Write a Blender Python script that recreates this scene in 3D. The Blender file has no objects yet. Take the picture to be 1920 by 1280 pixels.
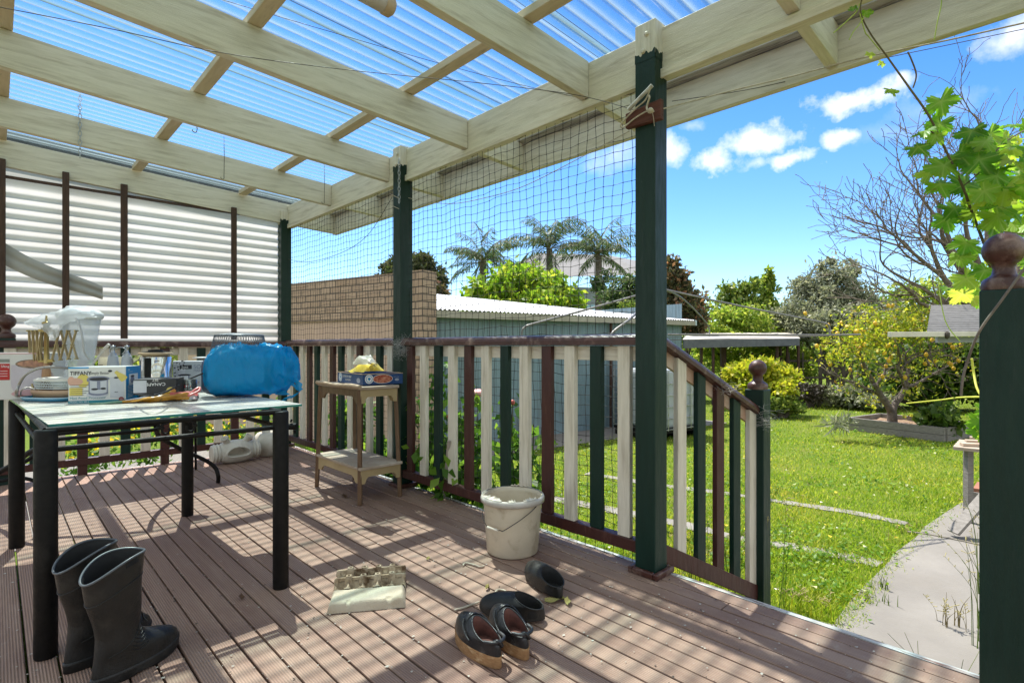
import bpy, bmesh, math, random
import numpy as np
from mathutils import Vector, Matrix
random.seed(7); RNG = np.random.default_rng(11)
S = bpy.context.scene
COL = S.collection
R = math.radians
V = Vector
pi = math.pi

# ---------------------------------------------------------------- measuring: the photograph's camera (eye 1 m above the deck)
FPX, YAW, HOR = 1004.0, R(44), 648.0
DV = V((math.sin(YAW), math.cos(YAW), 0)); RV = V((math.cos(YAW), -math.sin(YAW), 0))
EYE = V((0, 0, 1.0))
G = -0.55                                    # ground level below the deck
def ray(px, py): return DV + RV*((px-960)/FPX) + V((0, 0, (HOR-py)/FPX))
def at_d(px, py, d): return EYE + ray(px, py)*d
def at_z(px, py, z=0.0): q = ray(px, py); return EYE + q*((z-1.0)/q.z)
def at_x(px, py, x): q = ray(px, py); return EYE + q*(x/q.x)
def at_y(px, py, y): q = ray(px, py); return EYE + q*(y/q.y)

# ---------------------------------------------------------------- objects
ORG = {}
def tag(o, label=None, cat=None, group=None, kind=None):
    if label: o['label'] = label
    if cat: o['category'] = cat
    if group: o['group'] = group
    if kind: o['kind'] = kind
    return o
def thing(name, label, cat, loc=(0, 0, 0), group=None):
    o = bpy.data.objects.new(name, None); COL.objects.link(o)
    o.empty_display_size = .1; o.location = loc; ORG[o.name] = V(loc)
    return tag(o, label, cat, group)
def copy_tree(o, parent=None):
    c = o.copy(); COL.objects.link(c); c.parent = parent
    ORG[c.name] = ORG.get(o.name, V((0, 0, 0)))
    for ch in list(o.children): copy_tree(ch, c)
    return c

class MB:
    def __init__(s): s.v = []; s.f = []; s.m = []; s.s = []
    def add(s, verts, faces, m=0, smooth=False):
        k = len(s.v); s.v += [tuple(p) for p in verts]
        s.f += [tuple(i+k for i in f) for f in faces]
        s.m += [m]*len(faces); s.s += [smooth]*len(faces); return s
    def box(s, a, b, m=0):
        x0, y0, z0 = a; x1, y1, z1 = b
        v = [(x0,y0,z0),(x1,y0,z0),(x1,y1,z0),(x0,y1,z0),(x0,y0,z1),(x1,y0,z1),(x1,y1,z1),(x0,y1,z1)]
        return s.add(v, [(3,2,1,0),(4,5,6,7),(0,1,5,4),(1,2,6,5),(2,3,7,6),(3,0,4,7)], m)
    def hexa(s, v8, m=0):
        return s.add(v8, [(3,2,1,0),(4,5,6,7),(0,1,5,4),(1,2,6,5),(2,3,7,6),(3,0,4,7)], m)
    def bar(s, a, b, w, h, up=(0, 0, 1), m=0):
        """rectangular bar from a to b, w wide, h tall (centred)"""
        a = V(a); b = V(b); t = (b-a).normalized(); u = V(up); sd = t.cross(u)
        if sd.length < 1e-6: sd = V((1, 0, 0))
        sd.normalize(); u = sd.cross(t)
        o = [(-sd*w-u*h)/2, (sd*w-u*h)/2, (sd*w+u*h)/2, (-sd*w+u*h)/2]
        return s.add([a+q for q in o]+[b+q for q in o], [(3,2,1,0),(4,5,6,7),(0,1,5,4),(1,2,6,5),(2,3,7,6),(3,0,4,7)], m)
    def tube(s, path, r, n=8, m=0, closed=False, smooth=True, cap=True):
        P = [V(p) for p in path]; k = len(P)
        rr = r if isinstance(r, (list, tuple)) else [r]*k
        T = []
        for i in range(k):
            a = P[i-1] if (i > 0 or closed) else P[i]; b = P[(i+1) % k] if (i < k-1 or closed) else P[i]
            t = (b-a); T.append(t.normalized() if t.length > 1e-9 else V((0, 0, 1)))
        u = T[0].cross(V((0, 0, 1)))
        if u.length < .05: u = T[0].cross(V((1, 0, 0)))
        u.normalize(); vv = []
        for i in range(k):
            u = u - T[i]*u.dot(T[i])
            if u.length < 1e-6: u = T[i].orthogonal()
            u.normalize(); w = T[i].cross(u)
            vv += [P[i]+(u*math.cos(2*pi*j/n)+w*math.sin(2*pi*j/n))*rr[i] for j in range(n)]
        ff = []
        for i in range(k if closed else k-1):
            i2 = (i+1) % k
            for j in range(n):
                j2 = (j+1) % n; ff.append((i*n+j, i*n+j2, i2*n+j2, i2*n+j))
        s.add(vv, ff, m, smooth)
        if cap and not closed:
            s.add(vv[:n], [tuple(range(n-1, -1, -1))], m); s.add(vv[-n:], [tuple(range(n))], m)
        return s
    def lathe(s, prof, c=(0, 0, 0), n=24, m=0, M=None, smooth=True, cap=True):
        c = V(c); vv = []
        for (r, z) in prof:
            for j in range(n):
                p = V((r*math.cos(2*pi*j/n), r*math.sin(2*pi*j/n), z))
                if M: p = M @ p
                vv.append(c+p)
        ff = [(i*n+j, i*n+(j+1) % n, (i+1)*n+(j+1) % n, (i+1)*n+j) for i in range(len(prof)-1) for j in range(n)]
        s.add(vv, ff, m, smooth)
        if not cap: return s
        if prof[0][0] > 1e-4: s.add(vv[:n], [tuple(range(n-1, -1, -1))], m)
        if prof[-1][0] > 1e-4: s.add(vv[-n:], [tuple(range(n))], m)
        return s
    def grid(s, fn, nu, nv, m=0, smooth=True, flip=False):
        vv = [fn(i/nu, j/nv) for j in range(nv+1) for i in range(nu+1)]
        w = nu+1
        ff = [(j*w+i, j*w+i+1, (j+1)*w+i+1, (j+1)*w+i) for j in range(nv) for i in range(nu)]
        if flip: ff = [f[::-1] for f in ff]
        return s.add(vv, ff, m, smooth)
    def rings(s, rings, m=0, smooth=True, cap0=True, cap1=True):
        n = len(rings[0]); vv = [p for r_ in rings for p in r_]
        ff = [(i*n+j, i*n+(j+1) % n, (i+1)*n+(j+1) % n, (i+1)*n+j) for i in range(len(rings)-1) for j in range(n)]
        s.add(vv, ff, m, smooth)
        if cap0: s.add(rings[0], [tuple(range(n-1, -1, -1))], m)
        if cap1: s.add(rings[-1], [tuple(range(n))], m)
        return s
    def prism(s, poly, d, m=0):
        """polygon of 3-D points pushed along d"""
        poly = [V(p) for p in poly]; d = V(d); n = len(poly)
        return s.add(poly+[p+d for p in poly], [tuple(range(n-1, -1, -1)), tuple(range(n, 2*n))]+[(i, (i+1) % n, n+(i+1) % n, n+i) for i in range(n)], m)
    def build(s, name, mats, parent=None, label=None, bevel=0, fix=False, seg=2):
        me = bpy.data.meshes.new(name)
        L = ORG.get(parent.name, V((0, 0, 0))) if parent else V((0, 0, 0))
        if parent is None:
            a = np.array(s.v); L = V(((a[:, 0].min()+a[:, 0].max())/2, (a[:, 1].min()+a[:, 1].max())/2, a[:, 2].min()))
        me.from_pydata([(p[0]-L.x, p[1]-L.y, p[2]-L.z) for p in s.v], [], s.f)
        for mt in (mats if isinstance(mats, (list, tuple)) else [mats]): me.materials.append(mt)
        me.polygons.foreach_set('material_index', s.m); me.polygons.foreach_set('use_smooth', s.s)
        if fix:
            bm = bmesh.new(); bm.from_mesh(me); bmesh.ops.recalc_face_normals(bm, faces=bm.faces); bm.to_mesh(me); bm.free()
        me.update()
        o = bpy.data.objects.new(name, me); COL.objects.link(o)
        if parent: o.parent = parent; ORG[o.name] = L
        else: o.location = L; ORG[o.name] = L
        if label: o['label'] = label
        if bevel:
            b = o.modifiers.new('edge', 'BEVEL'); b.width = bevel; b.segments = seg; b.limit_method = 'ANGLE'; b.angle_limit = R(40)
        return o
def solo(mb, name, mats, label, cat, group=None, kind=None, **k):
    return tag(mb.build(name, mats, None, **k), label, cat, group, kind)

def wob(p, a): return V((p[0]+random.uniform(-a, a), p[1]+random.uniform(-a, a), p[2]+random.uniform(-a, a)))
def spline(pts, k=8):
    P = [V(p) for p in pts]; out = []
    for i in range(len(P)-1):
        p0 = P[max(i-1, 0)]; p1 = P[i]; p2 = P[i+1]; p3 = P[min(i+2, len(P)-1)]
        for j in range(k):
            t = j/k
            out.append(.5*((2*p1)+(p2-p0)*t+(2*p0-5*p1+4*p2-p3)*t*t+(3*p1-p0-3*p2+p3)*t**3))
    return out+[P[-1]]
_font = {}
def text_mb(mb, body, size, M, m=0, xs=1.0, align='LEFT', off=0.0, depth=.0):
    """lettering as mesh: M maps (x right, y up, 0) to the world"""
    cu = bpy.data.curves.new('lettering', 'FONT'); cu.body = body; cu.size = size; cu.align_x = align; cu.offset = off
    ob = bpy.data.objects.new('lettering', cu); COL.objects.link(ob)
    dg = bpy.context.evaluated_depsgraph_get(); dg.update()
    me = bpy.data.meshes.new_from_object(ob.evaluated_get(dg))
    mb.add([M @ V((v.co.x*xs, v.co.y, 0)) for v in me.vertices], [tuple(p.vertices) for p in me.polygons], m)
    bpy.data.objects.remove(ob); bpy.data.curves.remove(cu); bpy.data.meshes.remove(me)
def frame(o, x, y):
    x = V(x).normalized(); y = V(y).normalized(); z = x.cross(y)
    return Matrix(((x.x, y.x, z.x, o[0]), (x.y, y.y, z.y, o[1]), (x.z, y.z, z.z, o[2]), (0, 0, 0, 1)))

# ---------------------------------------------------------------- materials
MATS = {}
def nodes(name):
    m = bpy.data.materials.new(name); m.use_nodes = True
    nt = m.node_tree; nt.nodes.clear()
    return m, nt, nt.nodes, nt.links
def N(nt, t, **k):
    n = nt.nodes.new(t)
    for a, b in k.items():
        if hasattr(n, a) and a not in ('Scale',): setattr(n, a, b)
        else: n.inputs[a].default_value = b
    return n
def c4(c): return (c[0], c[1], c[2], 1)
def ramp(nt, stops, src=None, inter='LINEAR'):
    n = nt.nodes.new('ShaderNodeValToRGB'); n.color_ramp.interpolation = inter
    e = n.color_ramp.elements
    while len(e) > 1: e.remove(e[-1])
    for i, (p, c) in enumerate(stops):
        q = e[0] if i == 0 else e.new(p)
        q.position = p; q.color = c4(c) if isinstance(c, (tuple, list)) else (c, c, c, 1)
    if src is not None: nt.links.new(src, n.inputs[0])
    return n
def noise(nt, vec, scale, detail=4, rough=.55, dist=0):
    n = N(nt, 'ShaderNodeTexNoise'); n.inputs['Scale'].default_value = scale; n.inputs['Detail'].default_value = detail
    n.inputs['Roughness'].default_value = rough; n.inputs['Distortion'].default_value = dist
    if vec is not None: nt.links.new(vec, n.inputs['Vector'])
    return n
def mapping(nt, stretch=(1, 1, 1), src='Object', rot=(0, 0, 0)):
    tc = nt.nodes.new('ShaderNodeTexCoord'); mp = nt.nodes.new('ShaderNodeMapping')
    mp.inputs['Scale'].default_value = stretch; mp.inputs['Rotation'].default_value = rot
    nt.links.new(tc.outputs[src], mp.inputs['Vector']); return mp.outputs[0]
def mixc(nt, fac, a, b, blend='MIX'):
    n = nt.nodes.new('ShaderNodeMix'); n.data_type = 'RGBA'; n.blend_type = blend
    for sock, val in ((0, fac), (6, a), (7, b)):
        if hasattr(val, 'is_output') or hasattr(val, 'links'): nt.links.new(val, n.inputs[sock])
        else: n.inputs[sock].default_value = (val if sock == 0 else c4(val))
    return n.outputs[2]
def math_(nt, op, a, b=None, c=None, clamp=False):
    n = nt.nodes.new('ShaderNodeMath'); n.operation = op; n.use_clamp = clamp
    for i, val in enumerate((a, b, c)):
        if val is None: continue
        if hasattr(val, 'links'): nt.links.new(val, n.inputs[i])
        else: n.inputs[i].default_value = val
    return n.outputs[0]
def mat(name, col, col2=None, rough=.6, scale=6, stretch=(1, 1, 1), lo=.35, hi=.65, bump=.0, bscale=40, grime=None, gs=3, glo=.55, ghi=.75, spec=.5, metal=0, chips=None, cs=25, clo=.66, chi=.7, coat=0, trans=0, ior=1.45, alpha=1, sheen=0):
    if name in MATS: return MATS[name]
    m, nt, nd, lk = nodes(name)
    out = N(nt, 'ShaderNodeOutputMaterial'); p = N(nt, 'ShaderNodeBsdfPrincipled'); lk.new(p.outputs[0], out.inputs[0])
    vec = mapping(nt, stretch)
    if col2 is None: col2 = tuple(c*.8 for c in col)
    n1 = noise(nt, vec, scale, 6, .6)
    cc = ramp(nt, [(lo, col), (hi, col2)], n1.outputs[0]).outputs[0]
    if grime:
        n2 = noise(nt, vec, gs, 8, .65, .3); g = ramp(nt, [(glo, 0.0), (ghi, 1.0)], n2.outputs[0]).outputs[0]
        cc = mixc(nt, g, cc, grime)
    if chips:
        n3 = noise(nt, vec, cs, 5, .7); g = ramp(nt, [(clo, 0.0), (chi, 1.0)], n3.outputs[0]).outputs[0]
        cc = mixc(nt, g, cc, chips)
    lk.new(cc, p.inputs['Base Color'])
    p.inputs['Roughness'].default_value = rough; p.inputs['Metallic'].default_value = metal
    p.inputs['Specular IOR Level'].default_value = spec; p.inputs['Coat Weight'].default_value = coat
    p.inputs['Transmission Weight'].default_value = trans; p.inputs['IOR'].default_value = ior; p.inputs['Alpha'].default_value = alpha
    nr = noise(nt, vec, scale*2.3, 4); rr = ramp(nt, [(.3, max(rough-.12, .03)), (.7, min(rough+.12, 1))], nr.outputs[0]); lk.new(rr.outputs[0], p.inputs['Roughness'])
    if bump:
        b = N(nt, 'ShaderNodeBump'); b.inputs['Strength'].default_value = bump; b.inputs['Distance'].default_value = .004
        nb = noise(nt, vec, bscale, 5, .6); lk.new(nb.outputs[0], b.inputs['Height']); lk.new(b.outputs[0], p.inputs['Normal'])
    MATS[name] = m; return m
def leafmat(name, stops, trans=.45, rough=.5, spec=.3, patch=0, vein=False):
    """leaf: colour differs from leaf to leaf; part of the light passes through"""
    if name in MATS: return MATS[name]
    m, nt, nd, lk = nodes(name)
    out = N(nt, 'ShaderNodeOutputMaterial'); g = N(nt, 'ShaderNodeNewGeometry')
    c = ramp(nt, stops, g.outputs['Random Per Island']).outputs[0]
    p = N(nt, 'ShaderNodeBsdfPrincipled')
    if patch:
        pn = noise(nt, mapping(nt), patch, 6, .65); c = mixc(nt, 1.0, c, ramp(nt, [(.32, (.80, .92, .75)), (.5, (1, 1, 1)), (.66, (1.25, 1.02, 1.15)), (.78, (1.5, 1.05, 1.9))], pn.outputs[0]).outputs[0], 'MULTIPLY')
    if vein:
        at = N(nt, 'ShaderNodeAttribute'); at.attribute_name = 'vein'; c = mixc(nt, math_(nt, 'MULTIPLY', math_(nt, 'POWER', at.outputs['Fac'], 3.0), .6), c, (.50, .56, .16)); bn = noise(nt, mapping(nt), 24, 7, .7); c = mixc(nt, ramp(nt, [(.60, 0.0), (.70, .75)], bn.outputs[0]).outputs[0], c, (.20, .17, .035))
    lk.new(c, p.inputs['Base Color']); p.inputs['Roughness'].default_value = rough; p.inputs['Specular IOR Level'].default_value = spec
    t = N(nt, 'ShaderNodeBsdfTranslucent'); tc = mixc(nt, 1.0, c, (1.0, 1.0, .55), 'MULTIPLY'); lk.new(mixc(nt, .5, tc, c, 'ADD'), t.inputs['Color'])
    mx = N(nt, 'ShaderNodeMixShader'); mx.inputs[0].default_value = trans
    lk.new(p.outputs[0], mx.inputs[1]); lk.new(t.outputs[0], mx.inputs[2]); lk.new(mx.outputs[0], out.inputs[0])
    MATS[name] = m; return m

CREAM = (.66, .60, .49)
def paint(name, stretch):
    return mat(name, (.70, .64, .525), (.595, .54, .43), rough=.6, scale=4, lo=.38, hi=.68, stretch=stretch, bump=.55, bscale=22, grime=(.36, .30, .21), gs=2.6, glo=.50, ghi=.80, chips=(.20, .16, .11), cs=7, clo=.69, chi=.745)
M_creamX = paint('cream_paint_along', (1.2, 14, 14))
M_creamY = paint('cream_paint_across', (14, 1.2, 14))
M_creamZ = paint('cream_paint_upright', (14, 14, 1.2))
M_purlin = mat('weathered_batten', (.62, .52, .38), (.52, .43, .30), rough=.75, scale=5, stretch=(9, 1.2, 9), bump=.5, bscale=20, grime=(.16, .14, .12), gs=4, glo=.62, ghi=.78)
M_greyplank = mat('grey_timber', (.50, .48, .45), (.36, .34, .32), rough=.85, scale=5, stretch=(12, 1.0, 12), bump=.6, bscale=20, grime=(.10, .09, .08), gs=5, glo=.5, ghi=.7)
M_green = mat('green_paint', (.0035, .020, .0135), (.0048, .025, .017), rough=.45, spec=.35, scale=4, stretch=(6, 6, 1), bump=.25, bscale=30, grime=(.018, .032, .025), gs=6, glo=.6, ghi=.85, chips=(.22, .26, .22), cs=30, clo=.735, chi=.76)
M_brown = mat('brown_paint', (.058, .016, .012), (.045, .013, .010), rough=.45, scale=4, stretch=(6, 6, 1), bump=.3, bscale=30, grime=(.13, .06, .045), gs=5, glo=.58, ghi=.8, chips=(.3, .22, .18), cs=26, clo=.73, chi=.77)
M_rail = mat('worn_brown_rail', (.07, .024, .018), (.05, .018, .013), rough=.38, scale=5, stretch=(3, 3, 3), bump=.3, bscale=30, grime=(.28, .19, .15), gs=4, glo=.52, ghi=.78)
M_batten = mat('dark_stained_batten', (.075, .038, .024), (.045, .022, .015), rough=.7, scale=6, stretch=(8, 8, 1), bump=.4, bscale=30, grime=(.15, .08, .05), gs=4)
M_black = mat('black_metal', (.006, .0055, .005), (.010, .009, .008), rough=.55, spec=.2, scale=20, bump=.25, bscale=150, grime=(.03, .027, .024), gs=8, glo=.6, ghi=.85)
M_steel = mat('galvanised', (.45, .46, .47), (.35, .36, .37), rough=.35, metal=.9, scale=12)
M_wire = mat('dark_wire', (.06, .05, .045), (.09, .08, .07), rough=.6, scale=30)
M_rope = mat('dirty_rope', (.52, .46, .36), (.36, .31, .24), rough=.9, scale=60, bump=.5, bscale=200)
M_net = mat('black_net', (.025, .022, .02), (.04, .035, .03), rough=.6, scale=20)
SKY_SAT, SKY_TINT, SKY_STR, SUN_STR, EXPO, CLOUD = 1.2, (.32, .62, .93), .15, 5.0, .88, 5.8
SKY_LOW = (.72, .81, .94)
# ================================================================ deck, ground, path
def deck_mat():
    m, nt, nd, lk = nodes('deck_board')
    out = N(nt, 'ShaderNodeOutputMaterial'); p = N(nt, 'ShaderNodeBsdfPrincipled'); lk.new(p.outputs[0], out.inputs[0])
    g = N(nt, 'ShaderNodeNewGeometry'); per = ramp(nt, [(0, (.252, .150, .109)), (.5, (.325, .204, .152)), (1, (.198, .113, .080))], g.outputs['Random Per Island']).outputs[0]
    vec = mapping(nt, (9, 1, 9)); n1 = noise(nt, vec, 2.2, 8, .65)
    cc = mixc(nt, ramp(nt, [(.35, 0.0), (.7, .8)], n1.outputs[0]).outputs[0], per, (.39, .265, .195))
    v2 = mapping(nt, (1, 1, 1)); n2 = noise(nt, v2, 1.1, 8, .7, .2)
    cc = mixc(nt, ramp(nt, [(.5, 0.0), (.72, .75)], n2.outputs[0]).outputs[0], cc, (.16, .085, .066))
    n3 = noise(nt, v2, 3.2, 10, .75); cc = mixc(nt, ramp(nt, [(.62, 0.0), (.72, .6)], n3.outputs[0]).outputs[0], cc, (.42, .38, .33))
    n5 = noise(nt, v2, 160, 3, .6); cc = mixc(nt, ramp(nt, [(.67, 0.0), (.72, .55)], n5.outputs[0]).outputs[0], cc, (.55, .50, .44))
    sx = N(nt, 'ShaderNodeSeparateXYZ'); lk.new(mapping(nt), sx.inputs[0])
    w = math_(nt, 'SINE', math_(nt, 'MULTIPLY', sx.outputs[0], 2*pi/.0078)); rid = math_(nt, 'MULTIPLY_ADD', w, .5, .5)
    cc = mixc(nt, math_(nt, 'MULTIPLY', math_(nt, 'POWER', math_(nt, 'SUBTRACT', 1, rid), 2), .45), cc, (.085, .052, .043))
    lk.new(cc, p.inputs['Base Color']); p.inputs['Roughness'].default_value = .72; p.inputs['Specular IOR Level'].default_value = .35
    b = N(nt, 'ShaderNodeBump'); b.inputs['Strength'].default_value = .6; b.inputs['Distance'].default_value = .002; lk.new(rid, b.inputs['Height'])
    n4 = noise(nt, v2, 90, 4); b2 = N(nt, 'ShaderNodeBump'); b2.inputs['Strength'].default_value = .25; b2.inputs['Distance'].default_value = .002
    lk.new(n4.outputs[0], b2.inputs['Height']); lk.new(b.outputs[0], b2.inputs['Normal']); lk.new(b2.outputs[0], p.inputs['Normal'])
    return m
M_deck = deck_mat()
M_edge = mat('worn_white_edge', (.58, .57, .54), (.40, .36, .33), rough=.8, scale=7, stretch=(6, 1, 6), bump=.4, bscale=30, grime=(.16, .09, .075), gs=5, glo=.52, ghi=.62)
DX1 = 2.15; DY0, DY1 = -2.6, 5.34
PITCH = .0735
mb = MB(); x = .002-PITCH*40
while x < DX1-.02:
    x1 = min(x+PITCH-.0065, DX1-.014)
    y = DY0
    cuts = sorted(random.uniform(DY0+.5, DY1-.5) for _ in range(1))
    if 2.0 < x: cuts = [.3]
    if random.random() < .45: cuts = []
    y0 = DY0
    for c in cuts+[DY1]:
        dz = random.uniform(-.0012, .0012)
        mb.box((x, y0+.001, -.024+dz), (x1, c-.001, dz)); y0 = c+.002
    x += PITCH
deck = tag(mb.build('deck', [M_deck], None, bevel=.003, seg=2), kind='structure')
mb = MB(); mb.box((DX1-.012, DY0, -.15), (DX1+.012, DY1+.01, -.0035)); mb.box((-2.9, DY1+.004, -.15), (DX1-.014, DY1+.024, -.003))
for xx in (-2.4, -1.2, .0, 1.0, 2.0): mb.box((xx, DY0, -.14), (xx+.045, DY1, -.026))
tag(mb.build('deck_edging', [M_edge], None), kind='structure')

def ground_mat():
    m, nt, nd, lk = nodes('lawn_soil')
    out = N(nt, 'ShaderNodeOutputMaterial'); p = N(nt, 'ShaderNodeBsdfPrincipled'); lk.new(p.outputs[0], out.inputs[0])
    v = mapping(nt); n1 = noise(nt, v, 1.3, 9, .7); n2 = noise(nt, v, 26, 6, .7)
    c = ramp(nt, [(.3, (.075, .12, .018)), (.5, (.12, .17, .022)), (.72, (.18, .19, .045))], n1.outputs[0]).outputs[0]
    c = mixc(nt, ramp(nt, [(.5, 0.0), (.75, .8)], n2.outputs[0]).outputs[0], c, (.05, .07, .015))
    lk.new(c, p.inputs['Base Color']); p.inputs['Roughness'].default_value = 1; p.inputs['Specular IOR Level'].default_value = .1
    b = N(nt, 'ShaderNodeBump'); b.inputs['Strength'].default_value = .8; b.inputs['Distance'].default_value = .03; lk.new(n2.outputs[0], b.inputs['Height']); lk.new(b.outputs[0], p.inputs['Normal'])
    return m
mb = MB(); mb.add([(-250, -250, G), (350, -250, G), (350, 350, G), (-250, 350, G)], [(0, 1, 2, 3)])
tag(mb.build('ground', ground_mat(), None), kind='structure')
M_conc = mat('old_concrete', (.235, .218, .19), (.165, .152, .132), rough=.9, scale=1.6, lo=.3, hi=.7, bump=.5, bscale=60, grime=(.19, .172, .145), gs=2.2, glo=.48, ghi=.85, chips=(.12, .105, .085), cs=60, clo=.68, chi=.73)
PATH = [(1472,1146),(1503,1158),(1562,1174),(1587,1139),(1625,1096),(1659,1064),(1681,1036),(1716,1011),(1734,989),(1775,961),(1800,945)]
pp = [at_z(a, b, G) for a, b in PATH]
pw = [pp[0]+V((-1.0, .1, 0))]+pp+[pp[-1]+V((2.0, -.5, 0)), V((8.5, -1.6, G)), V((2.16, -1.6, G))]
poly = [V((p.x, p.y, G)) for p in pw]
def lift(poly, h): return [V((p.x, p.y, G+h)) for p in poly]
mb = MB(); n = len(poly); mb.add(lift(poly, .012)+lift(poly, -.05), [tuple(range(n-1, -1, -1))]+[(i, (i+1) % n, n+(i+1) % n, n+i) for i in range(n)])
mb.build('path', M_conc, None, fix=True)['kind'] = 'structure'
# slab joint and crack lines as shallow sheets of grit
M_grit = mat('joint_grit', (.20, .18, .14), (.13, .115, .09), rough=1, scale=30)
M_strip = mat('edging_concrete', (.25, .235, .205), (.18, .168, .145), rough=.9, scale=6, bump=.5, bscale=60, grime=(.14, .12, .09), gs=6)
def strip(pts, w, h, name, m, z=.02):
    P = [at_z(a, b, G) for a, b in pts]; P = spline(P, 6); mbx = MB(); L = []; Rr = []
    for i, p in enumerate(P):
        t = (P[min(i+1, len(P)-1)]-P[max(i-1, 0)]).normalized(); sd = V((-t.y, t.x, 0))
        ww = w*(1+random.uniform(-.4, .15)); L.append(V((p.x, p.y, G+z))+sd*ww/2); Rr.append(V((p.x, p.y, G+z))-sd*ww/2)
    k = len(P); mbx.add(L+Rr+[q-V((0, 0, h)) for q in L]+[q-V((0, 0, h)) for q in Rr],
        [(i, k+i, k+i+1, i+1) for i in range(k-1)]+[(i, i+1, 2*k+i+1, 2*k+i) for i in range(k-1)]+[(k+i, 3*k+i, 3*k+i+1, k+i+1) for i in range(k-1)])
    o = mbx.build(name, m, None, fix=True); o['kind'] = 'structure'; return [(a+b)/2 for a, b in zip(L, Rr)]
ST1 = strip([(1100, 888), (1250, 912), (1355, 925), (1481, 944), (1600, 962), (1700, 983)], .15, .04, 'edging_strip', M_strip, z=.010)
ST2 = strip([(700, 880), (900, 912), (1035, 935), (1260, 980), (1400, 1013), (1520, 1032), (1619, 1052), (1650, 1060)], .165, .04, 'edging_strip', M_strip, z=.010)
strip([(1700, 999), (1745, 1005), (1790, 1014), (1900, 1037)], .03, .006, 'path_joint', M_grit, z=.018)
# yard strip of gravel behind the deck
M_gravel = mat('pale_gravel', (.24, .225, .20), (.12, .11, .09), rough=1, scale=40, bump=.8, bscale=60)
mb = MB(); mb.add([(-3, 5.5, G+.006), (2.6, 5.5, G+.006), (3.4, 9.3, G+.006), (-3, 9.3, G+.006)], [(0, 1, 2, 3)]); mb.build('yard', M_gravel, None)['kind'] = 'structure'

# ================================================================ pergola
SL = .048                                                     # roof falls towards the garden
zr = lambda x, z0: z0+SL*(2.1-x)
perg = thing('pergola', 'cream painted timber pergola with green posts and clear corrugated roof over the deck', 'pergola', (2.1, 1.28, 0))
def rafter(y, x0, x1, name, zb=2.214, zt=2.395, th=.045):
    m_ = MB(); m_.hexa([(x0, y, zr(x0, zb)), (x1, y, zr(x1, zb)), (x1, y+th, zr(x1, zb)), (x0, y+th, zr(x0, zb)),
                        (x0, y, zr(x0, zt)), (x1, y, zr(x1, zt)), (x1, y+th, zr(x1, zt)), (x0, y+th, zr(x0, zt))])
    return m_.build(name, M_creamX, perg, bevel=.003)
for y in (-1.26, -.29, .67, 1.63, 2.565, 3.48, 4.43):
    rafter(y, -2.2, 2.098, 'rafter'); rafter(y+.01, 2.152, 2.598, 'outrigger', 2.224, 2.40)
rafter(5.40, -2.2, 2.60, 'end_beam', 2.214, 2.41)
mb = MB(); mb.box((2.10, -2.2, 2.172), (2.15, 5.398, 2.392)); hd = mb.build('header_beam', M_creamY, perg, bevel=.003)
mb = MB(); mb.box((2.085, -2.2, 2.165), (2.098, 5.37, 2.205)); mb.build('trim_strip', M_creamY, perg, bevel=.002)
mb = MB(); mb.box((2.60, -2.2, 2.183), (2.64, 5.445, 2.375)); mb.build('fascia', M_creamY, perg, bevel=.003)
mb = MB(); mb.box((2.54, -2.2, 2.381), (2.63, 5.44, 2.406)); mb.build('fascia_batten', M_greyplank, perg, bevel=.002)
for xc in (-1.62, -.79, .028, .852, 1.676):
    z = zr(xc, 2.397); mb = MB(); mb.box((xc-.034, -2.2, z), (xc+.034, 5.39, z+.038)); mb.build('purlin', M_purlin, perg, bevel=.003)
# posts
def post(x0, y0, zc, w=.1, top=2.41, trim=True):
    mb = MB(); mb.box((x0, y0, 0.0), (x0+w, y0+w, zc)); p = mb.build('post', M_green, perg, bevel=.004)
    mb = MB(); mb.box((x0-.0005, y0-.0005, zc+.0), (x0+w-.002, y0+w+.0005, top)); c = mb.build('post_top', M_creamZ, p, bevel=.004)
    # brushed wavy edge where cream meets green
    mb = MB()
    for (a, b) in (((x0, y0), (x0+w, y0)), ((x0, y0+w), (x0, y0))):
        a = V((a[0], a[1], 0)); b = V((b[0], b[1], 0)); t = (b-a); nn = V((t.y, -t.x, 0)).normalized()*.0015
        k = 30; ph_ = random.uniform(0, 6); hs = [.012+.006*math.sin(i*.45+ph_)+.003*math.sin(i*1.1+ph_*2)+random.uniform(0, .0012) for i in range(k+1)]
        up = [a+t*(i/k)+nn+V((0, 0, zc+hs[i])) for i in range(k+1)]; dn = [a+t*(i/k)+nn+V((0, 0, zc-.02)) for i in range(k+1)]
        mb.add(dn+up, [(i, i+1, k+1+i+1, k+1+i) for i in range(k)])
    mb.build('paint_edge', M_green, p)
    if trim:
        mb = MB()
        for a, b in (((x0-.024, y0-.024), (x0+w+.024, y0-.002)), ((x0-.024, y0+w+.002), (x0+w+.024, y0+w+.024)), ((x0-.024, y0-.0015), (x0-.002, y0+w+.0015)), ((x0+w+.002, y0-.0015), (x0+w+.024, y0+w+.0015))):
            mb.box((a[0], a[1], 0.0005), (b[0], b[1], .028))
        mb.build('base_trim', M_rail, p, bevel=.006, seg=3)
    mb = MB()
    for k, zz in enumerate((top-.055, top-.125)):
        c0 = V((x0+.0, y0+w/2+(.006 if k else -.01), zz)); mb.lathe([(.012, 0), (.011, .006), (.005, .009)], c0, 10, M=Matrix.Rotation(-pi/2, 4, 'Y'))
    mb.build('bolt', M_creamZ, p)
    return p
post(2.040, 1.228, 2.262); post(2.05, 3.25, 2.262); post(2.03, 5.375, 2.235, top=2.335)
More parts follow.
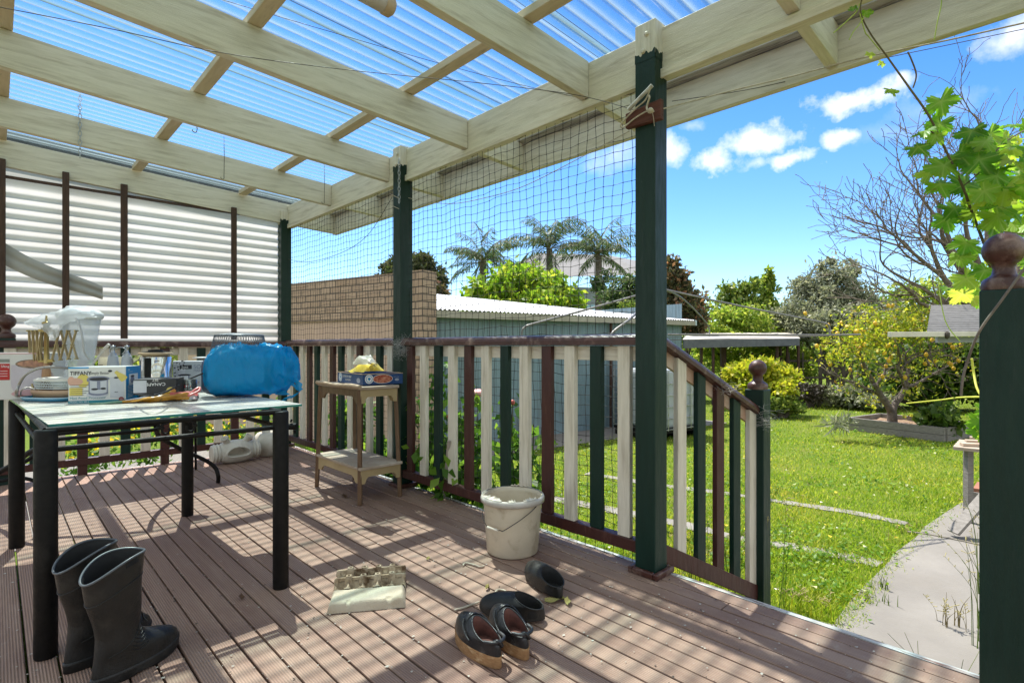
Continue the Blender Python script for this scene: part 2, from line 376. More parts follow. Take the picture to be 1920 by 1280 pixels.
# roof sheets: clear corrugated plastic, laid with laps
def roof_mat():
    m, nt, nd, lk = nodes('clear_corrugated_plastic')
    out = N(nt, 'ShaderNodeOutputMaterial')
    tc = N(nt, 'ShaderNodeTexCoord'); sx = N(nt, 'ShaderNodeSeparateXYZ'); lk.new(tc.outputs['Object'], sx.inputs[0])
    ph = math_(nt, 'SINE', math_(nt, 'MULTIPLY', sx.outputs[1], 2*pi/.076))          # +1 on a crest, -1 in a valley
    val = math_(nt, 'POWER', math_(nt, 'MULTIPLY_ADD', ph, -.5, .5), 3.0)
    v1 = mapping(nt, (.6, 14, 1)); st = noise(nt, v1, 2.0, 7, .7); v2 = mapping(nt); sp = noise(nt, v2, 7, 9, .75)
    dirt = math_(nt, 'MULTIPLY', val, ramp(nt, [(.3, .45), (.7, 1.0)], st.outputs[0]).outputs[0])
    dirt = math_(nt, 'MULTIPLY_ADD', dirt, .66, math_(nt, 'MULTIPLY', ramp(nt, [(.45, 0.0), (.75, 1.0)], sp.outputs[0]).outputs[0], .06), clamp=True)
    lw = N(nt, 'ShaderNodeLayerWeight'); lw.inputs['Blend'].default_value = .35
    tr = N(nt, 'ShaderNodeBsdfTransparent'); lk.new(mixc(nt, lw.outputs['Facing'], (.86, .98, .97), (.30, .52, .56)), tr.inputs[0])
    df = N(nt, 'ShaderNodeBsdfTranslucent'); df.inputs[0].default_value = (.28, .37, .39, 1)
    d2 = N(nt, 'ShaderNodeBsdfDiffuse'); d2.inputs[0].default_value = (.40, .43, .42, 1)
    md = N(nt, 'ShaderNodeMixShader'); md.inputs[0].default_value = .35; lk.new(df.outputs[0], md.inputs[1]); lk.new(d2.outputs[0], md.inputs[2])
    m1 = N(nt, 'ShaderNodeMixShader'); lk.new(math_(nt, 'ADD', dirt, .09, clamp=True), m1.inputs[0]); lk.new(tr.outputs[0], m1.inputs[1]); lk.new(md.outputs[0], m1.inputs[2])
    gl = N(nt, 'ShaderNodeBsdfGlossy'); gl.inputs['Roughness'].default_value = .22
    fr = N(nt, 'ShaderNodeFresnel'); fr.inputs[0].default_value = 1.18
    m2 = N(nt, 'ShaderNodeMixShader'); lk.new(math_(nt, 'MULTIPLY', fr.outputs[0], .22), m2.inputs[0]); lk.new(m1.outputs[0], m2.inputs[1]); lk.new(gl.outputs[0], m2.inputs[2])
    lk.new(m2.outputs[0], out.inputs[0]); return m
M_roof = roof_mat()
laps = [-2.25, -1.49, -.72, .04, .80, 1.57, 2.355, 3.14, 3.91, 4.69, 5.47]
XS = [-2.25, -1.2, -.1, .9, 1.8, 2.72]
for i in range(len(laps)-1):
    y0, y1 = laps[i]-.02, laps[i+1]+.055; k = int((y1-y0)/.0076)
    up = .004*(i % 2)
    def fn(u, v, y0=y0, y1=y1, up=up):
        y = y0+(y1-y0)*v; xx = XS[0]+(XS[-1]-XS[0])*u
        return (xx, y, zr(xx, 2.446)+up+.0090*math.sin(2*pi*(y-perg.location.y)/.076))
    mb = MB(); mb.grid(fn, 8, k)
    for yy in (y0, y1): mb.tube([V((xx, yy, zr(xx, 2.446)+up-.002+.009*math.sin(2*pi*(yy-1.28)/.076))) for xx in XS], .0016, 4, 1, cap=False)
    o = mb.build('roof_sheet', [M_roof, mat('sheet_edge_dirt', (.06, .06, .05), (.25, .24, .2), rough=.9, scale=9)], perg)
# galvanised barge capping over the far end beam
mb = MB(); mb.prism([(-2.2, 5.46, zr(-2.2, 2.37)), (-2.2, 5.56, zr(-2.2, 2.37)), (-2.2, 5.56, zr(-2.2, 2.50)), (-2.2, 5.46, zr(-2.2, 2.50))], (4.86, 0, -4.86*SL))
mb.build('barge_capping', mat('grey_flashing', (.10, .105, .105), (.16, .165, .165), rough=.5, scale=6, metal=.4), perg)

# ================================================================ corrugated side screen
def screen_mat():
    m, nt, nd, lk = nodes('white_translucent_sheet')
    out = N(nt, 'ShaderNodeOutputMaterial'); v = mapping(nt); n1 = noise(nt, v, 1.5, 6, .6)
    c = ramp(nt, [(.35, (.70, .69, .655)), (.7, (.61, .58, .53))], n1.outputs[0]).outputs[0]
    a = N(nt, 'ShaderNodeBsdfTranslucent'); lk.new(c, a.inputs[0]); d = N(nt, 'ShaderNodeBsdfDiffuse'); lk.new(c, d.inputs[0])
    mx = N(nt, 'ShaderNodeMixShader'); mx.inputs[0].default_value = .58; lk.new(a.outputs[0], mx.inputs[1]); lk.new(d.outputs[0], mx.inputs[2]); lk.new(mx.outputs[0], out.inputs[0]); return m
M_screen = screen_mat()
scr = thing('corrugated_screen', 'white translucent corrugated sheet screen with dark battens above the back railing', 'screen', (1.0, 5.5, 1.0))
mb = MB(); mb.grid(lambda u, v: (-.95+2.98*u, 5.462+.0125*math.sin(2*pi*v*1.24/.0778), 1.035+1.24*v+max(0, v-.93)/.07*.16), 6, 220); mb.build('corrugated_sheet', M_screen, scr)
def flap(u, v):
    p = V((-.25, 5.446, 1.80)).lerp(V((.62, 5.44, 1.42)), u); w = .15*(1-.45*u)
    return p+V((0, -.006-.02*abs(math.sin(v*2*pi))*u, (v-.5)*w*1.3))+V((.02*math.sin(9*u), 0, .012*math.sin(7*u)))
mb = MB(); mb.grid(flap, 24, 10); mb.build('torn_flap', mat('shaded_sheet_flap', (.40, .39, .37), (.33, .32, .30), rough=.5, scale=5), scr, label='torn sheet hanging diagonally across the screen, its shade painted grey')  # grey colour stands in for the shade of two translucent layers
for px, w in ((2, .05), (123.5, .042), (233, .047), (439, .046)):
    xc = at_y(px, 500, 5.38).x; mb = MB(); mb.box((xc-w/2, 5.374, 1.058), (xc+w/2, 5.3975, zr(xc, 2.262))); mb.build('batten', M_batten, scr, bevel=.003)
mb = MB(); mb.box((-.95, 5.41, 2.235-.0), (2.028, 5.444, 2.252)); mb.build('top_batten', M_batten, scr)

# ================================================================ railings
PICK = {'C': M_creamZ, 'G': M_green, 'B': M_brown}
def handrail(mb, a, b, w=.072, h=.052):
    a = V(a); b = V(b); t = (b-a).normalized(); sd = t.cross(V((0, 0, 1))).normalized(); u = sd.cross(t)
    prof = [(-.5, -.45), (-.5, -.05), (-.42, .22), (-.25, .42), (0, .5), (.25, .42), (.42, .22), (.5, -.05), (.5, -.45), (.42, -.5), (-.42, -.5)]
    r0 = [a+sd*(p*w)+u*(q*h) for p, q in prof]; r1 = [b+sd*(p*w)+u*(q*h) for p, q in prof]; n = len(prof)
    mb.add(r0+r1, [(i, (i+1) % n, n+(i+1) % n, n+i) for i in range(n)]+[tuple(range(n-1, -1, -1)), tuple(range(n, 2*n))])
def rail_y(name, label, y0, y1, seq, x=2.085, first=.0):
    t = thing(name, label, 'railing', (x, (y0+y1)/2, 0))
    mb = MB(); handrail(mb, (x, y0, 1.028), (x, y1, 1.028)); mb.build('handrail', M_rail, t)
    mb = MB(); mb.box((x+.012, y0, .93), (x+.03, y1, .998)); mb.build('top_rail', M_creamY, t, bevel=.002)
    mb = MB(); mb.box((x-.022, y0, .072), (x+.03, y1, .128)); mb.build('bottom_rail', M_brown, t, bevel=.004)
    n = len(seq); p = (y1-y0)/(n+first)
    for i, c in enumerate(seq):
        yc = y1-(i+.5+first/2)*p+random.uniform(-.004, .004); dx = random.uniform(-.002, .002)
        mb = MB(); mb.box((x-.018+dx, yc-.033, .1285), (x+.0115, yc+.033, .9995)); mb.build('picket', PICK[c], t, bevel=.0025)
    return t
rail_y('deck_railing', 'picket railing between the first and second green posts beside the white bucket', 1.33, 3.249, 'BCGCBCGCBCGC')
rail_y('deck_railing', 'picket railing behind the small two tier stool, ending at the corner post', 3.352, 5.374, 'CGCBGCBGCBCGC')
tb = thing('deck_railing', 'picket railing under the corrugated screen behind the glass table', 'railing', (1.0, 5.3, 0))
Yb = 5.30
mb = MB(); handrail(mb, (-1.0, Yb, 1.013), (2.028, Yb, 1.013)); mb.build('handrail', M_rail, tb)
mb = MB(); mb.box((-1.0, Yb+.012, .92), (2.028, Yb+.03, .984)); mb.build('top_rail', M_creamX, tb, bevel=.002)
mb = MB(); mb.box((-1.0, Yb-.02, .075), (2.028, Yb+.03, .13)); mb.build('bottom_rail', M_brown, tb, bevel=.004)
seqb = 'CBCGCBCGCBCGCBCGCBCGCBCG'
x = .352-.1365*8; i = 0
while x < 1.99:
    c = seqb[i % 24]; foot = c == 'B'
    mb = MB(); mb.box((x-.033, Yb-.016, .1305), (x+.033, Yb+.0115, .984)); mb.build('picket', PICK[c], tb, bevel=.0025)
    if foot: mb = MB(); mb.box((x-.03, Yb-.012, -.02), (x+.03, Yb+.02, .0745)); mb.build('foot', M_brown, tb, bevel=.003)
    x += .1365; i += 1
# newel posts
def newel(x0, y0, zt, label, w=.1, z0=-.02, br=.05):
    t = thing('newel_post', label, 'newel post', (x0+w/2, y0+w/2, z0)); c = V((x0+w/2, y0+w/2, zt))
    mb = MB(); mb.box((x0, y0, z0), (x0+w, y0+w, zt)); mb.build('shaft', M_green, t, bevel=.005)
    mb = MB(); h = .028
    mb.lathe([(w*.5, .0), (w*.52, .012), (w*.5, .026), (w*.44, .034), (w*.38, .037), (w*.28, .046), (w*.26, .056), (w*.25, .064), (w*.27, .07)]+[(br*math.sin(a), .07+br*.93-br*math.cos(a)) for a in np.linspace(.6, pi, 16)], c, 28)
    mb.build('ball_cap', M_rail, t); return t
newel(2.05, .076, 1.160, 'tall green newel post with brown ball cap beside the vine')
newel(.01, 5.30, 1.055, 'green newel post with brown ball cap behind the white appliance box', br=.055)
NX, NY = 2.93, 1.115
newel(NX, NY, .765, 'low green newel post with dull red ball cap at the foot of the steps', z0=G, br=.046)
# stair railing
ts = thing('stair_railing', 'short sloping picket railing beside the deck steps', 'railing', (2.5, 1.2, 0))
A0 = V((2.135, 1.262, 0)); A1 = V((NX+.004, NY+.05, 0)); LN = A1-A0
hz0, hz1 = at_d(1256, 637, 2.475).z-.0, at_d(1437, 766, 2.89).z
bz0, bz1 = at_d(1256, 1020, 2.475).z, at_d(1445, 1108, 2.89).z
def SP(f, z): return A0+LN*f+V((0, 0, z))
mb = MB(); handrail(mb, SP(.0, hz0), SP(1, hz1), .062, .046); mb.build('handrail', M_rail, ts)
mb = MB(); mb.bar(SP(.0, hz0-.055)+V((0, .02, 0)), SP(1, hz1-.055)+V((0, .02, 0)), .018, .06); mb.build('top_rail', mat('worn_pale_rail', (.42, .25, .17), (.55, .45, .35), rough=.7, scale=5), ts)
mb = MB(); mb.bar(SP(.0, bz0), SP(1.01, bz1), .04, .075); mb.build('bottom_rail', M_brown, ts, bevel=.003)
for px, c in ((1275, 'C'), (1312, 'G'), (1347, 'B'), (1378, 'G'), (1408, 'C')):
    best = min((abs(960+FPX*((SP(f, 0)-EYE).dot(RV))/((SP(f, 0)-EYE).dot(DV))-px), f) for f in np.linspace(0, 1, 400))[1]
    p = SP(best, 0); zt = hz0+(hz1-hz0)*best-.028; zb = bz0+(bz1-bz0)*best+.036; t = LN.normalized(); sd = V((t.y, -t.x, 0))*.013
    mb = MB(); o = t*.033; sl0 = (bz1-bz0)/LN.length*.033; sl1 = (hz1-hz0)/LN.length*.033
    mb.hexa([p-o-sd+V((0, 0, zb-sl0)), p+o-sd+V((0, 0, zb+sl0)), p+o+sd+V((0, 0, zb+sl0)), p-o+sd+V((0, 0, zb-sl0)), p-o-sd+V((0, 0, zt-sl1)), p+o-sd+V((0, 0, zt+sl1)), p+o+sd+V((0, 0, zt+sl1)), p-o+sd+V((0, 0, zt-sl1))])
    mb.build('picket', PICK[c], ts, bevel=.0025, fix=True)
# steps
tp = thing('deck_steps', 'timber steps going down from the deck edge to the concrete path', 'steps', (2.6, .65, G))
for k in (1, 2):
    mb = MB(); mb.box((DX1+.02+.28*(k-1), .19, -.19*k-.035), (DX1+.02+.28*k-.01, 1.09, -.19*k)); mb.build('tread', M_deck, tp, bevel=.003)
for yy in (.155, 1.095):
    mb = MB(); mb.prism([(DX1+.014, yy, -.005), (DX1+.014, yy, -.20), (DX1+.50, yy, G+.014), (DX1+.82, yy, G+.014), (DX1+.82, yy, -.40)], (0, .03, 0)); mb.build('stringer', M_rail, tp, fix=True, bevel=.002)

# ================================================================ bird netting
def net(y0, y1, x, zt, zb, label, seed):
    rg = random.Random(seed); t = MB(); cy, cz = .0515, .0505
    ny = int((y1-y0)/cy); nz = int((zt-zb)/cz); ph = [rg.uniform(0, 6) for _ in range(6)]
    def P(i, j):
        y = y0+(y1-y0)*i/ny; z = zt-(zt-zb)*j/nz; e = math.sin(pi*i/ny); q = math.sin(pi*min(j/nz*1.0, 1))
        sag = -.020*e*math.sin(pi*j/nz)*(.6+.4*math.sin(9*i/ny+ph[0]))
        return V((x+.008*math.sin(i*.7+ph[1])*math.sin(j*.5+ph[2])*e, y+.006*math.sin(j*.35+ph[3]+.4*i)+.003*math.sin(i*2.1+j*1.3), z+sag*.7+.004*math.sin(i*.9+ph[4])+.0025*math.sin(2.3*i+j)))
    r = .0015
    for i in range(ny+1): t.tube([P(i, j) for j in range(nz+1)], r, 3, cap=False)
    for j in range(nz+1): t.tube([P(i, j) for i in range(ny+1)], r, 3, cap=False)
    for i in range(ny+1):
        for j in range(nz+1):
            p = P(i, j); a = .0044; t.add([p+V((a, 0, 0)), p+V((-a, 0, 0)), p+V((0, a*.9, 0)), p+V((0, -a*.9, 0)), p+V((0, 0, a)), p+V((0, 0, -a))], [(0, 2, 4), (2, 1, 4), (1, 3, 4), (3, 0, 4), (2, 0, 5), (1, 2, 5), (3, 1, 5), (0, 3, 5)])
    solo(t, 'bird_net', M_net, label, 'netting')
net(1.30, 3.30, 2.128, 2.175, -.0, 'black bird netting stretched between the first and second green posts', 1)
net(3.33, 5.40, 2.128, 2.175, -.0, 'black bird netting stretched between the second post and corner post', 2)

# ================================================================ hanging bits under the roof
def chain(top, zb, label, r=.0022, ln=.036, wd=.011):
    t = MB(); z = top.z; k = 0
    while z > zb:
        d = V((1, 0, 0)) if k % 2 else V((0, 1, 0)); c = V((top.x, top.y, z-ln/2))
        t.tube([c+d*(wd*math.cos(a))*(.8)+V((0, 0, ln/2*math.sin(a))) for a in np.linspace(0, 2*pi, 13)[:-1]], r, 6, closed=True)
        z -= ln-.008; k += 1
    return solo(t, 'hanging_chain', M_steel, label, 'chain')
cp = at_y(150, 172, 4.41); chain(cp, at_y(150, 292, 4.41).z, 'galvanised chain hanging from a rafter above the table')
cp = at_x(737, 294, 2.03); chain(V((2.034, 3.243, 2.31)), 2.02, 'short rusty chain hung on the second green post')
def hook(px, y0, y1, Y, label):
    a = at_y(px, y0, Y); b = at_y(px, y1, Y); t = MB()
    t.tube([a, a.lerp(b, .5)+V((.002, 0, 0)), b]+[b+V((-.011+.011*math.cos(q), 0, -.011*math.sin(q))) for q in np.linspace(.3, pi*1.1, 8)], .0022, 6); solo(t, 'wire_hook', M_wire, label, 'hook')
hook(420, 256, 334, 4.40, 'long dark wire hook hanging from the second farthest rafter')
hook(608, 308, 380, 4.40, 'dark wire hook hanging near the corner post')
hook(369, 238, 246, 3.46, 'small dark hook screwed under a rafter above the table')
# tube light
lc = at_y(735, 14, 1.95); ld = at_y(560, -90, 1.95); tl = thing('tube_light', 'dusty cylindrical tube light under the roof above the deck', 'light', lc)
dirl = V((-1, 0, SL)); e0 = V((1.17, 1.93, 2.39)); e1 = e0+dirl*1.2
mb = MB(); mb.tube([e0+dirl*.02, e1-dirl*.02], .037, 20); mb.build('diffuser', mat('dusty_diffuser', (.52, .50, .46), (.38, .35, .31), rough=.45, scale=6, grime=(.16, .13, .10), gs=5), tl)
for e, s in ((e0, 1), (e1, -1)):
    mb = MB(); mb.tube([e-dirl*.012*s, e, e+dirl*.03*s, e+dirl*.034*s], [.028, .041, .041, .038], 20); mb.build('end_cap', mat('yellowed_cap', (.50, .40, .26), (.40, .30, .19), rough=.5), tl)
mb = MB(); mb.box((e1.x, 1.90, 2.428), (e0.x, 1.96, 2.445)); mb.build('mount_bar', M_creamX, tl)
# wires
def cord(pts, r, m, name, label, cat, n=6, k=8):
    t = MB(); t.tube(spline(pts, k), r, n); return solo(t, name, m, label, cat)
w0 = at_d(-30, 8, 1.9); w1 = V((2.03, 1.74, 2.205)); w2 = at_x(1195, 208, 2.035)
cord([w0, at_d(210, 55, 2.05), at_d(420, 100, 2.2), at_d(640, 130, 2.32), at_d(900, 156, 2.5), at_d(1078, 178, 2.55), w2], .0016, M_wire, 'line_wire', 'thin line strung below the rafters to the first green post', 'wire')
cord([at_d(400, -5, 2.3), at_d(620, 60, 2.5), at_d(820, 118, 2.75), at_d(980, 160, 2.9), at_x(1100, 186, 2.09)], .0014, M_wire, 'line_wire', 'thin line crossing the roof sheets near the tube light', 'wire')
cord([at_x(1240, 205, 2.035), at_d(1350, 176, 2.3), at_d(1490, 142, 2.2), at_d(1620, 108, 2.0), at_d(1780, 75, 1.8), at_d(1960, 34, 1.6)], .0028, M_rope, 'clothes_line', 'frayed white clothes line running right from the wooden cleat', 'clothes line')
cord([at_d(1260, 190, 2.45), at_d(1420, 165, 2.45), at_d(1600, 122, 2.45), at_d(1800, 80, 2.45), at_d(1990, 40, 2.4)], .0018, M_wire, 'line_wire', 'dark twisted wire running under the fascia towards the vine', 'wire')
cord([at_x(735, 362, 2.045), at_x(770, 372, 2.12), at_x(840, 382, 2.14), at_x(905, 372, 2.14), at_x(980, 350, 2.14), at_x(1080, 300, 2.14), at_x(1180, 246, 2.06)], .0022, M_rope, 'twine', 'pale twine sagging across the net to the wooden cleat', 'twine')
cord([at_x(521, 481, 2.03), at_x(545, 487, 2.11), at_x(580, 491, 2.13), at_x(640, 474, 2.13), at_x(690, 440, 2.13), at_x(735, 370, 2.1)], .0022, M_wire, 'twine', 'wire looping from the corner post across the far net', 'twine')
for px0, py0 in ((733, 363), (733, 383)):
    cord([at_x(px0-2, py0, 2.044), at_x(px0+14, py0+8, 2.046), at_x(px0+37, py0+14, 2.155)], .002, M_rope, 'twine', 'pale twine wrapped round the second green post, %s loop' % ('upper' if py0 < 370 else 'lower'), 'twine')
# wooden cleat with rope and toggle
cl = thing('rope_cleat', 'brown wooden block on the first post with rope and toggle', 'cleat', (2.02, 1.28, 1.97))
a = at_x(1175, 244, 2.02); b = at_x(1241, 222, 2.02)
mb = MB(); mb.hexa([V((2.013, 1.36, 1.962)), V((2.013, 1.185, 1.955)), V((2.0385, 1.185, 1.955)), V((2.0385, 1.36, 1.962)), V((2.013, 1.36, 2.028)), V((2.013, 1.185, 2.040)), V((2.0385, 1.185, 2.040)), V((2.0385, 1.36, 2.028))])
mb.build('block', mat('raw_red_timber', (.115, .036, .022), (.075, .024, .016), rough=.75, scale=6, stretch=(6, 1, 9), bump=.6, bscale=30), cl, bevel=.003, fix=True)
mb = MB(); mb.tube([V((2.0, 1.335, 2.035)), V((1.996, 1.215, 2.098))], .0085, 10); mb.build('toggle', mat('grey_pipe', (.5, .49, .46), (.3, .28, .25), rough=.6, scale=30), cl)
mb = MB()
mb.tube(spline([V((1.995, 1.22, 2.095)), V((2.0, 1.25, 2.05)), V((2.003, 1.30, 2.03)), V((2.0, 1.372, 1.985)), V((2.005, 1.365, 1.968)), V((2.003, 1.30, 1.99)), V((2.0, 1.235, 2.0)), V((1.997, 1.222, 1.99))], 8), .0034, 7)
mb.tube(spline([V((1.996, 1.23, 2.06)), V((1.99, 1.225, 2.045)), V((1.996, 1.24, 2.02)), V((1.99, 1.235, 2.0)), V((1.99, 1.215, 1.995)), V((2.0, 1.21, 1.985))], 8), .0042, 7)
mb.tube(spline([V((1.995, 1.215, 1.988)), V((1.998, 1.21, 1.96)), V((2.0, 1.207, 1.925))], 6), .0012, 5)
mb.lathe([(0, -.012), (.012, -.006), (.013, .004), (.007, .012), (0, .013)], (1.994, 1.222, 1.992), 10)
mb.build('rope', M_rope, cl)
# ================================================================ glass table
TZ = .740
M_glass = mat('dusty_glass', (.58, .575, .52), (.48, .48, .43), rough=.25, scale=5, grime=(.62, .56, .46), gs=6, glo=.42, ghi=.75, spec=.6)
M_gedge = mat('glass_edge', (.02, .16, .14), (.05, .26, .22), rough=.15, scale=14, spec=.8)
tab = thing('glass_table', 'dusty glass topped table with black tubular legs crowded with kitchenware', 'table', (.48, 2.95, 0))
GA, GB, GC, GD = V((.127, 2.335, 0)), V((.985, 2.368, 0)), V((.945, 3.70, 0)), V((.05, 3.66, 0))
mb = MB(); q = [V((p.x, p.y, TZ-.009)) for p in (GA, GB, GC, GD)]; mb.hexa(q+[p+V((0, 0, .009)) for p in q])
me = mb.build('glass_top', [M_glass, M_gedge], tab)
for i, pl in enumerate(me.data.polygons): pl.material_index = 0 if abs(pl.normal.z) > .5 else 1
LEGS = [V((.118, 2.285, 0)), V((.852, 2.262, 0)), V((.818, 3.605, 0)), V((.078, 3.625, 0))]
for p in LEGS:
    mb = MB(); mb.lathe([(.029, 0), (.031, .004), (.031, TZ-.016), (.028, TZ-.010), (0, TZ-.010)], p, 24); mb.build('leg', M_black, tab)
def barz(a, b, z, r=.011): mb.tube([V((a.x, a.y, z)), V((b.x, b.y, z))], r, 12)
for i in range(4):
    mb = MB(); barz(LEGS[i], LEGS[(i+1) % 4], .727, .0105); mb.build('top_bar', M_black, tab)
    mb = MB(); barz(LEGS[i], LEGS[(i+1) % 4], .664, .0095); mb.build('stretcher', M_black, tab)
def scroll(c, dx):
    pts = []
    for sgn in (1,):
        A = [(0, 0)]
    sp = [(.007+.0019*k) for k in range(12)]
    L = [c-dx*.040+dx*(.013*math.cos(a)*(1-k*.03))+V((0, 0, .002+.013*math.sin(a))) for k, a in enumerate(np.linspace(pi*.2, -pi*1.35, 12))]
    top = [c+dx*(.060*math.cos(a))+V((0, 0, .006+.026*math.sin(a))) for a in np.linspace(pi*.98, .02*pi, 14)]
    Rr = [c+dx*.040+dx*(-.013*math.cos(a))+V((0, 0, .002+.013*math.sin(a))) for a in np.linspace(-pi*1.35, pi*.2, 12)]
    return L+top+Rr
mb = MB(); mid = at_y(334, 797, 2.268); mid.z = .692; dd = (LEGS[1]-LEGS[0]).normalized(); mb.tube(spline(scroll(mid, dd), 3), .0042, 7); mb.build('scroll', M_black, tab)

def plainbox(A, B, C, h, mb=None, m=0):
    mb = mb or MB(); D = A+C-B; up = V((0, 0, h)); mb.hexa([A, B, C, D, A+up, B+up, C+up, D+up], m); return mb
def T(px, py, z=TZ): return at_z(px, py, z)+V((0, 0, .0006))
# --- mini food processor box
A, B, C = T(128, 757), T(236, 753), T(263, 747); H = .163
M_card = mat('white_card', (.62, .61, .58), (.56, .55, .52), rough=.5, scale=4); M_blue = mat('blue_print', (.0, .22, .52), (.0, .25, .55), rough=.4, scale=4); M_teal = mat('teal_print', (.01, .20, .25), rough=.45)
M_ink = mat('black_ink', (.02, .02, .025), rough=.5); M_white = mat('white_ink', (.75, .75, .75), rough=.5); M_yel = mat('yellow_print', (.62, .50, .12), rough=.5); M_pink = mat('skin_print', (.55, .32, .24), rough=.5)
M_gr1 = mat('smoke_print', (.14, .15, .22), (.22, .23, .30), rough=.5, scale=30); M_gr2 = mat('grey_print', (.50, .51, .55), rough=.5); M_red = mat('red_print', (.45, .02, .02), rough=.45); M_drk = mat('dark_red_print', (.22, .03, .03), rough=.45)
bx = thing('appliance_box', 'white and blue mini food processor carton at the front of the glass table', 'box', (A+B)/2)
plainbox(A, B, C, H).build('carton', M_card, bx, bevel=.002)
xr = (B-A).normalized(); W = (B-A).length; D1 = (C-B); WD = D1.length; yu = V((0, 0, 1))
def facem(P, x, y=yu, off=.0012): n_ = V(x).cross(V(y)).normalized(); return frame(P+n_*off, x, y)
MF = facem(A, xr); MS = facem(B, D1)
def rect(mb, M, x0, y0, x1, y1, m=0, k=0.0):
    mb.add([M @ V((x, y, k)) for x, y in ((x0, y0), (x1, y0), (x1, y1), (x0, y1))], [(0, 1, 2, 3)], m)
def ell(mb, M, cx, cy, rx, ry, m=0, k=0.0, n=24, a0=0, a1=2*pi):
    mb.add([M @ V((cx+rx*math.cos(a), cy+ry*math.sin(a), k)) for a in np.linspace(a0, a1, n+1)[:-1 if abs(a1-a0-2*pi) < 1e-6 else None]], [tuple(range(n if abs(a1-a0-2*pi) < 1e-6 else n+1))], m)
mb = MB(); PM = [M_ink, M_blue, M_teal, M_yel, M_pink, M_gr1, M_gr2, M_white, M_drk]
rect(mb, MF, 0, 0, W, .012, 2); rect(mb, MF, 0, H-.006, W*.35, H, 1)
text_mb(mb, 'TIFFANY', .0245, MF @ Matrix.Translation((.006, H-.036, .0003)), 0, xs=.82, off=.0004); text_mb(mb, 'Simply Better', .018, MF @ Matrix.Translation((W*.36, H-.034, .0003)), 0, xs=.75)
text_mb(mb, 'Mini Food Processor', .0165, MF @ Matrix.Translation((.005, .018, .0003)), 2, xs=.95); text_mb(mb, 'MODEL NO. MF-1', .009, MF @ Matrix.Translation((.005, .003, .0006)), 7)
for k in range(4): rect(mb, MF, W*.8, .045-.0*k, W*.86, .048, 0, .0002)
ell(mb, MF, W*.13, H*.60, W*.12, .016, 4, .0002); ell(mb, MF, W*.05, H*.62, W*.06, .02, 4, .0003)
rect(mb, MF, .004, .035, W*.24, .07, 3, .0002)
for k in range(6): rect(mb, MF, .008, .036+k*.009, W*(.26+.05*(k % 3)), .038+k*.009, 0, .0004)
ell(mb, MF, W*.25, H*.62, W*.11, .03, 3, .0001)
# picture of the bowl and its white motor base, bananas
rect(mb, MF, W*.72, .022, W*.97, H*.70, 6, .0002); ell(mb, MF, W*.50, .038, W*.19, .016, 6, .0003)
rect(mb, MF, W*.345, .036, W*.685, H*.66, 6, .0004); rect(mb, MF, W*.345, .040, W*.365, H*.66, 5, .0006); rect(mb, MF, W*.66, .040, W*.68, H*.66, 5, .0006)
ell(mb, MF, W*.515, .044, W*.17, .012, 5, .0006); ell(mb, MF, W*.515, .05, W*.15, .009, 6, .0008); ell(mb, MF, W*.515, H*.67, W*.20, .012, 5, .0007); ell(mb, MF, W*.52, H*.66, W*.165, .007, 0, .0009)
rect(mb, MF, W*.315, H*.60, W*.35, H*.67, 5, .0006); rect(mb, MF, W*.49, .05, W*.55, H*.6, 5, .0005); ell(mb, MF, W*.45, .062, W*.06, .005, 0, .001); ell(mb, MF, W*.60, .064, W*.05, .005, 0, .001)
for k in range(5):
    ell(mb, MF @ Matrix.Translation((W*.86, H*.80, 0)) @ Matrix.Rotation(-.5-.16*k, 4, 'Z'), W*.06, 0, W*.13, .008, 3, .0004+.0001*k)
ell(mb, MF, W*.72, H*.88, .008, .005, 0, .001); ell(mb, MF, W*.83, H*.69, W*.045, .004, 0, .0008); ell(mb, MF, W*.92, .014, .010, .010, 8, .0008); text_mb(mb, '1.5', .008, MF @ Matrix.Translation((W*.895, .011, .001)), 7)
rect(mb, MS, 0, 0, WD, H, 1); rect(mb, MS, WD*.18, H*.46, WD*.80, H*.78, 7, .0002); ell(mb, MS, WD*.42, H*.60, WD*.14, .014, 5, .0004); rect(mb, MS, WD*.32, H*.52, WD*.52, H*.70, 5, .0003); ell(mb, MS, WD*.42, H*.71, WD*.13, .005, 0, .0006)
for k in range(9): rect(mb, MS, WD*.1, H*.12+k*.0065, WD*(.42+.07*(k % 2)), H*.12+k*.0065+.0022, 7, .0002); rect(mb, MS, WD*.56, H*.14+k*.006, WD*(.82+.06*(k % 3)), H*.14+k*.006+.002, 7, .0002)
text_mb(mb, 'MINI', .011, MS @ Matrix.Translation((WD*.1, H*.88, .0003)), 7); text_mb(mb, 'FOOD PROCESSOR', .006, MS @ Matrix.Translation((WD*.1, H*.83, .0003)), 7)
mb.build('printing', PM, bx)
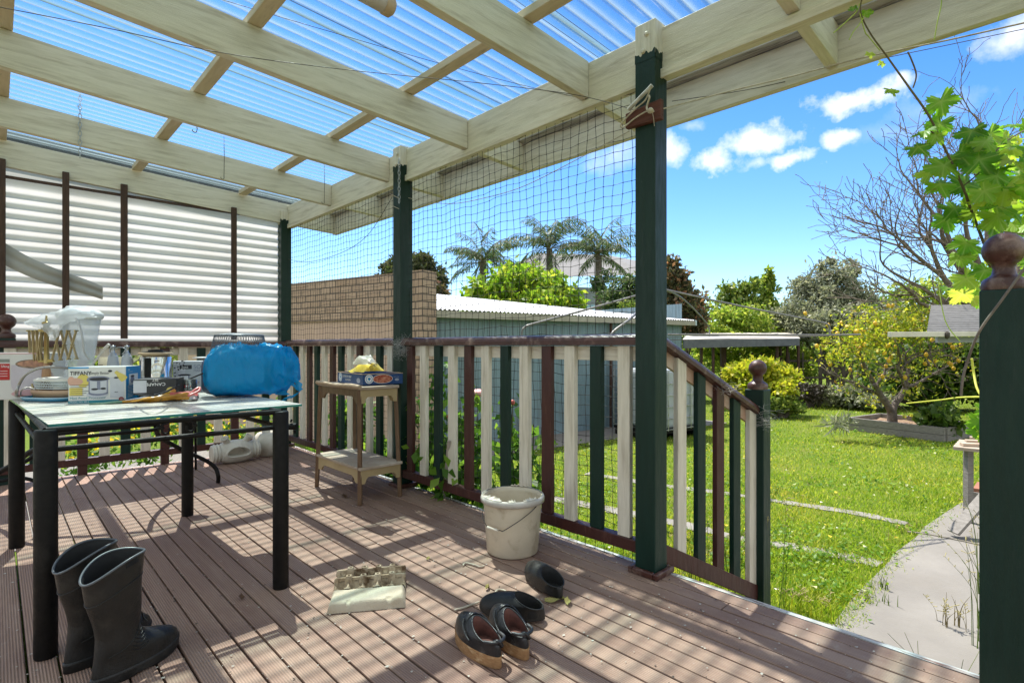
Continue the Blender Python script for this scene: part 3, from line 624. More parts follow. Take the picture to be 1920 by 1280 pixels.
# --- large white carton at the back corner with red label and picture of a bowl
A, B = T(-55, 751), T(94, 747); C = B+(B-A).cross(V((0, 0, 1))).normalized()*(-.20); H = .225
xr = (B-A).normalized(); W = (B-A).length
wb = thing('appliance_box', 'large white carton with red label and bowl picture at the left end of the table', 'box', (A+B)/2)
plainbox(A, B, C, H).build('carton', M_card, wb, bevel=.002)
MF = facem(A, xr); mb = MB()
def lx(px): return (at_d(px, 700, 1)-EYE).normalized() and W*(px+55)/149.0
rect(mb, MF, 0, H-.006, W, H, 4); rect(mb, MF, lx(-40), H-.045, lx(17), H-.030, 5, .0002)
rect(mb, MF, lx(-30), H*.42, lx(17), H-.052, 1, .0002); text_mb(mb, 'Mixing & Sifting', .016, MF @ Matrix.Translation((lx(-25), H-.070, .0006)), 2, xs=.85)
for k in range(3): rect(mb, MF, lx(-25), H*.5+k*.012, lx(13), H*.5+k*.012+.002, 2, .0006)
ell(mb, MF, lx(62), H*.36, lx(95)-lx(52), .085, 3, .0004); rect(mb, MF, lx(20), H*.40, lx(94), H*.74, 3, .0005); ell(mb, MF, lx(64), H*.76, W*.245, .022, 6, .0007); ell(mb, MF, lx(64), H*.765, W*.22, .016, 7, .0009)
ell(mb, MF, lx(60), H*.12, W*.27, .02, 4, .0005); mb.add([MF @ V((lx(12)+.012*math.cos(a), 0, 0)) for a in (0, 1, 2)], [(0, 1, 2)], 0)
mb.build('printing', [M_ink, M_red, M_white, mat('lilac_grey_print', (.46, .42, .46), (.54, .50, .54), rough=.5, scale=9), mat('pale_pink_print', (.6, .36, .37), rough=.5), mat('grey_green_print', (.22, .25, .22), rough=.5), mat('brass_print', (.30, .22, .14), (.10, .07, .05), rough=.5, scale=30), mat('copper_print', (.50, .26, .16), (.25, .13, .09), rough=.5, scale=50)], wb)
# --- black box of serving pieces, lying askew on a black tray
cb = thing('black_carton', 'black carton with upside down white lettering on top of the black tray', 'box', T(296, 738))
A, B, C = T(250, 741, .772), T(331, 738, .772), T(345, 733, .772)
M_blackcard = mat('black_card', (.015, .015, .017), (.025, .025, .028), rough=.4)
tl_ = Matrix.Translation((0, 0, 0)); plainbox(A, B, C, .072).build('carton', M_blackcard, cb, bevel=.002)
xr = (B-A).normalized(); W = (B-A).length; MF = facem(A, xr); mb = MB(); F2 = MF @ Matrix.Translation((W*.74, .054, 0)) @ Matrix.Rotation(pi, 4, 'Z')
text_mb(mb, 'CANAPE', .020, F2, 0); text_mb(mb, 'SET', .016, F2 @ Matrix.Translation((.028, -.018, 0)), 0)
rect(mb, MF, 0, .01, W*.30, .066, 1); ell(mb, MF, W*.86, .018, W*.10, .014, 2, .0004); ell(mb, MF, W*.93, .014, W*.06, .009, 3, .0006); mb.build('printing', [M_white, M_gr2, M_yel, mat('orange_print', (.55, .25, .06), rough=.5)], cb)
A, B, C = T(252, 748), T(345, 744), T(362, 736)
mb = plainbox(A, B, C, .030); xr = (B-A).normalized()
for k in range(4): mb.tube([A+xr*(.02+.05*k)+V((0, -.004, .012)), A+xr*(.045+.05*k)+V((.0, -.012, .02)), A+xr*(.06+.05*k)+V((0, -.004, .012))], .004, 6)
solo(mb, 'black_tray', mat('glossy_black_plastic', (.012, .012, .014), (.02, .02, .022), rough=.25, spec=.6), 'glossy black plastic tray under the black carton', 'tray', bevel=.003)
cord([at_z(255, 738, .79), at_z(290, 741, .81), at_z(330, 725, .81), at_z(352, 712, .81), at_d(380, 700, 2.62)], .004, M_black, 'power_cord', 'black power cord looping from the blue bag over the black carton', 'cord', 8)
# --- silver grey carton behind
A, B = T(324, 736), T(400, 733); C = B+(B-A).cross(V((0, 0, 1))).normalized()*(-.16); H = .172
gb = thing('grey_carton', 'silver grey carton with black print half hidden behind the blue bag', 'box', (A+B)/2)
plainbox(A, B, C, H).build('carton', mat('silver_card', (.36, .38, .40), (.44, .46, .48), rough=.4), gb, bevel=.002)
xr = (B-A).normalized(); W = (B-A).length; MF = facem(A, xr); mb = MB()
rect(mb, MF, .0, 0, W*.30, H, 1, .0001)
for k in range(60): u_, v_ = random.random()*W*.28, random.random()*H; rect(mb, MF, u_, v_, u_+.008, v_+.006, random.choice([0, 2]), .0003)
rect(mb, MF, W*.16, H*.75, W*.46, H*.88, 0, .0005); text_mb(mb, 'Just', .022, MF @ Matrix.Translation((W*.21, H*.775, .0008)), 2); text_mb(mb, 'SOUP', .030, MF @ Matrix.Translation((W*.5, H*.76, .0008)), 3); text_mb(mb, 'MAKER', .017, MF @ Matrix.Translation((W*.5, H*.66, .0008)), 3)
rect(mb, MF, W*.16, H*.36, W*.40, H*.56, 3, .0005); rect(mb, MF, W*.19, H*.40, W*.37, H*.53, 2, .0007); ell(mb, MF, W*.28, H*.56, W*.16, .005, 0, .0008); rect(mb, MF, W*.2, H*.1, W*.36, H*.34, 0, .0006)
text_mb(mb, 'ET 1', .02, MF @ Matrix.Translation((W*.55, H*.25, .0008)), 4); mb.build('printing', [M_ink, M_gr2, M_white, M_gr1, M_red], gb)
mb = MB(); p = T(382, 722)+V((0, 0, .173)); mb.lathe([(0, 0), (.055, .002), (.06, .008), (.03, .013), (0, .014)], p+V((0, .03, 0)), 24); solo(mb, 'white_lid', M_white, 'shallow white plastic lid lying on the silver grey carton', 'dish')  # loose white plastic lid, only categorised as a dish
# --- glass mug
p = T(354, 744); mb = MB(); mb.lathe([(.036, 0), (.037, .004), (.037, .088), (.0345, .088), (.0345, .006), (0, .006)], p, 28); mg = thing('glass_mug', 'clear glass mug with red lettering beside the blue bag', 'mug', p)
M_clear = mat('clear_glass', (.92, .95, .95), (.88, .92, .92), rough=.06, trans=.95, spec=.5); mb.build('body', M_clear, mg)
mb = MB(); mb.tube(spline([p+RV*(-.035)+V((0, 0, .075)), p+RV*(-.062)+V((0, 0, .070)), p+RV*(-.064)+V((0, 0, .035)), p+RV*(-.036)+V((0, 0, .02))], 6), .005, 8); mb.build('handle', M_clear, mg)
mb = MB(); MM = facem(p-DV*.039+RV*.0+V((0, 0, .05)), RV); text_mb(mb, 'ET 1', .02, MM, 0); mb.build('lettering', M_red, mg)
# --- crumpled packet
def packet():
    P0, P1 = T(166, 759), T(368, 752); ax = (P1-P0); n_ = V((-ax.y, ax.x, 0)).normalized(); mb = MB(); nu, nv = 44, 16
    rg = random.Random(3); vv = []
    for i in range(nu+1):
        u = i/nu; hh = .006+.040*min(1, max(0, (u-.12)/.6))**1.2*(1 if u < .9 else 1-.5*(u-.9)/.1); ww = .03+.035*min(1, u*1.6)
        for j in range(nv):
            a = 2*pi*j/nv; w = .8+.2*math.sin(5*a+9*u)+.12*math.sin(23*u+3*a)+rg.uniform(-.06, .06)
            z = max(0, hh*(.5+.5*math.sin(a)*w)); vv.append(P0+ax*u+n_*(ww*(.9+math.cos(a)*w)*.8)+V((0, 0, z*(1+.35*math.sin(15*u)*.3))))
    ff = []; mm = []
    for i in range(nu):
        for j in range(nv):
            ff.append((i*nv+j, i*nv+(j+1) % nv, (i+1)*nv+(j+1) % nv, (i+1)*nv+j)); u = i/nu; a = (j+.5)/nv
            top = .1 < a < .42
            mm.append(0 if u < .28 else (2 if (u > .72 and .18 < a < .40) else (3 if (u > .93 or (top and .3 < u < .62 and j % 3)) else 1)))
    for f, m_ in zip(ff, mm): mb.add([vv[k] for k in f], [(0, 1, 2, 3)], m_, True)
    rim = [P1+V((-.03, 0, .030)), P1+V((.0, .02, .052)), P1+V((.02, .03, .060)), P1+V((.012, .01, .045)), P1+V((-.035, -.01, .028))]
    mb.tube(spline(rim, 5), .006, 8, 2)
    return mb
mb = packet()
o = solo(mb, 'snack_packet', [mat('green_foil', (.08, .20, .14), (.20, .30, .18), rough=.35, scale=30), mat('gold_foil', (.50, .26, .03), (.36, .17, .02), rough=.32, scale=14, bump=.8, bscale=25, chips=(.10, .07, .03), cs=30, clo=.62, chi=.66), mat('red_foil', (.45, .07, .07), (.55, .18, .15), rough=.3, scale=20), mat('pale_blue_foil', (.35, .52, .62), (.6, .45, .4), rough=.3, scale=30)], 'crumpled gold and red snack packet lying before the food processor carton', 'packet')
bm = bmesh.new(); bm.from_mesh(o.data); bmesh.ops.remove_doubles(bm, verts=bm.verts, dist=1e-5); bm.to_mesh(o.data); bm.free()
# --- trays and dish at the left
p = T(98, 754); ux = (T(128, 755)-T(50, 752)).normalized(); uy = V((-ux.y, ux.x, 0))
def oval(prof, c, kx, ky, mb, m=0, n=36, sq=3.2, cap=True):
    rr = []
    for r_, z in prof:
        rr.append([c+ux*(r_*kx*math.copysign(abs(math.cos(a))**(2/sq), math.cos(a)))+uy*(r_*ky*math.copysign(abs(math.sin(a))**(2/sq), math.sin(a)))+V((0, 0, z)) for a in np.linspace(0, 2*pi, n+1)[:-1]])
    mb.rings(rr, m, True, cap, cap); return mb
c0 = T(102, 750)+uy*.0
tr = thing('blue_tray', 'shallow blue enamel tray beneath the terracotta dish', 'tray', c0)
mb = oval([(.9, 0), (1, .004), (1.05, .016), (1.02, .0165), (.96, .006), (0.02, .006)], c0, .135, .085, MB()); mb.build('body', mat('blue_enamel', (.01, .13, .24), (.02, .18, .30), rough=.15, spec=.7), tr)
mb = oval([(1.04, .0150), (1.06, .0175), (1.03, .0195)], c0, .135, .085, MB(), cap=False); mb.build('rim', mat('pale_blue_rim', (.45, .68, .80), rough=.25), tr)
c1 = c0+uy*.012+V((0, 0, .009)); mb = oval([(.6, 0), (.85, .006), (1, .026), (1.02, .042), (.98, .042), (.92, .02), (.02, .012)], c1, .125, .075, MB(), sq=2.2)
solo(mb, 'terracotta_dish', mat('terracotta', (.38, .24, .15), (.46, .31, .20), rough=.55, scale=8), 'oval terracotta dish stacked on the blue tray', 'dish')
c2 = c1+uy*.01+V((0, 0, .047)); wk = thing('wire_basket', 'white wire basket resting on the terracotta dish', 'basket', c2)
mb = MB()
for zz, k in ((.0, .9), (.012, .94), (.024, .97), (.036, 1.0)):
    mb.tube([c2+ux*(.112*k*math.copysign(abs(math.cos(a))**.7, math.cos(a)))+uy*(.07*k*math.copysign(abs(math.sin(a))**.7, math.sin(a)))+V((0, 0, zz)) for a in np.linspace(0, 2*pi, 41)[:-1]], .0022, 6, closed=True)
for a in np.linspace(0, 2*pi, 73)[:-1]:
    q = lambda k, zz, a: c2+ux*(.112*k*math.copysign(abs(math.cos(a))**.7, math.cos(a)))+uy*(.07*k*math.copysign(abs(math.sin(a))**.7, math.sin(a)))+V((0, 0, zz))
    mb.tube([q(.9, 0, a), q(1, .036, a+.18)], .0012, 4); mb.tube([q(.9, 0, a), q(1, .036, a-.18)], .0012, 4)
mb.build('wires', mat('white_wire', (.60, .66, .66), (.5, .55, .55), rough=.35), wk)
mb = oval([(.0, .040), (.7, .052), (.98, .044), (1.0, .038), (.98, .036)], c2, .115, .073, MB(), sq=2.6); mb.build('cloth_lid', mat('cream_lid', (.66, .63, .56), (.58, .54, .46), rough=.6, bump=.4), wk)
mb = MB()
for s in (-1,):
    h = c2-ux*.098-uy*.05
    mb.tube(spline([h+V((0, 0, -.0)), h-ux*.006+V((0, 0, .02)), h+ux*.02-uy*.004+V((0, 0, -.03)), h+ux*.012-uy*.01+V((0, 0, -.047))], 6), .004, 7); mb.tube(spline([h+ux*.05+V((0, 0, -.0)), h+ux*.04-uy*.01+V((0, 0, -.02)), h+ux*.02-uy*.012+V((0, 0, -.045))], 6), .004, 7)
mb.build('feet', mat('brass_gold', (.42, .33, .15), rough=.35, metal=.6), wk)
# --- wire arch (rack handle)
mb = MB(); ar = [T(31, 745), at_d(31, 735, 2.45), at_d(35, 722, 2.45), at_d(45, 705, 2.45), at_d(58, 696, 2.46), at_d(75, 690, 2.48), at_d(100, 688, 2.5), at_d(128, 690, 2.55)]
mb.tube(spline(ar, 6), .0065, 8); mb.tube(spline([T(34, 745)+V((.01, -.01, 0)), at_d(40, 732, 2.42), at_d(52, 726, 2.42), at_d(66, 730, 2.43)], 6), .003, 7); solo(mb, 'rack_handle', mat('dull_silver', (.36, .34, .31), (.26, .24, .22), rough=.35, metal=.7), 'dull silver arched rack handle at the left of the terracotta dish', 'rack')
# --- yarn swift (expanding wooden lattice)
sw = thing('yarn_swift', 'brass and wood expanding lattice yarn winder standing among the kitchenware', 'yarn winder', at_d(87, 735, 2.62))
M_brass = mat('old_brass', (.40, .30, .12), (.28, .20, .08), rough=.32, metal=.75, scale=9); M_lat = mat('lattice_wood', (.36, .27, .13), (.30, .22, .10), rough=.5, scale=9, stretch=(4, 4, 1))
def sp_(px, py, d=2.62): return at_d(px, py, d)
c = sp_(87, 735); zt = lambda py: sp_(87, py).z-c.z
prof = [(712, .018), (700, .019), (690, .016), (682, .012), (679, .018), (676, .020), (672, .012)]
mb = MB(); mb.lathe([(.02, 0), (.022, .004), (.018, zt(715))]+[(r_, zt(py)) for py, r_ in ((708, .019), (700, .018), (694, .017), (688, .013), (682, .012))], c, 18); mb.build('wooden_base', mat('turned_wood', (.36, .20, .10), (.28, .15, .07), rough=.4, scale=9), sw)
mb = MB(); mb.lathe([(.012, zt(681)), (.0115, zt(678)), (.010, zt(676)), (.010, zt(620)), (.022, zt(619)), (.020, zt(615)), (.013, zt(613)), (.011, zt(611)), (.017, zt(607)), (.019, zt(604.5)), (.012, zt(603)), (.006, zt(602)), (.004, zt(592)), (.001, zt(591.5))], c, 16); mb.build('post', M_brass, sw)
mb = MB()
for py in (619, 677):
    q = sp_(87, py); mb.bar(q-RV*.036, q+RV*.036, .012, .008); mb.bar(q-RV*.034-V((0, 0, .006 if py < 650 else -.006)), q+RV*.034-V((0, 0, .006 if py < 650 else -.006)), .008, .006)
mb.build('brackets', M_brass, sw)
def slat(a, b, off): mb.bar(sp_(a[0], a[1])-DV*off, sp_(b[0], b[1])-DV*off, .0045, .0125, up=DV)
k = 0
for (a, b) in (((100, 620), (113, 675)), ((113, 620), (99, 674)), ((113, 620), (128, 673)), ((128, 620), (114, 675)), ((128, 620), (144, 672)), ((144, 620), (129, 673)),
               ((79, 620), (75, 676)), ((75, 645), (80, 676)), ((70, 619), (66, 676)), ((69, 620), (74, 676)), ((62, 619), (61, 677)), ((62, 620), (66, 677)), ((54, 619), (56, 677)), ((79, 622), (70, 676))):
    mb = MB(); slat(a, b, .003*(k % 2)*2-.002); mb.build('slat', M_lat, sw, bevel=.0012); k += 1
mb = MB()
for px, py in ((113, 620), (128, 620), (143, 620), (106, 647), (121, 647), (136, 646), (114, 674), (129, 673), (144, 672), (54, 620), (62, 620), (69, 620)): q = sp_(px, py); mb.tube([q-DV*.012, q+DV*.01], .0035, 8)
mb.build('rivets', M_brass, sw)
def filmmat(name, col, op, gl=.25, tr=.5, bump=0):
    m, nt, nd, lk = nodes(name); out = N(nt, 'ShaderNodeOutputMaterial'); t = N(nt, 'ShaderNodeBsdfTransparent'); t.inputs[0].default_value = c4(tuple(.4+.6*c for c in col)); d = N(nt, 'ShaderNodeBsdfTranslucent'); d.inputs[0].default_value = c4(col); p = N(nt, 'ShaderNodeBsdfPrincipled'); p.inputs['Base Color'].default_value = c4(col); p.inputs['Roughness'].default_value = gl
    if bump:
        nz_ = noise(nt, mapping(nt, (1, 1, .5)), 26, 8, .7, 1.2); bp = N(nt, 'ShaderNodeBump'); bp.inputs['Strength'].default_value = bump; bp.inputs['Distance'].default_value = .02; lk.new(nz_.outputs[0], bp.inputs['Height']); lk.new(bp.outputs[0], p.inputs['Normal']); lk.new(bp.outputs[0], d.inputs['Normal'])
    a = N(nt, 'ShaderNodeMixShader'); a.inputs[0].default_value = tr; lk.new(p.outputs[0], a.inputs[1]); lk.new(d.outputs[0], a.inputs[2])
    b = N(nt, 'ShaderNodeMixShader'); b.inputs[0].default_value = op; lk.new(t.outputs[0], b.inputs[1]); lk.new(a.outputs[0], b.inputs[2]); lk.new(b.outputs[0], out.inputs[0]); return m
CLOUDY = filmmat('cloudy_plastic', (.84, .86, .88), .30, .12, .35)
# --- blender jug under a plastic bag
c = at_d(150, 738, 2.72); c.z = TZ+.001; z_ = lambda py: at_d(150, py, 2.72).z-c.z
jg = thing('blender_jug', 'clear tapered blender jug half covered by a thin plastic bag', 'jug', c)
mb = MB(); mb.lathe([(.068, 0), (.07, .05), (.066, z_(700)), (.06, z_(690)), (.058, z_(680)), (.062, z_(665)), (.082, z_(610)), (.087, z_(597)), (.085, z_(597)), (.079, z_(610)), (.059, z_(665)), (.055, z_(675)), (0, z_(676))], c, 32); mb.build('body', CLOUDY, jg)
mb = MB(); mb.lathe([(.090, z_(598)), (.098, z_(594)), (.098, z_(588)), (.080, z_(582)), (.04, z_(578)), (0, z_(577))], c, 32); mb.build('lid', mat('white_plastic', (.68, .68, .66), (.60, .60, .57), rough=.35), jg)
mb = MB(); mb.tube(spline([at_d(143, 596, 2.60), at_d(150, 612, 2.58), at_d(156, 640, 2.58), at_d(158, 660, 2.60), at_d(168, 674, 2.63)], 8), .0045, 8); mb.build('handle', mat('grey_plastic', (.42, .42, .42), rough=.3), jg)
mb = MB(); ps = [at_d(x, y, 2.66) for x, y in ((48, 603), (75, 590), (105, 583), (130, 573), (165, 575), (186, 588))]
top = spline(ps, 6); bot = spline([at_d(x, y, 2.60) for x, y in ((66, 612), (85, 622), (102, 640), (118, 612), (150, 598), (184, 594))], 6)
nv = 12; vv = []; rg = random.Random(5)
for i in range(len(top)):
    for j in range(nv+1):
        p = top[i].lerp(bot[i], j/nv)-DV*(.03*math.sin(pi*j/nv))+V((rg.uniform(-.003, .003), rg.uniform(-.003, .003), rg.uniform(-.003, .003))); vv.append(p)
mb.add(vv, [(i*(nv+1)+j, i*(nv+1)+j+1, (i+1)*(nv+1)+j+1, (i+1)*(nv+1)+j) for i in range(len(top)-1) for j in range(nv)], 0, True)
M_film = filmmat('thin_clear_film', (.80, .82, .84), .60)
mb.build('plastic_bag', M_film, jg)
# --- ladle, mugs and pump bottles
mb = MB(); mb.tube([at_d(166, 692, 2.75), at_d(185, 668, 2.75), at_d(196, 654, 2.75)], [.006, .0055, .006], 8); mb.tube(spline([at_d(196, 654, 2.75), at_d(202, 648, 2.75), at_d(205, 645, 2.75)], 4), [.008]*8+[.004], 8); solo(mb, 'spatula', mat('pale_plastic', (.62, .58, .52), (.5, .45, .4), rough=.35), 'pale spatula handle leaning above the food processor carton', 'spatula')
def cyl(px, py, d, r, y0, y1): c_ = at_d(px, py, d); return c_
for px, lab in ((199, 'cream mug printed with a brown heart'), (225, 'cream mug between the two pump bottles')):
    c = at_d(px, 735, 2.95); c.z = TZ+.001; h = at_d(px, 669, 2.95).z-c.z; mgx = thing('mug', lab, 'mug', c)
    mb = MB(); mb.lathe([(.030, 0), (.034, .01), (.036, h), (.033, h), (.031, .012), (0, .01)], c, 24); mb.build('body', mat('cream_china', (.62, .54, .38), (.56, .48, .33), rough=.3), mgx)
    if px == 199:
        mb = MB(); MM = facem(c-DV*.0385+V((0, 0, h*.66)), RV); ell(mb, MM, -.004, .010, .006, .006); ell(mb, MM, .004, .010, .006, .006); mb.add([MM @ V(p) for p in ((-.0095, .008, 0), (0, -.006, 0), (.0095, .008, 0))], [(0, 1, 2)]); rect(mb, MM, -.014, .022, .012, .0255); mb.build('heart', mat('brown_print', (.14, .05, .03), rough=.5), mgx)
for px, lab in ((212, 'grey pump bottle with wire handle, left of the pair'), (238, 'grey pump bottle with wire handle, right of the pair')):
    c = at_d(px, 738, 2.85); c.z = TZ+.001; zz = lambda py: at_d(px, py, 2.85).z-c.z; pb = thing('pump_bottle', lab, 'bottle', c, 'grey pump bottles')
    mb = MB(); mb.lathe([(.032, 0), (.033, .01), (.029, zz(690)), (.022, zz(668)), (.019, zz(666)), (.012, zz(665))], c, 20); mb.build('body', mat('grey_ceramic', (.34, .36, .39), (.42, .44, .47), rough=.4), pb)
    mb = MB(); mb.lathe([(.016, zz(666)), (.016, zz(663)), (.008, zz(661)), (.008, zz(652)), (.011, zz(651)), (.011, zz(648)), (0, zz(647))], c, 16); mb.build('pump', M_steel, pb)
    mb = MB(); d_ = 2.83; sgn = -1 if px < 220 else 1
    mb.tube(spline([at_d(px-1, 665, d_), at_d(px-6, 660, d_), at_d(px-6, 654, d_), at_d(px, 650, d_)], 5) if px < 220 else spline([at_d(px-9, 664, d_), at_d(px-3, 656, d_), at_d(px-6, 652, d_), at_d(px-16, 651, d_), at_d(px-22, 654, d_)], 5), .0024, 6); mb.build('wire_handle', M_steel, pb)
# --- chrome canister with wood ring lid
c = at_d(292, 735, 2.90); c.z = TZ+.001; zz = lambda py: at_d(292, py, 2.90).z-c.z
cn = thing('chrome_pot', 'chrome pot with a pale ring lid and black knob behind the black carton', 'pot', c); M_chrome = mat('chrome', (.72, .68, .62), (.62, .58, .52), rough=.12, metal=1, scale=3)
mb = MB(); mb.lathe([(.075, 0), (.076, .02), (.074, zz(669)), (.070, zz(668)), (0, zz(668))], c, 32); mb.build('body', M_chrome, cn)
mb = MB(); mb.lathe([(.055, zz(668)), (.082, zz(663)), (.080, zz(661)), (.055, zz(659.5)), (0, zz(659))], c, 32); mb.build('lid', mat('pale_ring', (.50, .36, .22), (.42, .30, .18), rough=.4), cn)
mb = MB(); mb.lathe([(.068, zz(660.3)), (.066, zz(659)), (.036, zz(658)), (.034, zz(655.5)), (0, zz(655))], c, 28); mb.build('knob', M_black, cn)
mb = MB(); mb.bar(at_d(243, 680, 2.86), at_d(267, 666, 2.86), .012, .022); mb.build('handle', M_chrome, cn, bevel=.002)
mb = MB(); q = c-DV*.0775; mb.bar(q+V((0, 0, .02))+RV*.008, q+V((0, 0, zz(670)))+RV*.008, .006, .03, up=RV); mb.build('grip', M_black, cn)
# --- blue plastic bag
def bag():
    mb = MB(); L0, L1 = at_d(368, 748, 2.66), at_d(548, 742, 2.70); L0.z = L1.z = TZ+.001; ax = L1-L0; n_ = V((-ax.y, ax.x, 0)).normalized(); nu, nv = 120, 96
    from mathutils import noise as NZ
    vv = []
    for i in range(nu+1):
        u = i/nu; e = min(1, (u/.16))**.55 if u < .16 else (1 if u < .74 else 1-.62*((u-.74)/.26)**1.4)
        hh = .262*e*(1 if u < .62 else 1-.10*(u-.62)/.38); ww = .155*(e if u < .74 else max(.10, e*(1-.75*(u-.74)/.26)))
        zoff = (.09*(1-e) if u < .2 else .115*((u-.74)/.26)**1.3*.7 if u > .74 else 0)
        for j in range(nv):
            a = 2*pi*j/nv; ca, sa = math.cos(a), math.sin(a); k = 3.2
            rr = (abs(ca)**k+abs(sa)**k)**(-1/k); p = L0+ax*u+n_*(ww*ca*rr+.11)+V((0, 0, hh*.5*(1+sa*rr*.97)+zoff))
            rdg = lambda q, pw=1.0: (1-min(1, abs(NZ.noise(q))*2.6))**2.2
            loose = .35+.65*max(0, sa)+(1.1*(u-.70)/.3 if u > .70 else 0)+(.7*(.16-u)/.16 if u < .16 else 0)
            w = NZ.noise(p*7)*.016+loose*(rdg(V((p.x*11, p.y*11, p.z*7)))*.017+rdg(V((p.x*26+3, p.y*26, p.z*15)))*.009+rdg(V((p.x*52, p.y*52+9, p.z*30)))*.004)
            p = p+(n_*ca+V((0, 0, sa)))*(w-.008)
            p.z = max(p.z, TZ+.002); vv.append(p)
    mb.rings([vv[i*nv:(i+1)*nv] for i in range(nu+1)])
    return mb, L1, ax.normalized(), n_
mb, L1, axn, nn_ = bag()
M_bag = filmmat('blue_film', (.0, .36, .70), .80, .13, .45, bump=.5)
bg = thing('plastic_bag', 'bright blue plastic shopping bag wrapped round a bulky appliance', 'bag', at_d(460, 752, 2.7)); mb.build('body', M_bag, bg)
bc_ = at_d(452, 745, 2.80); mb_ = MB(); mb_.box((bc_.x-.17, bc_.y-.06, TZ+.012), (bc_.x+.15, bc_.y+.10, TZ+.20)); mb_.build('contents', mat('dark_blue_contents', (.03, .05, .10), (.05, .08, .14), rough=.6), bg, bevel=.04, seg=4)
def ribbon(pts, w, name, upv=V((0, 0, 1))):
    P = spline(pts, 8); mb = MB(); vv = []
    for i, p in enumerate(P): k = w*(1+.3*math.sin(i*.9)); vv += [p+upv*k+DV*.004*math.sin(i*1.7), p-DV*.008, p-upv*k+DV*.003*math.cos(i)]
    mb.add(vv, [(3*i+j, 3*i+j+1, 3*i+4+j, 3*i+3+j) for i in range(len(P)-1) for j in range(2)], 0, True); return mb.build(name, M_bag, bg)
ribbon([at_d(528, 672, 2.80), at_d(542, 690, 2.79), at_d(552, 708, 2.78), at_d(562, 727, 2.77), at_d(561, 736, 2.77), at_d(545, 744, 2.77), at_d(530, 749, 2.76)], .016, 'handle', upv=(V((0, 0, .6))+RV*.6).normalized())
ribbon([at_d(541, 692, 2.79), at_d(543, 708, 2.785), at_d(550, 722, 2.78), at_d(560, 730, 2.775)], .010, 'handle', upv=RV)
ribbon([at_d(520, 700, 2.80), at_d(526, 720, 2.80), at_d(530, 740, 2.80)], .030, 'handle', upv=RV)
# --- wire mesh strainer upside-down on the bag
c = at_d(449, 660, 2.82); zz = lambda py: at_d(449, py, 2.82).z-c.z
sv = thing('mesh_strainer', 'grey wire mesh food cover upside down on the blue bag', 'strainer', c); r0, r1, h1 = .137, .116, zz(628)
mb = MB(); mb.tube([c+V((r0*math.cos(a), r0*math.sin(a), 0)) for a in np.linspace(0, 2*pi, 49)[:-1]], .0042, 7, closed=True); mb.tube([c+V((r1*math.cos(a), r1*math.sin(a), h1)) for a in np.linspace(0, 2*pi, 49)[:-1]], .0022, 6, closed=True); mb.build('rim', M_steel, sv)
mb = MB(); nm = 60
for k in range(nm):
    a = 2*pi*k/nm
    for tw in (.10, -.10): mb.tube([c+V((r0*math.cos(a), r0*math.sin(a), 0)), c+V(((r0+r1)/2*math.cos(a+tw), (r0+r1)/2*math.sin(a+tw), h1*.5)), c+V((r1*math.cos(a+2*tw), r1*math.sin(a+2*tw), h1))], .0012, 3, cap=False)
for k in range(-13, 14):
    x = r1*k/13.5; y = math.sqrt(max(r1*r1-x*x, 0)); f = lambda xx, yy: c+V((xx, yy, h1+.010*(1-(xx*xx+yy*yy)/r1**2)))
    mb.tube([f(x, y*t) for t in np.linspace(-1, 1, 7)], .0011, 3, cap=False); mb.tube([f(y*t, x) for t in np.linspace(-1, 1, 7)], .0011, 3, cap=False)
mb.build('mesh', mat('grey_mesh', (.13, .135, .15), (.18, .19, .20), rough=.4, metal=.5), sv)

# ================================================================ chair behind the table
ch = thing('metal_chair', 'black tubular metal chair pushed up behind the glass table', 'chair', at_z(300, 890))
mb = MB(); mb.tube(spline([at_d(90, 825, 3.0), at_d(200, 814, 3.05), at_d(285, 806, 3.12), at_d(296, 801, 3.14), at_d(286, 796, 3.14), at_d(200, 804, 3.08), at_d(90, 815, 3.02)], 6), .011, 10); mb.build('armrest', M_black, ch)
mb = MB(); mb.tube(spline([at_d(293, 800, 3.14), at_d(298, 818, 3.3), at_d(316, 829, 3.5), at_d(348, 846, 3.7), at_d(384, 862, 3.82), at_d(403, 876, 3.86), at_d(409, 892, 3.86), at_z(409, 904)], 8), .014, 10); mb.build('leg', M_black, ch)
mb = MB(); mb.tube([at_d(366, 780, 3.9), at_z(367, 880)], .009, 8); mb.tube([at_d(359, 800, 4.0), at_d(359, 845, 4.0)], .005, 6); mb.build('leg', M_black, ch)
mb = MB(); mb.tube(spline([at_d(100, 834, 2.9), at_d(60, 845, 2.95), at_d(28, 868, 3.05), at_d(-10, 890, 3.1), at_d(-40, 910, 3.15)], 8), .015, 10); mb.build('leg', M_black, ch)
mb = MB(); mb.tube(spline([at_d(72, 848, 3.4), at_d(45, 866, 3.4), at_d(10, 880, 3.45), at_d(-30, 884, 3.5)], 8), .013, 10); mb.build('seat_frame', M_black, ch)
mb = MB(); mb.tube(spline([at_d(75, 905, 3.6), at_d(40, 896, 3.55), at_d(-20, 905, 3.5)], 6), .012, 10); mb.build('runner', M_black, ch)

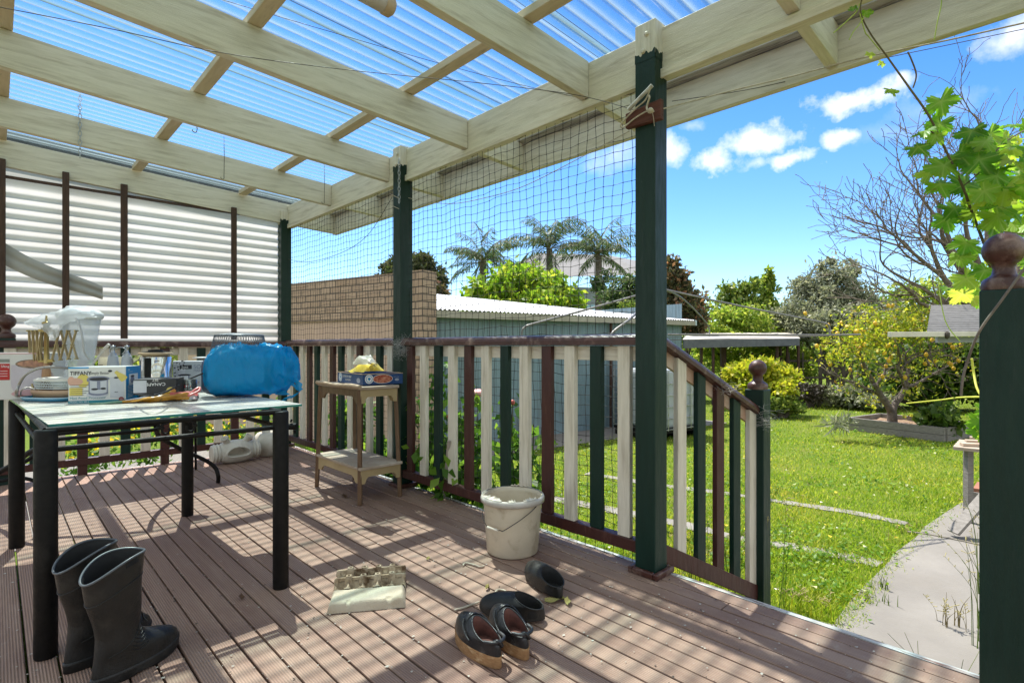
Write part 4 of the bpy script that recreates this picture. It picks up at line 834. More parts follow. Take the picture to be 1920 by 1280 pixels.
# ================================================================ white ceramic pots
M_cer = mat('worn_white_ceramic', (.60, .56, .48), (.50, .46, .38), rough=.55, scale=9, bump=.35, bscale=60, grime=(.33, .28, .21), gs=7, glo=.5, ghi=.8)
def cerpot():
    c = at_z(447, 868); Ax = at_z(490, 863)-at_z(402, 876); Ax.z = 0; ax = Ax.normalized(); fw = V((ax.y, -ax.x, 0))     # fw faces the viewer
    if fw.dot(DV) > 0: fw = -fw
    t = thing('ceramic_pot', 'white ceramic pot lying on its side with wide mouth and two stubby necks', 'pot', c)
    half = Ax.length/2*1.03; rc = .092; mb = MB(); nu, nv = 110, 72; rings = []
    ctr = V((c.x, c.y, rc+.002))-fw*rc*.75
    for i in range(nu+1):
        s = -1+2*i/nu; x = s*half
        b = max(0, 1-(abs(s)/.60)**2.6); r_ = rc*(.80+.27*b**.7)
        if abs(s) > .56: r_ += .0045*math.sin((abs(s)-.56)/.44*pi*6.5)
        if abs(s) > .96: r_ *= 1-.25*((abs(s)-.96)/.04)
        ring = []
        for j in range(nv):
            a = 2*pi*j/nv; d = fw*math.cos(a)+V((0, 0, math.sin(a))); p = ctr+ax*x+d*r_; p.z = max(p.z, .001)
            mx = x/.088; mz = (p.z-.088-.012*(1-mx*mx))/(.036); inside = mx*mx+mz*mz
            if math.cos(a) > .1:
                if inside < 1: p = p-fw*(.10*min(1, (1-inside)*3.2))
                elif inside < 1.5: p = p+fw*(.007*math.sin(pi*(inside-1)/.5))
            ring.append(p)
        rings.append(ring)
    mb.rings(rings); mb.build('body', M_cer, t)
    for s in (-.36, .36):
        o = ctr+ax*(half*s)+V((0, 0, rc*.82))+fw*.02; d = (ax*s*1.7+V((0, 0, 1))+fw*.35).normalized(); Mq = d.to_track_quat('Z', 'Y').to_matrix().to_4x4(); mb = MB()
        mb.lathe([(.026, 0), (.027, .05), (.032, .056), (.032, .066), (.024, .066), (.022, .03), (0, .028)], o, 24, M=Mq); mb.build('neck', M_cer, t)
    return t
cerpot()
c = at_z(515, 856)+V((.0, .12, 0)); jr = thing('white_jar', 'round white ceramic jar at the corner post behind the table leg', 'jar', c); mb = MB()
mb.lathe([(.08, 0), (.10, .01), (.135, .06), (.148, .115), (.140, .165), (.105, .205), (.085, .212), (.080, .212), (.078, .19), (0, .18)], c, 32); mb.build('body', M_cer, jr)
mb = MB(); mb.tube([c+V((-.09, -.04, .19)), c+V((-.11, -.05, .172))], .008, 8); mb.build('lug', M_black, jr)
mb = MB(); mb.tube([at_d(505, 800, 3.9), at_d(556, 799, 3.9)], .024, 14); mb.tube([at_d(545, 791, 3.9), at_d(547, 786, 3.9)], .008, 8); mb.tube([at_d(552, 806, 3.9), at_d(553, 812, 3.9)], .010, 8); solo(mb, 'metal_pipe', M_black, 'short black metal pipe resting across the white jar', 'pipe')

# ================================================================ two tier stool
FA, FL, FR, FB = at_z(675, 947), at_z(594, 912), at_z(750, 930), at_z(664, 896)
FB = FL+FR-FA
st = thing('tier_stool', 'worn two tier timber stool with beige aprons beside the second post', 'stool', (FA+FB)/2)
M_stl = mat('dark_varnish', (.10, .055, .025), (.16, .09, .045), rough=.45, scale=9, stretch=(7, 7, 1), bump=.3, grime=(.28, .2, .13), gs=9, glo=.6, ghi=.8)
M_beige = mat('beige_paint', (.42, .32, .17), (.36, .27, .14), rough=.5, scale=5, grime=(.20, .13, .07), gs=7, glo=.6, ghi=.8)
M_lino = mat('dusty_brown_top', (.34, .26, .19), (.42, .34, .26), rough=.7, scale=5, bump=.4, grime=(.55, .48, .40), gs=4, glo=.5, ghi=.75)
ctr = (FA+FB)/2; ST_H = .738
def sq(p, k, z): q = ctr+(p-ctr)*k; return V((q.x, q.y, z))
for p in (FA, FL, FR, FB):
    mb = MB(); mb.bar(sq(p, 1.0, 0), sq(p, .90, ST_H-.02), .022, .026, up=RV); mb.build('leg', M_stl, st, bevel=.003)
for z, k, nm in ((ST_H, .93, 'top'), (.235, 1.0, 'shelf')):
    mb = MB(); q = [sq(p, k*1.06, z-.018) for p in (FA, FR, FB, FL)]; mb.hexa(q+[p+V((0, 0, .018)) for p in q]); mb.build(nm, M_lino, st, bevel=.003, fix=True)
    for a, b, mm in ((FA, FR, M_beige), (FA, FL, M_beige if z < .5 else M_stl), (FL, FB, M_beige), (FB, FR, M_beige)):
        A_, B_ = sq(a, k*.985, z-.02), sq(b, k*.985, z-.02); u = (B_-A_); pr = [(0, 0), (1, 0), (1, -.085), (.90, -.085), (.87, -.06), (.82, -.045), (.18, -.045), (.13, -.06), (.10, -.085), (0, -.085)]
        nrm = V((u.y, -u.x, 0)).normalized()*.012; mb = MB(); mb.prism([A_+u*x+V((0, 0, zz)) for x, zz in pr], nrm); mb.build('apron', mm, st, fix=True)
a, b = sq(FA, .985, ST_H+.001), sq(FL, .985, ST_H+.001); mb = MB(); mb.tube([a.lerp(b, t)+V((0, 0, .003*math.sin(9*t))) for t in np.linspace(0, 1, 14)], [.013+.003*math.sin(7*t) for t in np.linspace(0, 1, 14)], 10); mb.build('rolled_edge', mat('curled_lino', (.48, .36, .24), (.36, .26, .17), rough=.6, scale=12), st)
# --- blue carton tray on the stool
zs = ST_H+.004
A, B, C = at_z(633, 716, zs), at_z(680, 722.5, zs), at_z(755, 719, zs)
A = at_z(633, 716, zs); D_ = A+C-B; H = .072
kb = thing('blue_carton', 'dark blue open carton tray with picture of meat on the stool', 'carton', (A+C)/2)
M_navy = mat('navy_card', (.012, .05, .16), (.015, .06, .19), rough=.42)
mb = MB()
for p, q in ((A, B), (B, C), (C, D_), (D_, A)):
    u = (q-p).normalized(); n_ = V((-u.y, u.x, 0))*.004; mb.hexa([p, q, q+n_, p+n_]+[v+V((0, 0, H)) for v in (p, q, q+n_, p+n_)])
mb.hexa([A, B, C, D_]+[v+V((0, 0, .004)) for v in (A, B, C, D_)]); mb.build('tray', M_navy, kb, fix=True)
mb = MB()
for p, q in ((A, B), (B, C), (C, D_), (D_, A)): mb.tube([p+V((0, 0, H)), q+V((0, 0, H))], .003, 6)
mb.build('rim', mat('brown_card', (.34, .24, .15), rough=.8), kb)
M1 = facem(A, (B-A)); w1_ = (B-A).length; M2 = facem(B, (C-B)); w2_ = (C-B).length; mb = MB()
for M_, cx in ((M1, w1_*.13), (M2, w2_*.155)): ell(mb, M_, cx, H*.55, H*.40 if M_ is M2 else w1_*.07, H*.42, 0); ell(mb, M_, cx, H*.55, H*.32 if M_ is M2 else w1_*.056, H*.34, 1, .0003); ell(mb, M_, cx, H*.55, H*.26 if M_ is M2 else w1_*.046, H*.28, 0, .0006); ell(mb, M_, cx-.004, H*.58, .006, .008, 1, .0009); ell(mb, M_, cx+.004, H*.58, .006, .008, 1, .0009); mb.add([M_ @ V(p) for p in ((cx-.009, H*.57, .0009), (cx, H*.36, .0009), (cx+.009, H*.57, .0009))], [(0, 1, 2)], 1)
text_mb(mb, 'SUPERIOR BEEF', .021, M1 @ Matrix.Translation((w1_*.22, H*.58, .0004)), 0, xs=w1_*.42/.165); text_mb(mb, 'BURGERS', .018, M1 @ Matrix.Translation((w1_*.34, H*.28, .0004)), 0, xs=w1_*.25/.09); ell(mb, M1, w1_*.85, H*.40, w1_*.07, H*.24, 3, .0003)
ell(mb, M2, w2_*.49, H*.53, w2_*.25, H*.42, 0, .0001, 32); ell(mb, M2, w2_*.49, H*.53, w2_*.24, H*.385, 2, .0004, 32); text_mb(mb, 'SINCE 1954', .011, M2 @ Matrix.Translation((w2_*.76, H*.62, .0004)), 3, xs=.75); ell(mb, M2, w2_*.85, H*.42, w2_*.055, H*.12, 3, .0003)
mb.build('printing', [M_white, M_blue, mat('meat_picture', (.28, .05, .03), (.50, .20, .12), rough=.4, scale=45, lo=.42, hi=.58, chips=(.62, .5, .42), cs=60, clo=.62, chi=.66), mat('faded_print', (.32, .36, .48), rough=.5)], kb)
# --- yellow bag in the carton
def crumple(quad, nu, nv, amp, seed, bow):
    rg = random.Random(seed); mb = MB(); vv = []
    a, b, c_, d = quad; nrm = (b-a).cross(d-a).normalized()
    for j in range(nv+1):
        for i in range(nu+1):
            u, v = i/nu, j/nv; p = a.lerp(b, u).lerp(d.lerp(c_, u), v); vv.append(p+nrm*(bow*math.sin(pi*u)*math.sin(pi*v)+rg.uniform(-amp, amp)))
    mb.add(vv, [(j*(nu+1)+i, j*(nu+1)+i+1, (j+1)*(nu+1)+i+1, (j+1)*(nu+1)+i) for j in range(nv) for i in range(nu)], 0, True); return mb
yb = thing('food_bag', 'crumpled yellow and white food bag lying in the blue carton', 'bag', at_z(680, 712, zs+.01))
M_yf = mat('yellow_film', (.70, .50, .03), (.78, .62, .12), rough=.3, scale=10); M_wf = filmmat('white_film', (.78, .76, .66), .88, .3, .5)
qd = 3.22
crumple([at_d(682, 696, qd), at_d(721, 695, qd+.1), at_d(705, 679, qd+.13), at_d(697, 680, qd+.03)], 8, 6, .004, 1, .02).build('yellow_panel', M_yf, yb)
crumple([at_d(650, 697, qd+.1), at_d(682, 698, qd), at_d(699, 682, qd+.02), at_d(672, 690, qd+.15)], 8, 6, .004, 2, .03).build('yellow_panel', M_yf, yb)
crumple([at_d(661, 682, qd+.12), at_d(683, 689, qd+.02), at_d(697, 672, qd+.08), at_d(674, 666, qd+.2)], 9, 7, .005, 3, .03).build('white_panel', M_wf, yb)
crumple([at_d(672, 668, qd+.2), at_d(697, 681, qd+.02), at_d(708, 682, qd+.1), at_d(695, 666, qd+.2)], 8, 6, .004, 4, .01).build('white_panel', M_wf, yb)
mb = MB(); P0 = at_d(695, 696, qd-.02); P1 = at_d(708, 683, qd+.06); text_mb(mb, 'ALL FOR', .024, frame(P0, P1-P0, V((0, 0, 1))-RV*.4), 0); mb.build('lettering', M_ink, yb)
# ================================================================ things on the deck boards
# --- bucket
c = at_d(961, 1031, 2.62); c.z = .002; bk = thing('bucket', 'grubby white plastic bucket with broken lid and wire handle', 'bucket', c)
M_pl = mat('grubby_plastic', (.56, .49, .37), (.46, .395, .29), rough=.45, scale=5, bump=.3, bscale=120, grime=(.30, .24, .16), gs=11, glo=.53, ghi=.75, chips=(.20, .15, .10), cs=26, clo=.69, chi=.74)
M_plw = mat('pale_plastic_lid', (.66, .61, .51), (.58, .53, .43), rough=.45, scale=6, bump=.3)
mb = MB(); mb.lathe([(.118, 0), (.123, .003), (.124, .008), (.126, .012), (.142, .240), (.142, .243), (.152, .244), (.153, .252), (.150, .268), (.148, .272), (.1405, .272), (.1385, .25), (.122, .02), (0, .018)], c, 56); mb.build('body', M_pl, bk)
mb = MB(); mb.lathe([(.147, .246), (.1555, .247), (.1565, .262), (.152, .274), (.146, .275)], c, 56, cap=False); mb.build('rim', mat('grey_rim', (.50, .47, .42), (.40, .37, .32), rough=.4, scale=12), bk)
def shard(a0, a1, inn, seed):
    rg = random.Random(seed); n = 14; o = []; i_ = []
    for k in range(n+1):
        a = a0+(a1-a0)*k/n; o.append(c+V((.150*math.cos(a), .150*math.sin(a), .2765))); r_ = .150-inn*(math.sin(pi*k/n)**.6)*rg.uniform(.55, 1.15)-.004; i_.append(c+V((r_*math.cos(a), r_*math.sin(a), .2765+rg.uniform(0, .012))))
    mb = MB(); dn = V((0, 0, -.003)); m_ = o+i_+[p+dn for p in o]+[p+dn for p in i_]; k = n+1
    mb.add(m_, [(i, i+1, k+i+1, k+i) for i in range(n)]+[(k+i, k+i+1, 3*k+i+1, 3*k+i) for i in range(n)]+[(2*k+i+1, 2*k+i, 3*k+i, 3*k+i+1) for i in range(n)]); mb.build('broken_lid', M_plw, bk, fix=True)
cam_a = math.atan2(-DV.y, -DV.x)
shard(cam_a-1.25, cam_a-.35, .036, 1); shard(cam_a-.15, cam_a+.1, .010, 2); shard(cam_a+.35, cam_a+.85, .014, 3); shard(cam_a+2.6, cam_a+3.2, .010, 4)
hp = [at_d(906, 950, 2.60), at_d(905, 968, 2.58), at_d(911, 983, 2.55), at_d(918, 990, 2.50), at_d(938, 994, 2.46), at_d(945, 994, 2.455), at_d(975, 975, 2.46), at_d(1000, 955, 2.50), at_d(1013, 938, 2.56)]
mb = MB(); mb.tube(spline(hp, 6), .0022, 7); mb.build('handle', M_wire, bk); mb = MB(); mb.tube([at_d(914, 988, 2.49), at_d(933, 994, 2.452)], .0062, 10); mb.build('grip', M_plw, bk)
# --- egg carton
A, B = at_z(612, 1152), at_z(760, 1139); eu = (B-A).normalized(); ev = V((-eu.y, eu.x, 0)); EL = (B-A).length; org = A+V((0, 0, .001))
M_pulp = mat('mud_stained_pulp', (.34, .265, .17), (.44, .37, .27), rough=.95, scale=9, bump=.9, bscale=90, grime=(.10, .06, .03), gs=14, glo=.44, ghi=.62)
M_pulpl = mat('pale_pulp', (.47, .42, .32), (.40, .34, .25), rough=.95, scale=7, bump=.8, bscale=110, grime=(.34, .26, .16), gs=8, glo=.55, ghi=.75)
eg = thing('egg_carton', 'opened muddy cardboard egg carton lying on the deck boards', 'egg carton', org+eu*EL/2)
from mathutils import noise as NZ
LD = .135
def lidf(u, v):
    x, y = u*EL, v*LD; ex = min(x, EL-x)/.022; ey = min(y, LD-y)/.022; k = max(0, min(1, ex, ey)); z = .036*(1-(1-k)**3)
    if y < .03: z -= .007*(1 if abs(x-EL*.27) < .008 or abs(x-EL*.78) < .010 else 0)
    z += .002*NZ.noise(V((x*40, y*40, 0))); return org+eu*x+ev*y+V((0, 0, max(z, .001)))
mb = MB(); mb.grid(lidf, 70, 40); mb.build('lid', M_pulpl, eg)
CD = .135
def cupf(u, v):
    x, y = u*EL, v*CD; cx = (x/EL*5); cy = (y/CD*2)
    fx, fy = cx-math.floor(cx)-.5, cy-math.floor(cy)-.5; r_ = math.sqrt(fx*fx+fy*fy)*2
    cup = -.028*max(0, 1-r_**2*.8)
    pk = 0; rise = .030+.014*v
    z = rise+(cup if True else 0)+pk*(1 if .02 < u < .98 else .3)+.002*NZ.noise(V((x*50, y*50, 3)))
    ed = min(u*EL, (1-u)*EL)/.012; z = max(.001, z*min(1, .35+ed)); return org+ev*(LD+.004)+eu*x+ev*y+V((0, 0, z))
mb = MB(); mb.grid(cupf, 120, 52)
for cy_ in (.98, 1.93):
    for cx_ in range(0, 6):
        hw = .0135 if 0 < cx_ < 5 else .008; c_ = org+ev*(LD+.004+CD*cy_/2)+eu*(EL*min(max(cx_/5, .03), .97))+V((0, 0, .026+.014*cy_/2)); top_ = .022 if 0 < cx_ < 5 else .012
        mb.rings([[c_+eu*(hw*k*sx_)+ev*(hw*k*sy_)+V((0, 0, z_)) for sx_, sy_ in ((-1, -1), (1, -1), (1, 1), (-1, 1))] for k, z_ in ((1.15, -.01), (.95, top_*.7), (.72, top_), (.34, top_), (.3, top_*.55))], 0, False)
    c_ = org+ev*(LD+.004+CD*cy_/2)+V((0, 0, .034+.014*cy_/2)); mb.bar(c_+eu*.006, c_+eu*(EL-.006), .007, .012)
mb.build('egg_tray', M_pulp, eg)
mb = MB(); mb.grid(lambda u, v: org+ev*(LD-.003+.010*v)+eu*(EL*u)+V((0, 0, .012+.003*math.sin(40*u)-.004*v)), 40, 3); mb.build('hinge', M_pulp, eg)
# --- shoes
def footwear(name, label, cat, group, H, toe, W, op, rim, mats, zs=.012, sole=None, extra=None, toe_lift=.012, n=56):
    H = V(H); toe = V(toe); d = (toe-H); d.z = 0; L = d.length; d.normalize(); s = V((-d.y, d.x, 0)); t = thing(name, label, cat, (H+toe)/2, group)
    W2 = lambda x, y, z: H+d*x+s*y+V((0, 0, z))
    def out(a, k=1.0):
        tt = .5+.5*math.cos(a); x = L/2+L/2*math.cos(a)*k; w = W/2*(math.sin(pi*min(max(tt, 0), 1))**.55)*(.80+.30*tt); return x, math.copysign(w, math.sin(a))*k
    xo, ao, bo = op[0]*L, op[1]*L, op[2]*W; AA = [2*pi*j/n for j in range(n)]
    def opn(a, k=1.0): return xo+ao*k*math.cos(a), bo*k*math.sin(a)
    zr_ = lambda a: rim[0]+(rim[1]-rim[0])*(.5+.5*math.cos(a))**1.0+(rim[2] if len(rim) > 2 else 0)*math.sin(a)**2
    RR = []
    for q in np.linspace(0, 1, 18):
        g, h = 1-math.cos(q*pi/2), math.sin(q*pi/2)**.85; ring = []
        for a in AA:
            x0, y0 = out(a); x1, y1 = opn(a); z0 = zs+toe_lift*max(0, (x0/L-.7)/.3)**2; ring.append(W2(x0+(x1-x0)*g, y0+(y1-y0)*g, z0+(zr_(a)-z0)*h))
        RR.append(ring)
    mb = MB(); mb.rings(RR, 0, True, True, False)
    RI = [RR[-1]]+[[W2(*opn(a, k), zz*zr_(a)+(1-zz)*(zs+.012)) for a in AA] for k, zz in ((.975, 1.01), (.94, .97), (.92, .6), (.93, .2), (.9, 0.0))]
    mb.rings(RI, 1, True, False, True)
    mb.tube([W2(*opn(a, .985), zr_(a)) for a in AA], .0028, 6, 2 if len(mats) > 2 else 0, closed=True)
    mb.build('upper', mats, t, fix=False)
    if sole:
        zt, ms = sole; mb = MB(); rs = []
        for z, k in ((0.0006, .99), (.004, 1.02), (zt*.5, 1.012), (zt-.003, 1.03), (zt, 1.015)): rs.append([W2(out(a, k)[0], out(a, k)[1], z+toe_lift*max(0, (out(a)[0]/L-.7)/.3)**2) for a in AA])
        mb.rings(rs); mb.build('sole', ms, t)
    if extra: extra(t, W2, L)
    return t
M_rub = mat('dull_black_rubber', (.009, .009, .0085), (.013, .013, .012), rough=.42, spec=.42, scale=14, bump=.35, bscale=160, grime=(.045, .042, .036), gs=10, glo=.52, ghi=.85)
M_in = mat('dark_lining', (.008, .008, .008), (.012, .011, .010), rough=.8)
M_lth = mat('scuffed_black_leather', (.010, .010, .011), (.016, .016, .018), rough=.36, scale=16, bump=.4, bscale=90, grime=(.13, .12, .11), gs=13, glo=.52, ghi=.75)
M_pinkin = mat('pink_brown_lining', (.15, .055, .04), (.05, .022, .018), rough=.8, scale=22)
M_cork = mat('cork_sole', (.34, .19, .085), (.24, .125, .05), rough=.8, scale=40, stretch=(1, 1, 3), bump=.7, bscale=120, grime=(.50, .36, .2), gs=30, glo=.55, ghi=.7)
def clogseam(t, W2, L):
    mb = MB(); pts = [W2(L*(.98-.62*q), (.047 if True else 0)*min(1, 3*q+.1)*1.02, .032+.028*q) for q in np.linspace(0, 1, 12)]; mb.tube(pts, .0013, 5)
    pts = [W2(L*(.98-.62*q), -.047*min(1, 3*q+.1)*1.02, .032+.028*q) for q in np.linspace(0, 1, 12)]; mb.tube(pts, .0013, 5); mb.build('seam', M_rub, t)
def heel(px0, py0, px1, py1): return at_z(px0, py0), at_z(px1, py1)
h, t_ = at_z(1052, 1127), at_z(990, 1072); footwear('rubber_clog', 'black rubber clog nearest the white bucket with a leaf at its heel', 'clog', 'black rubber clogs', h, t_, .112, (.245, .215, .37), (.052, .086, -.004), [M_rub, M_in], extra=clogseam)
h, t_ = at_z(1022, 1166), at_z(899, 1146); footwear('rubber_clog', 'black rubber clog lying just behind the cork soled shoes', 'clog', 'black rubber clogs', h, t_, .118, (.245, .215, .37), (.052, .090, -.004), [M_rub, M_in], extra=clogseam)
def slipx(t, W2, L):
    mb = MB(); mb.tube(spline([W2(.060, -.036, .079), W2(.025, -.034, .080), W2(.008, -.012, .081), W2(.010, .015, .081), W2(.035, .035, .080)], 6), .0055, 8); mb.tube(spline([W2(.004, -.012, .066), W2(.006, .002, .084), W2(.016, .010, .080)], 5), .006, 7); mb.build('crushed_heel', M_lth, t)
    mb = MB()
    for s_ in (-1, 1): mb.tube(spline([W2(.165, s_*.030, .098), W2(.15, s_*.043, .085), W2(.125, s_*.049, .070), W2(.10, s_*.05, .060)], 6), .0035, 7)
    mb.build('side_fold', M_lth, t)
    mb = MB(); mb.grid(lambda u, v: W2(.150+.03*v, (u-.5)*.062*(1-.3*v), .112-.010*v-.02*(2*u-1)**2+.004*math.sin(12*v)), 12, 8); mb.build('tongue', M_lth, t)
h, t_ = at_z(937, 1254), at_z(860, 1188); footwear('slip_on_shoe', 'black leather slip on shoe with cork sole, nearest the camera', 'shoe', 'cork soled slip on shoes', h, t_, .100, (.305, .27, .34), (.074, .108, -.012), [M_lth, M_pinkin], zs=.034, sole=(.038, M_cork), extra=slipx)
h, t_ = at_z(988, 1238), at_z(925, 1172); footwear('slip_on_shoe', 'black leather slip on shoe with cork sole, crushed heel strap beside the clog', 'shoe', 'cork soled slip on shoes', h, t_, .100, (.305, .27, .34), (.070, .108, -.012), [M_lth, M_pinkin], zs=.034, sole=(.038, M_cork), extra=slipx)
# --- rubber boots
def boot(H, ang, label):
    H = V(H); d = V((math.cos(ang), math.sin(ang), 0)); s = V((-d.y, d.x, 0)); L, W = .268, .106; t = thing('rubber_boot', label, 'boot', H+d*.12, 'black rubber boots'); n = 56
    W2 = lambda x, y, z: H+d*x+s*y+V((0, 0, z)); AA = [2*pi*j/n for j in range(n)]
    def out(a, k=1.0):
        tt = .5+.5*math.cos(a); return L/2+L/2*math.cos(a)*k, math.copysign(W/2*(math.sin(pi*tt)**.5)*(.80+.27*tt), math.sin(a))*k
    RR = []; xo, ao, bo, za = .074, .060, .043, .140; sm = lambda t: t*t*(3-2*t)
    def foot(a, z):
        k = min(1, max(0, (z-.028)/(za-.028))); xb = .014*sm(k); xf = float(np.interp(z, (.028, .045, .060, .075, .088, .100, .112, .124, .140), (L, L, L-.006, L-.024, L-.055, L-.088, .156, .142, xo+ao))); b_ = sm(min(1, max(0, (z-.06)/.06)))
        tt = .5+.5*math.cos(a); wf = W/2*(math.sin(pi*tt)**.5)*(.80+.27*tt); we = (bo+(W/2*.86-bo)*(1-sm(k)))*abs(math.sin(a)); return xb+(xf-xb)*tt, math.copysign(wf+(we-wf)*b_, math.sin(a))
    for z in np.linspace(.028, za, 26): RR.append([W2(*foot(a, z), z) for a in AA])
    def shaft(a, q):
        ao_ = .060+.026*q; bo_ = .043+.014*q; x = .074-.014*q+ao_*math.cos(a); y = bo_*math.sin(a)
        zt = .350+.022*math.cos(a)-.012*math.cos(2*a); return x+.002*math.sin(8*q), y*(1+.02*math.sin(6*q+a)), za+(zt-za)*q
    for q in np.linspace(.04, 1, 22): RR.append([W2(*shaft(a, q)) for a in AA])
    mb = MB(); mb.rings(RR, 0, True, True, False)
    def ins(a, q, k): x, y, z = shaft(a, q); return W2(.085+(x-.085)*k, y*k, z)
    mb.rings([RR[-1]]+[[ins(a, q, k) for a in AA] for q, k in ((1.004, .985), (1.0, .965), (.8, .95), (.4, .93), (0, .9))], 1, True, False, True); mb.build('body', [M_rub, M_in], t)
    mb = MB(); mb.tube([W2(*shaft(a, 1.0)) for a in AA], .0036, 7, closed=True); mb.build('rim', mat('grey_rubber_rim', (.06, .07, .08), (.09, .10, .11), rough=.4), t)
    mb = MB(); mb.tube([(lambda p: W2(.08+(p[0]-.08)*1.006, p[1]*1.006, p[2]))(shaft(a, .66+.05*math.cos(a))) for a in AA], .0019, 5, closed=True)
    for sg in (1, -1):
        arch = [(.03, .085), (.07, .10), (.105, .125), (.13, .158), (.145, .165), (.152, .145), (.160, .128)]
        def onside(x, z):
            q = max(0, (z-za)/.19); 
            if z >= za: e = max(-1, min(1, (x-.074)/.061)); return W2(x, sg*(.0435+.014*q)*math.sqrt(max(0, 1-e*e))*1.01, z)
            x0_, x1_ = foot(pi, z)[0], foot(0, z)[0]; e = max(-.98, min(.98, 2*(x-x0_)/(x1_-x0_)-1)); return W2(x, sg*abs(foot(math.acos(e), z)[1])*1.015, z)
        mb.tube(spline([onside(x, z) for x, z in arch], 5), .0016, 5)
        for k in range(6): mb.tube([onside(.085+.010*k*.4+.05*q*(1-.08*k), .085+.010*k-.010*math.sin(pi*q)) for q in np.linspace(0, 1, 7)], .0014, 5)
        for k in range(4): mb.tube([W2(*(lambda p: (.08+(p[0]-.08)*1.006, p[1]*1.006, p[2]))(shaft(sg*(1.1+.5*q), .955-.018*k))) for q in np.linspace(0, 1, 6)], .0013, 5)
    mb.build('moulded_lines', M_rub, t)
    mb = MB(); rs = []
    for z, k in ((.0, 1.0), (.004, 1.025), (.014, 1.02), (.024, 1.035), (.031, 1.03), (.033, 1.0)): rs.append([W2(out(a, k)[0], out(a, k)[1], (z if z > .012 else z+(.010*max(0, 1-abs((out(a)[0]-.115)/.03)) if .085 < out(a)[0] < .145 else 0))+.010*max(0, (out(a)[0]/L-.72)/.28)**2) for a in AA])
    mb.rings(rs); mb.build('sole', M_rub, t); return t
boot(at_z(172, 1296), R(27), 'black rubber boot standing right of its pair, toe pointing right')
boot(at_z(126, 1268)+V((-.005, .02, 0)), R(27), 'black rubber boot behind its pair, closest to the table leg')
# --- bits on the boards
for pts, lab in (([(852, 1143), (870, 1138), (898, 1128)], 'short white string sticking out beside the black clog'), ([(868, 1060), (873, 1055), (888, 1058), (900, 1062), (908, 1060)], 'white string curl lying in front of the bucket'), ([(928, 1110), (934, 1105), (945, 1106), (949, 1111), (941, 1114)], 'small loop of white string by the clog toe')):
    cord([at_z(x, y, .006) for x, y in pts], .0042, M_rope, 'string', lab, 'string', 8)
M_dry = mat('dry_leaf', (.30, .24, .07), (.20, .20, .06), rough=.8); M_dryb = mat('brown_leaf', (.09, .045, .02), (.14, .07, .03), rough=.8)
def flake(px, py, s, m, label, cat='leaf', name='fallen_leaf', seed=0):
    rg = random.Random(seed); c_ = at_z(px, py, .006); a = rg.uniform(0, 6); mb = MB(); k = 9
    mb.grid(lambda u, v: c_+V((math.cos(a), math.sin(a), 0))*((u-.5)*s*1.6)+V((-math.sin(a), math.cos(a), 0))*((v-.5)*s*.8*math.sin(pi*min(max(u, .08), .92)))+V((0, 0, .012*math.sin(3*u+2*v+a)**2)), 8, 4); solo(mb, name, m, label, cat)
flake(1065, 1128, .035, M_dry, 'greenish dry leaf under the heel of the far clog', seed=1); flake(1040, 1125, .05, M_dry, 'curled green leaf strip before the far clog', seed=2); flake(453, 1120, .03, M_dryb, 'brown dry leaf between the table legs', seed=3)
flake(646, 930, .05, M_dryb, 'dark dry leaves under the two tier stool', seed=4); flake(914, 1102, .022, M_dry, 'tan leaf scrap between the bucket and clog', seed=5); flake(803, 1048, .02, M_dry, 'tan leaf scrap left of the bucket', seed=6)
a, b = at_z(833, 930), at_x(842, 826, 2.05); mb = MB(); mb.bar(a+V((0, 0, .004)), b, .022, .008, up=DV); solo(mb, 'loose_stick', mat('grey_stick', (.42, .36, .30), (.34, .29, .24), rough=.8, scale=9, bump=.3), 'thin weathered stick leaning against the railing near the second post', 'stick')
# petals and crumbs scattered over the boards
rg = np.random.default_rng(4); mb = MB()
for k in range(3200):
    x = rg.uniform(-.3, 2.12); y = rg.uniform(.2, 5.2)
    if rg.random() < .62: g_ = .002-.00325+.0735*round((x-.002)/.0735); x = g_+rg.normal(0, .006)
    s = abs(rg.normal(.0016, .0012))+.0009; a = rg.uniform(0, 6.28); z = .0025+rg.uniform(0, .003); m_ = 0 if rg.random() < .8 else 1
    mb.add([(x+s*math.cos(a+q)*(1+.4*(i % 2)), y+s*math.sin(a+q), z+.002*rg.uniform(-.5, 1)) for i, q in enumerate((0, 1.4, 3.1, 4.6))], [(0, 1, 2, 3)], m_)
tag(mb.build('petal_litter', [mat('pale_petal', (.46, .42, .36), (.36, .32, .27), rough=.8), mat('dark_crumb', (.06, .045, .035), rough=.9)], None), 'pale fallen petals and crumbs scattered over the deck boards', 'petals', kind='stuff')
# cobweb tufts on the second post and rails
mb = MB(); rg = random.Random(9)
for cx, cy, cz, r_, n_ in ((2.06, 3.23, 1.01, .055, 60), (2.05, 3.24, .95, .05, 40), (NX, NY, .62, .05, 30), (2.6, 1.19, .78, .05, 20)):
    for k in range(n_):
        p = V((cx, cy, cz)); q = [p+V((rg.gauss(0, r_*.7), rg.gauss(0, r_), rg.gauss(0, r_*.6))) for _ in range(3)]; mb.tube(spline(q, 3), .0004, 3, cap=False)
tag(mb.build('cobweb', mat('cobweb', (.55, .53, .50), rough=.9), None), 'dusty cobwebs clinging to the railings and second post', 'cobweb', kind='stuff')
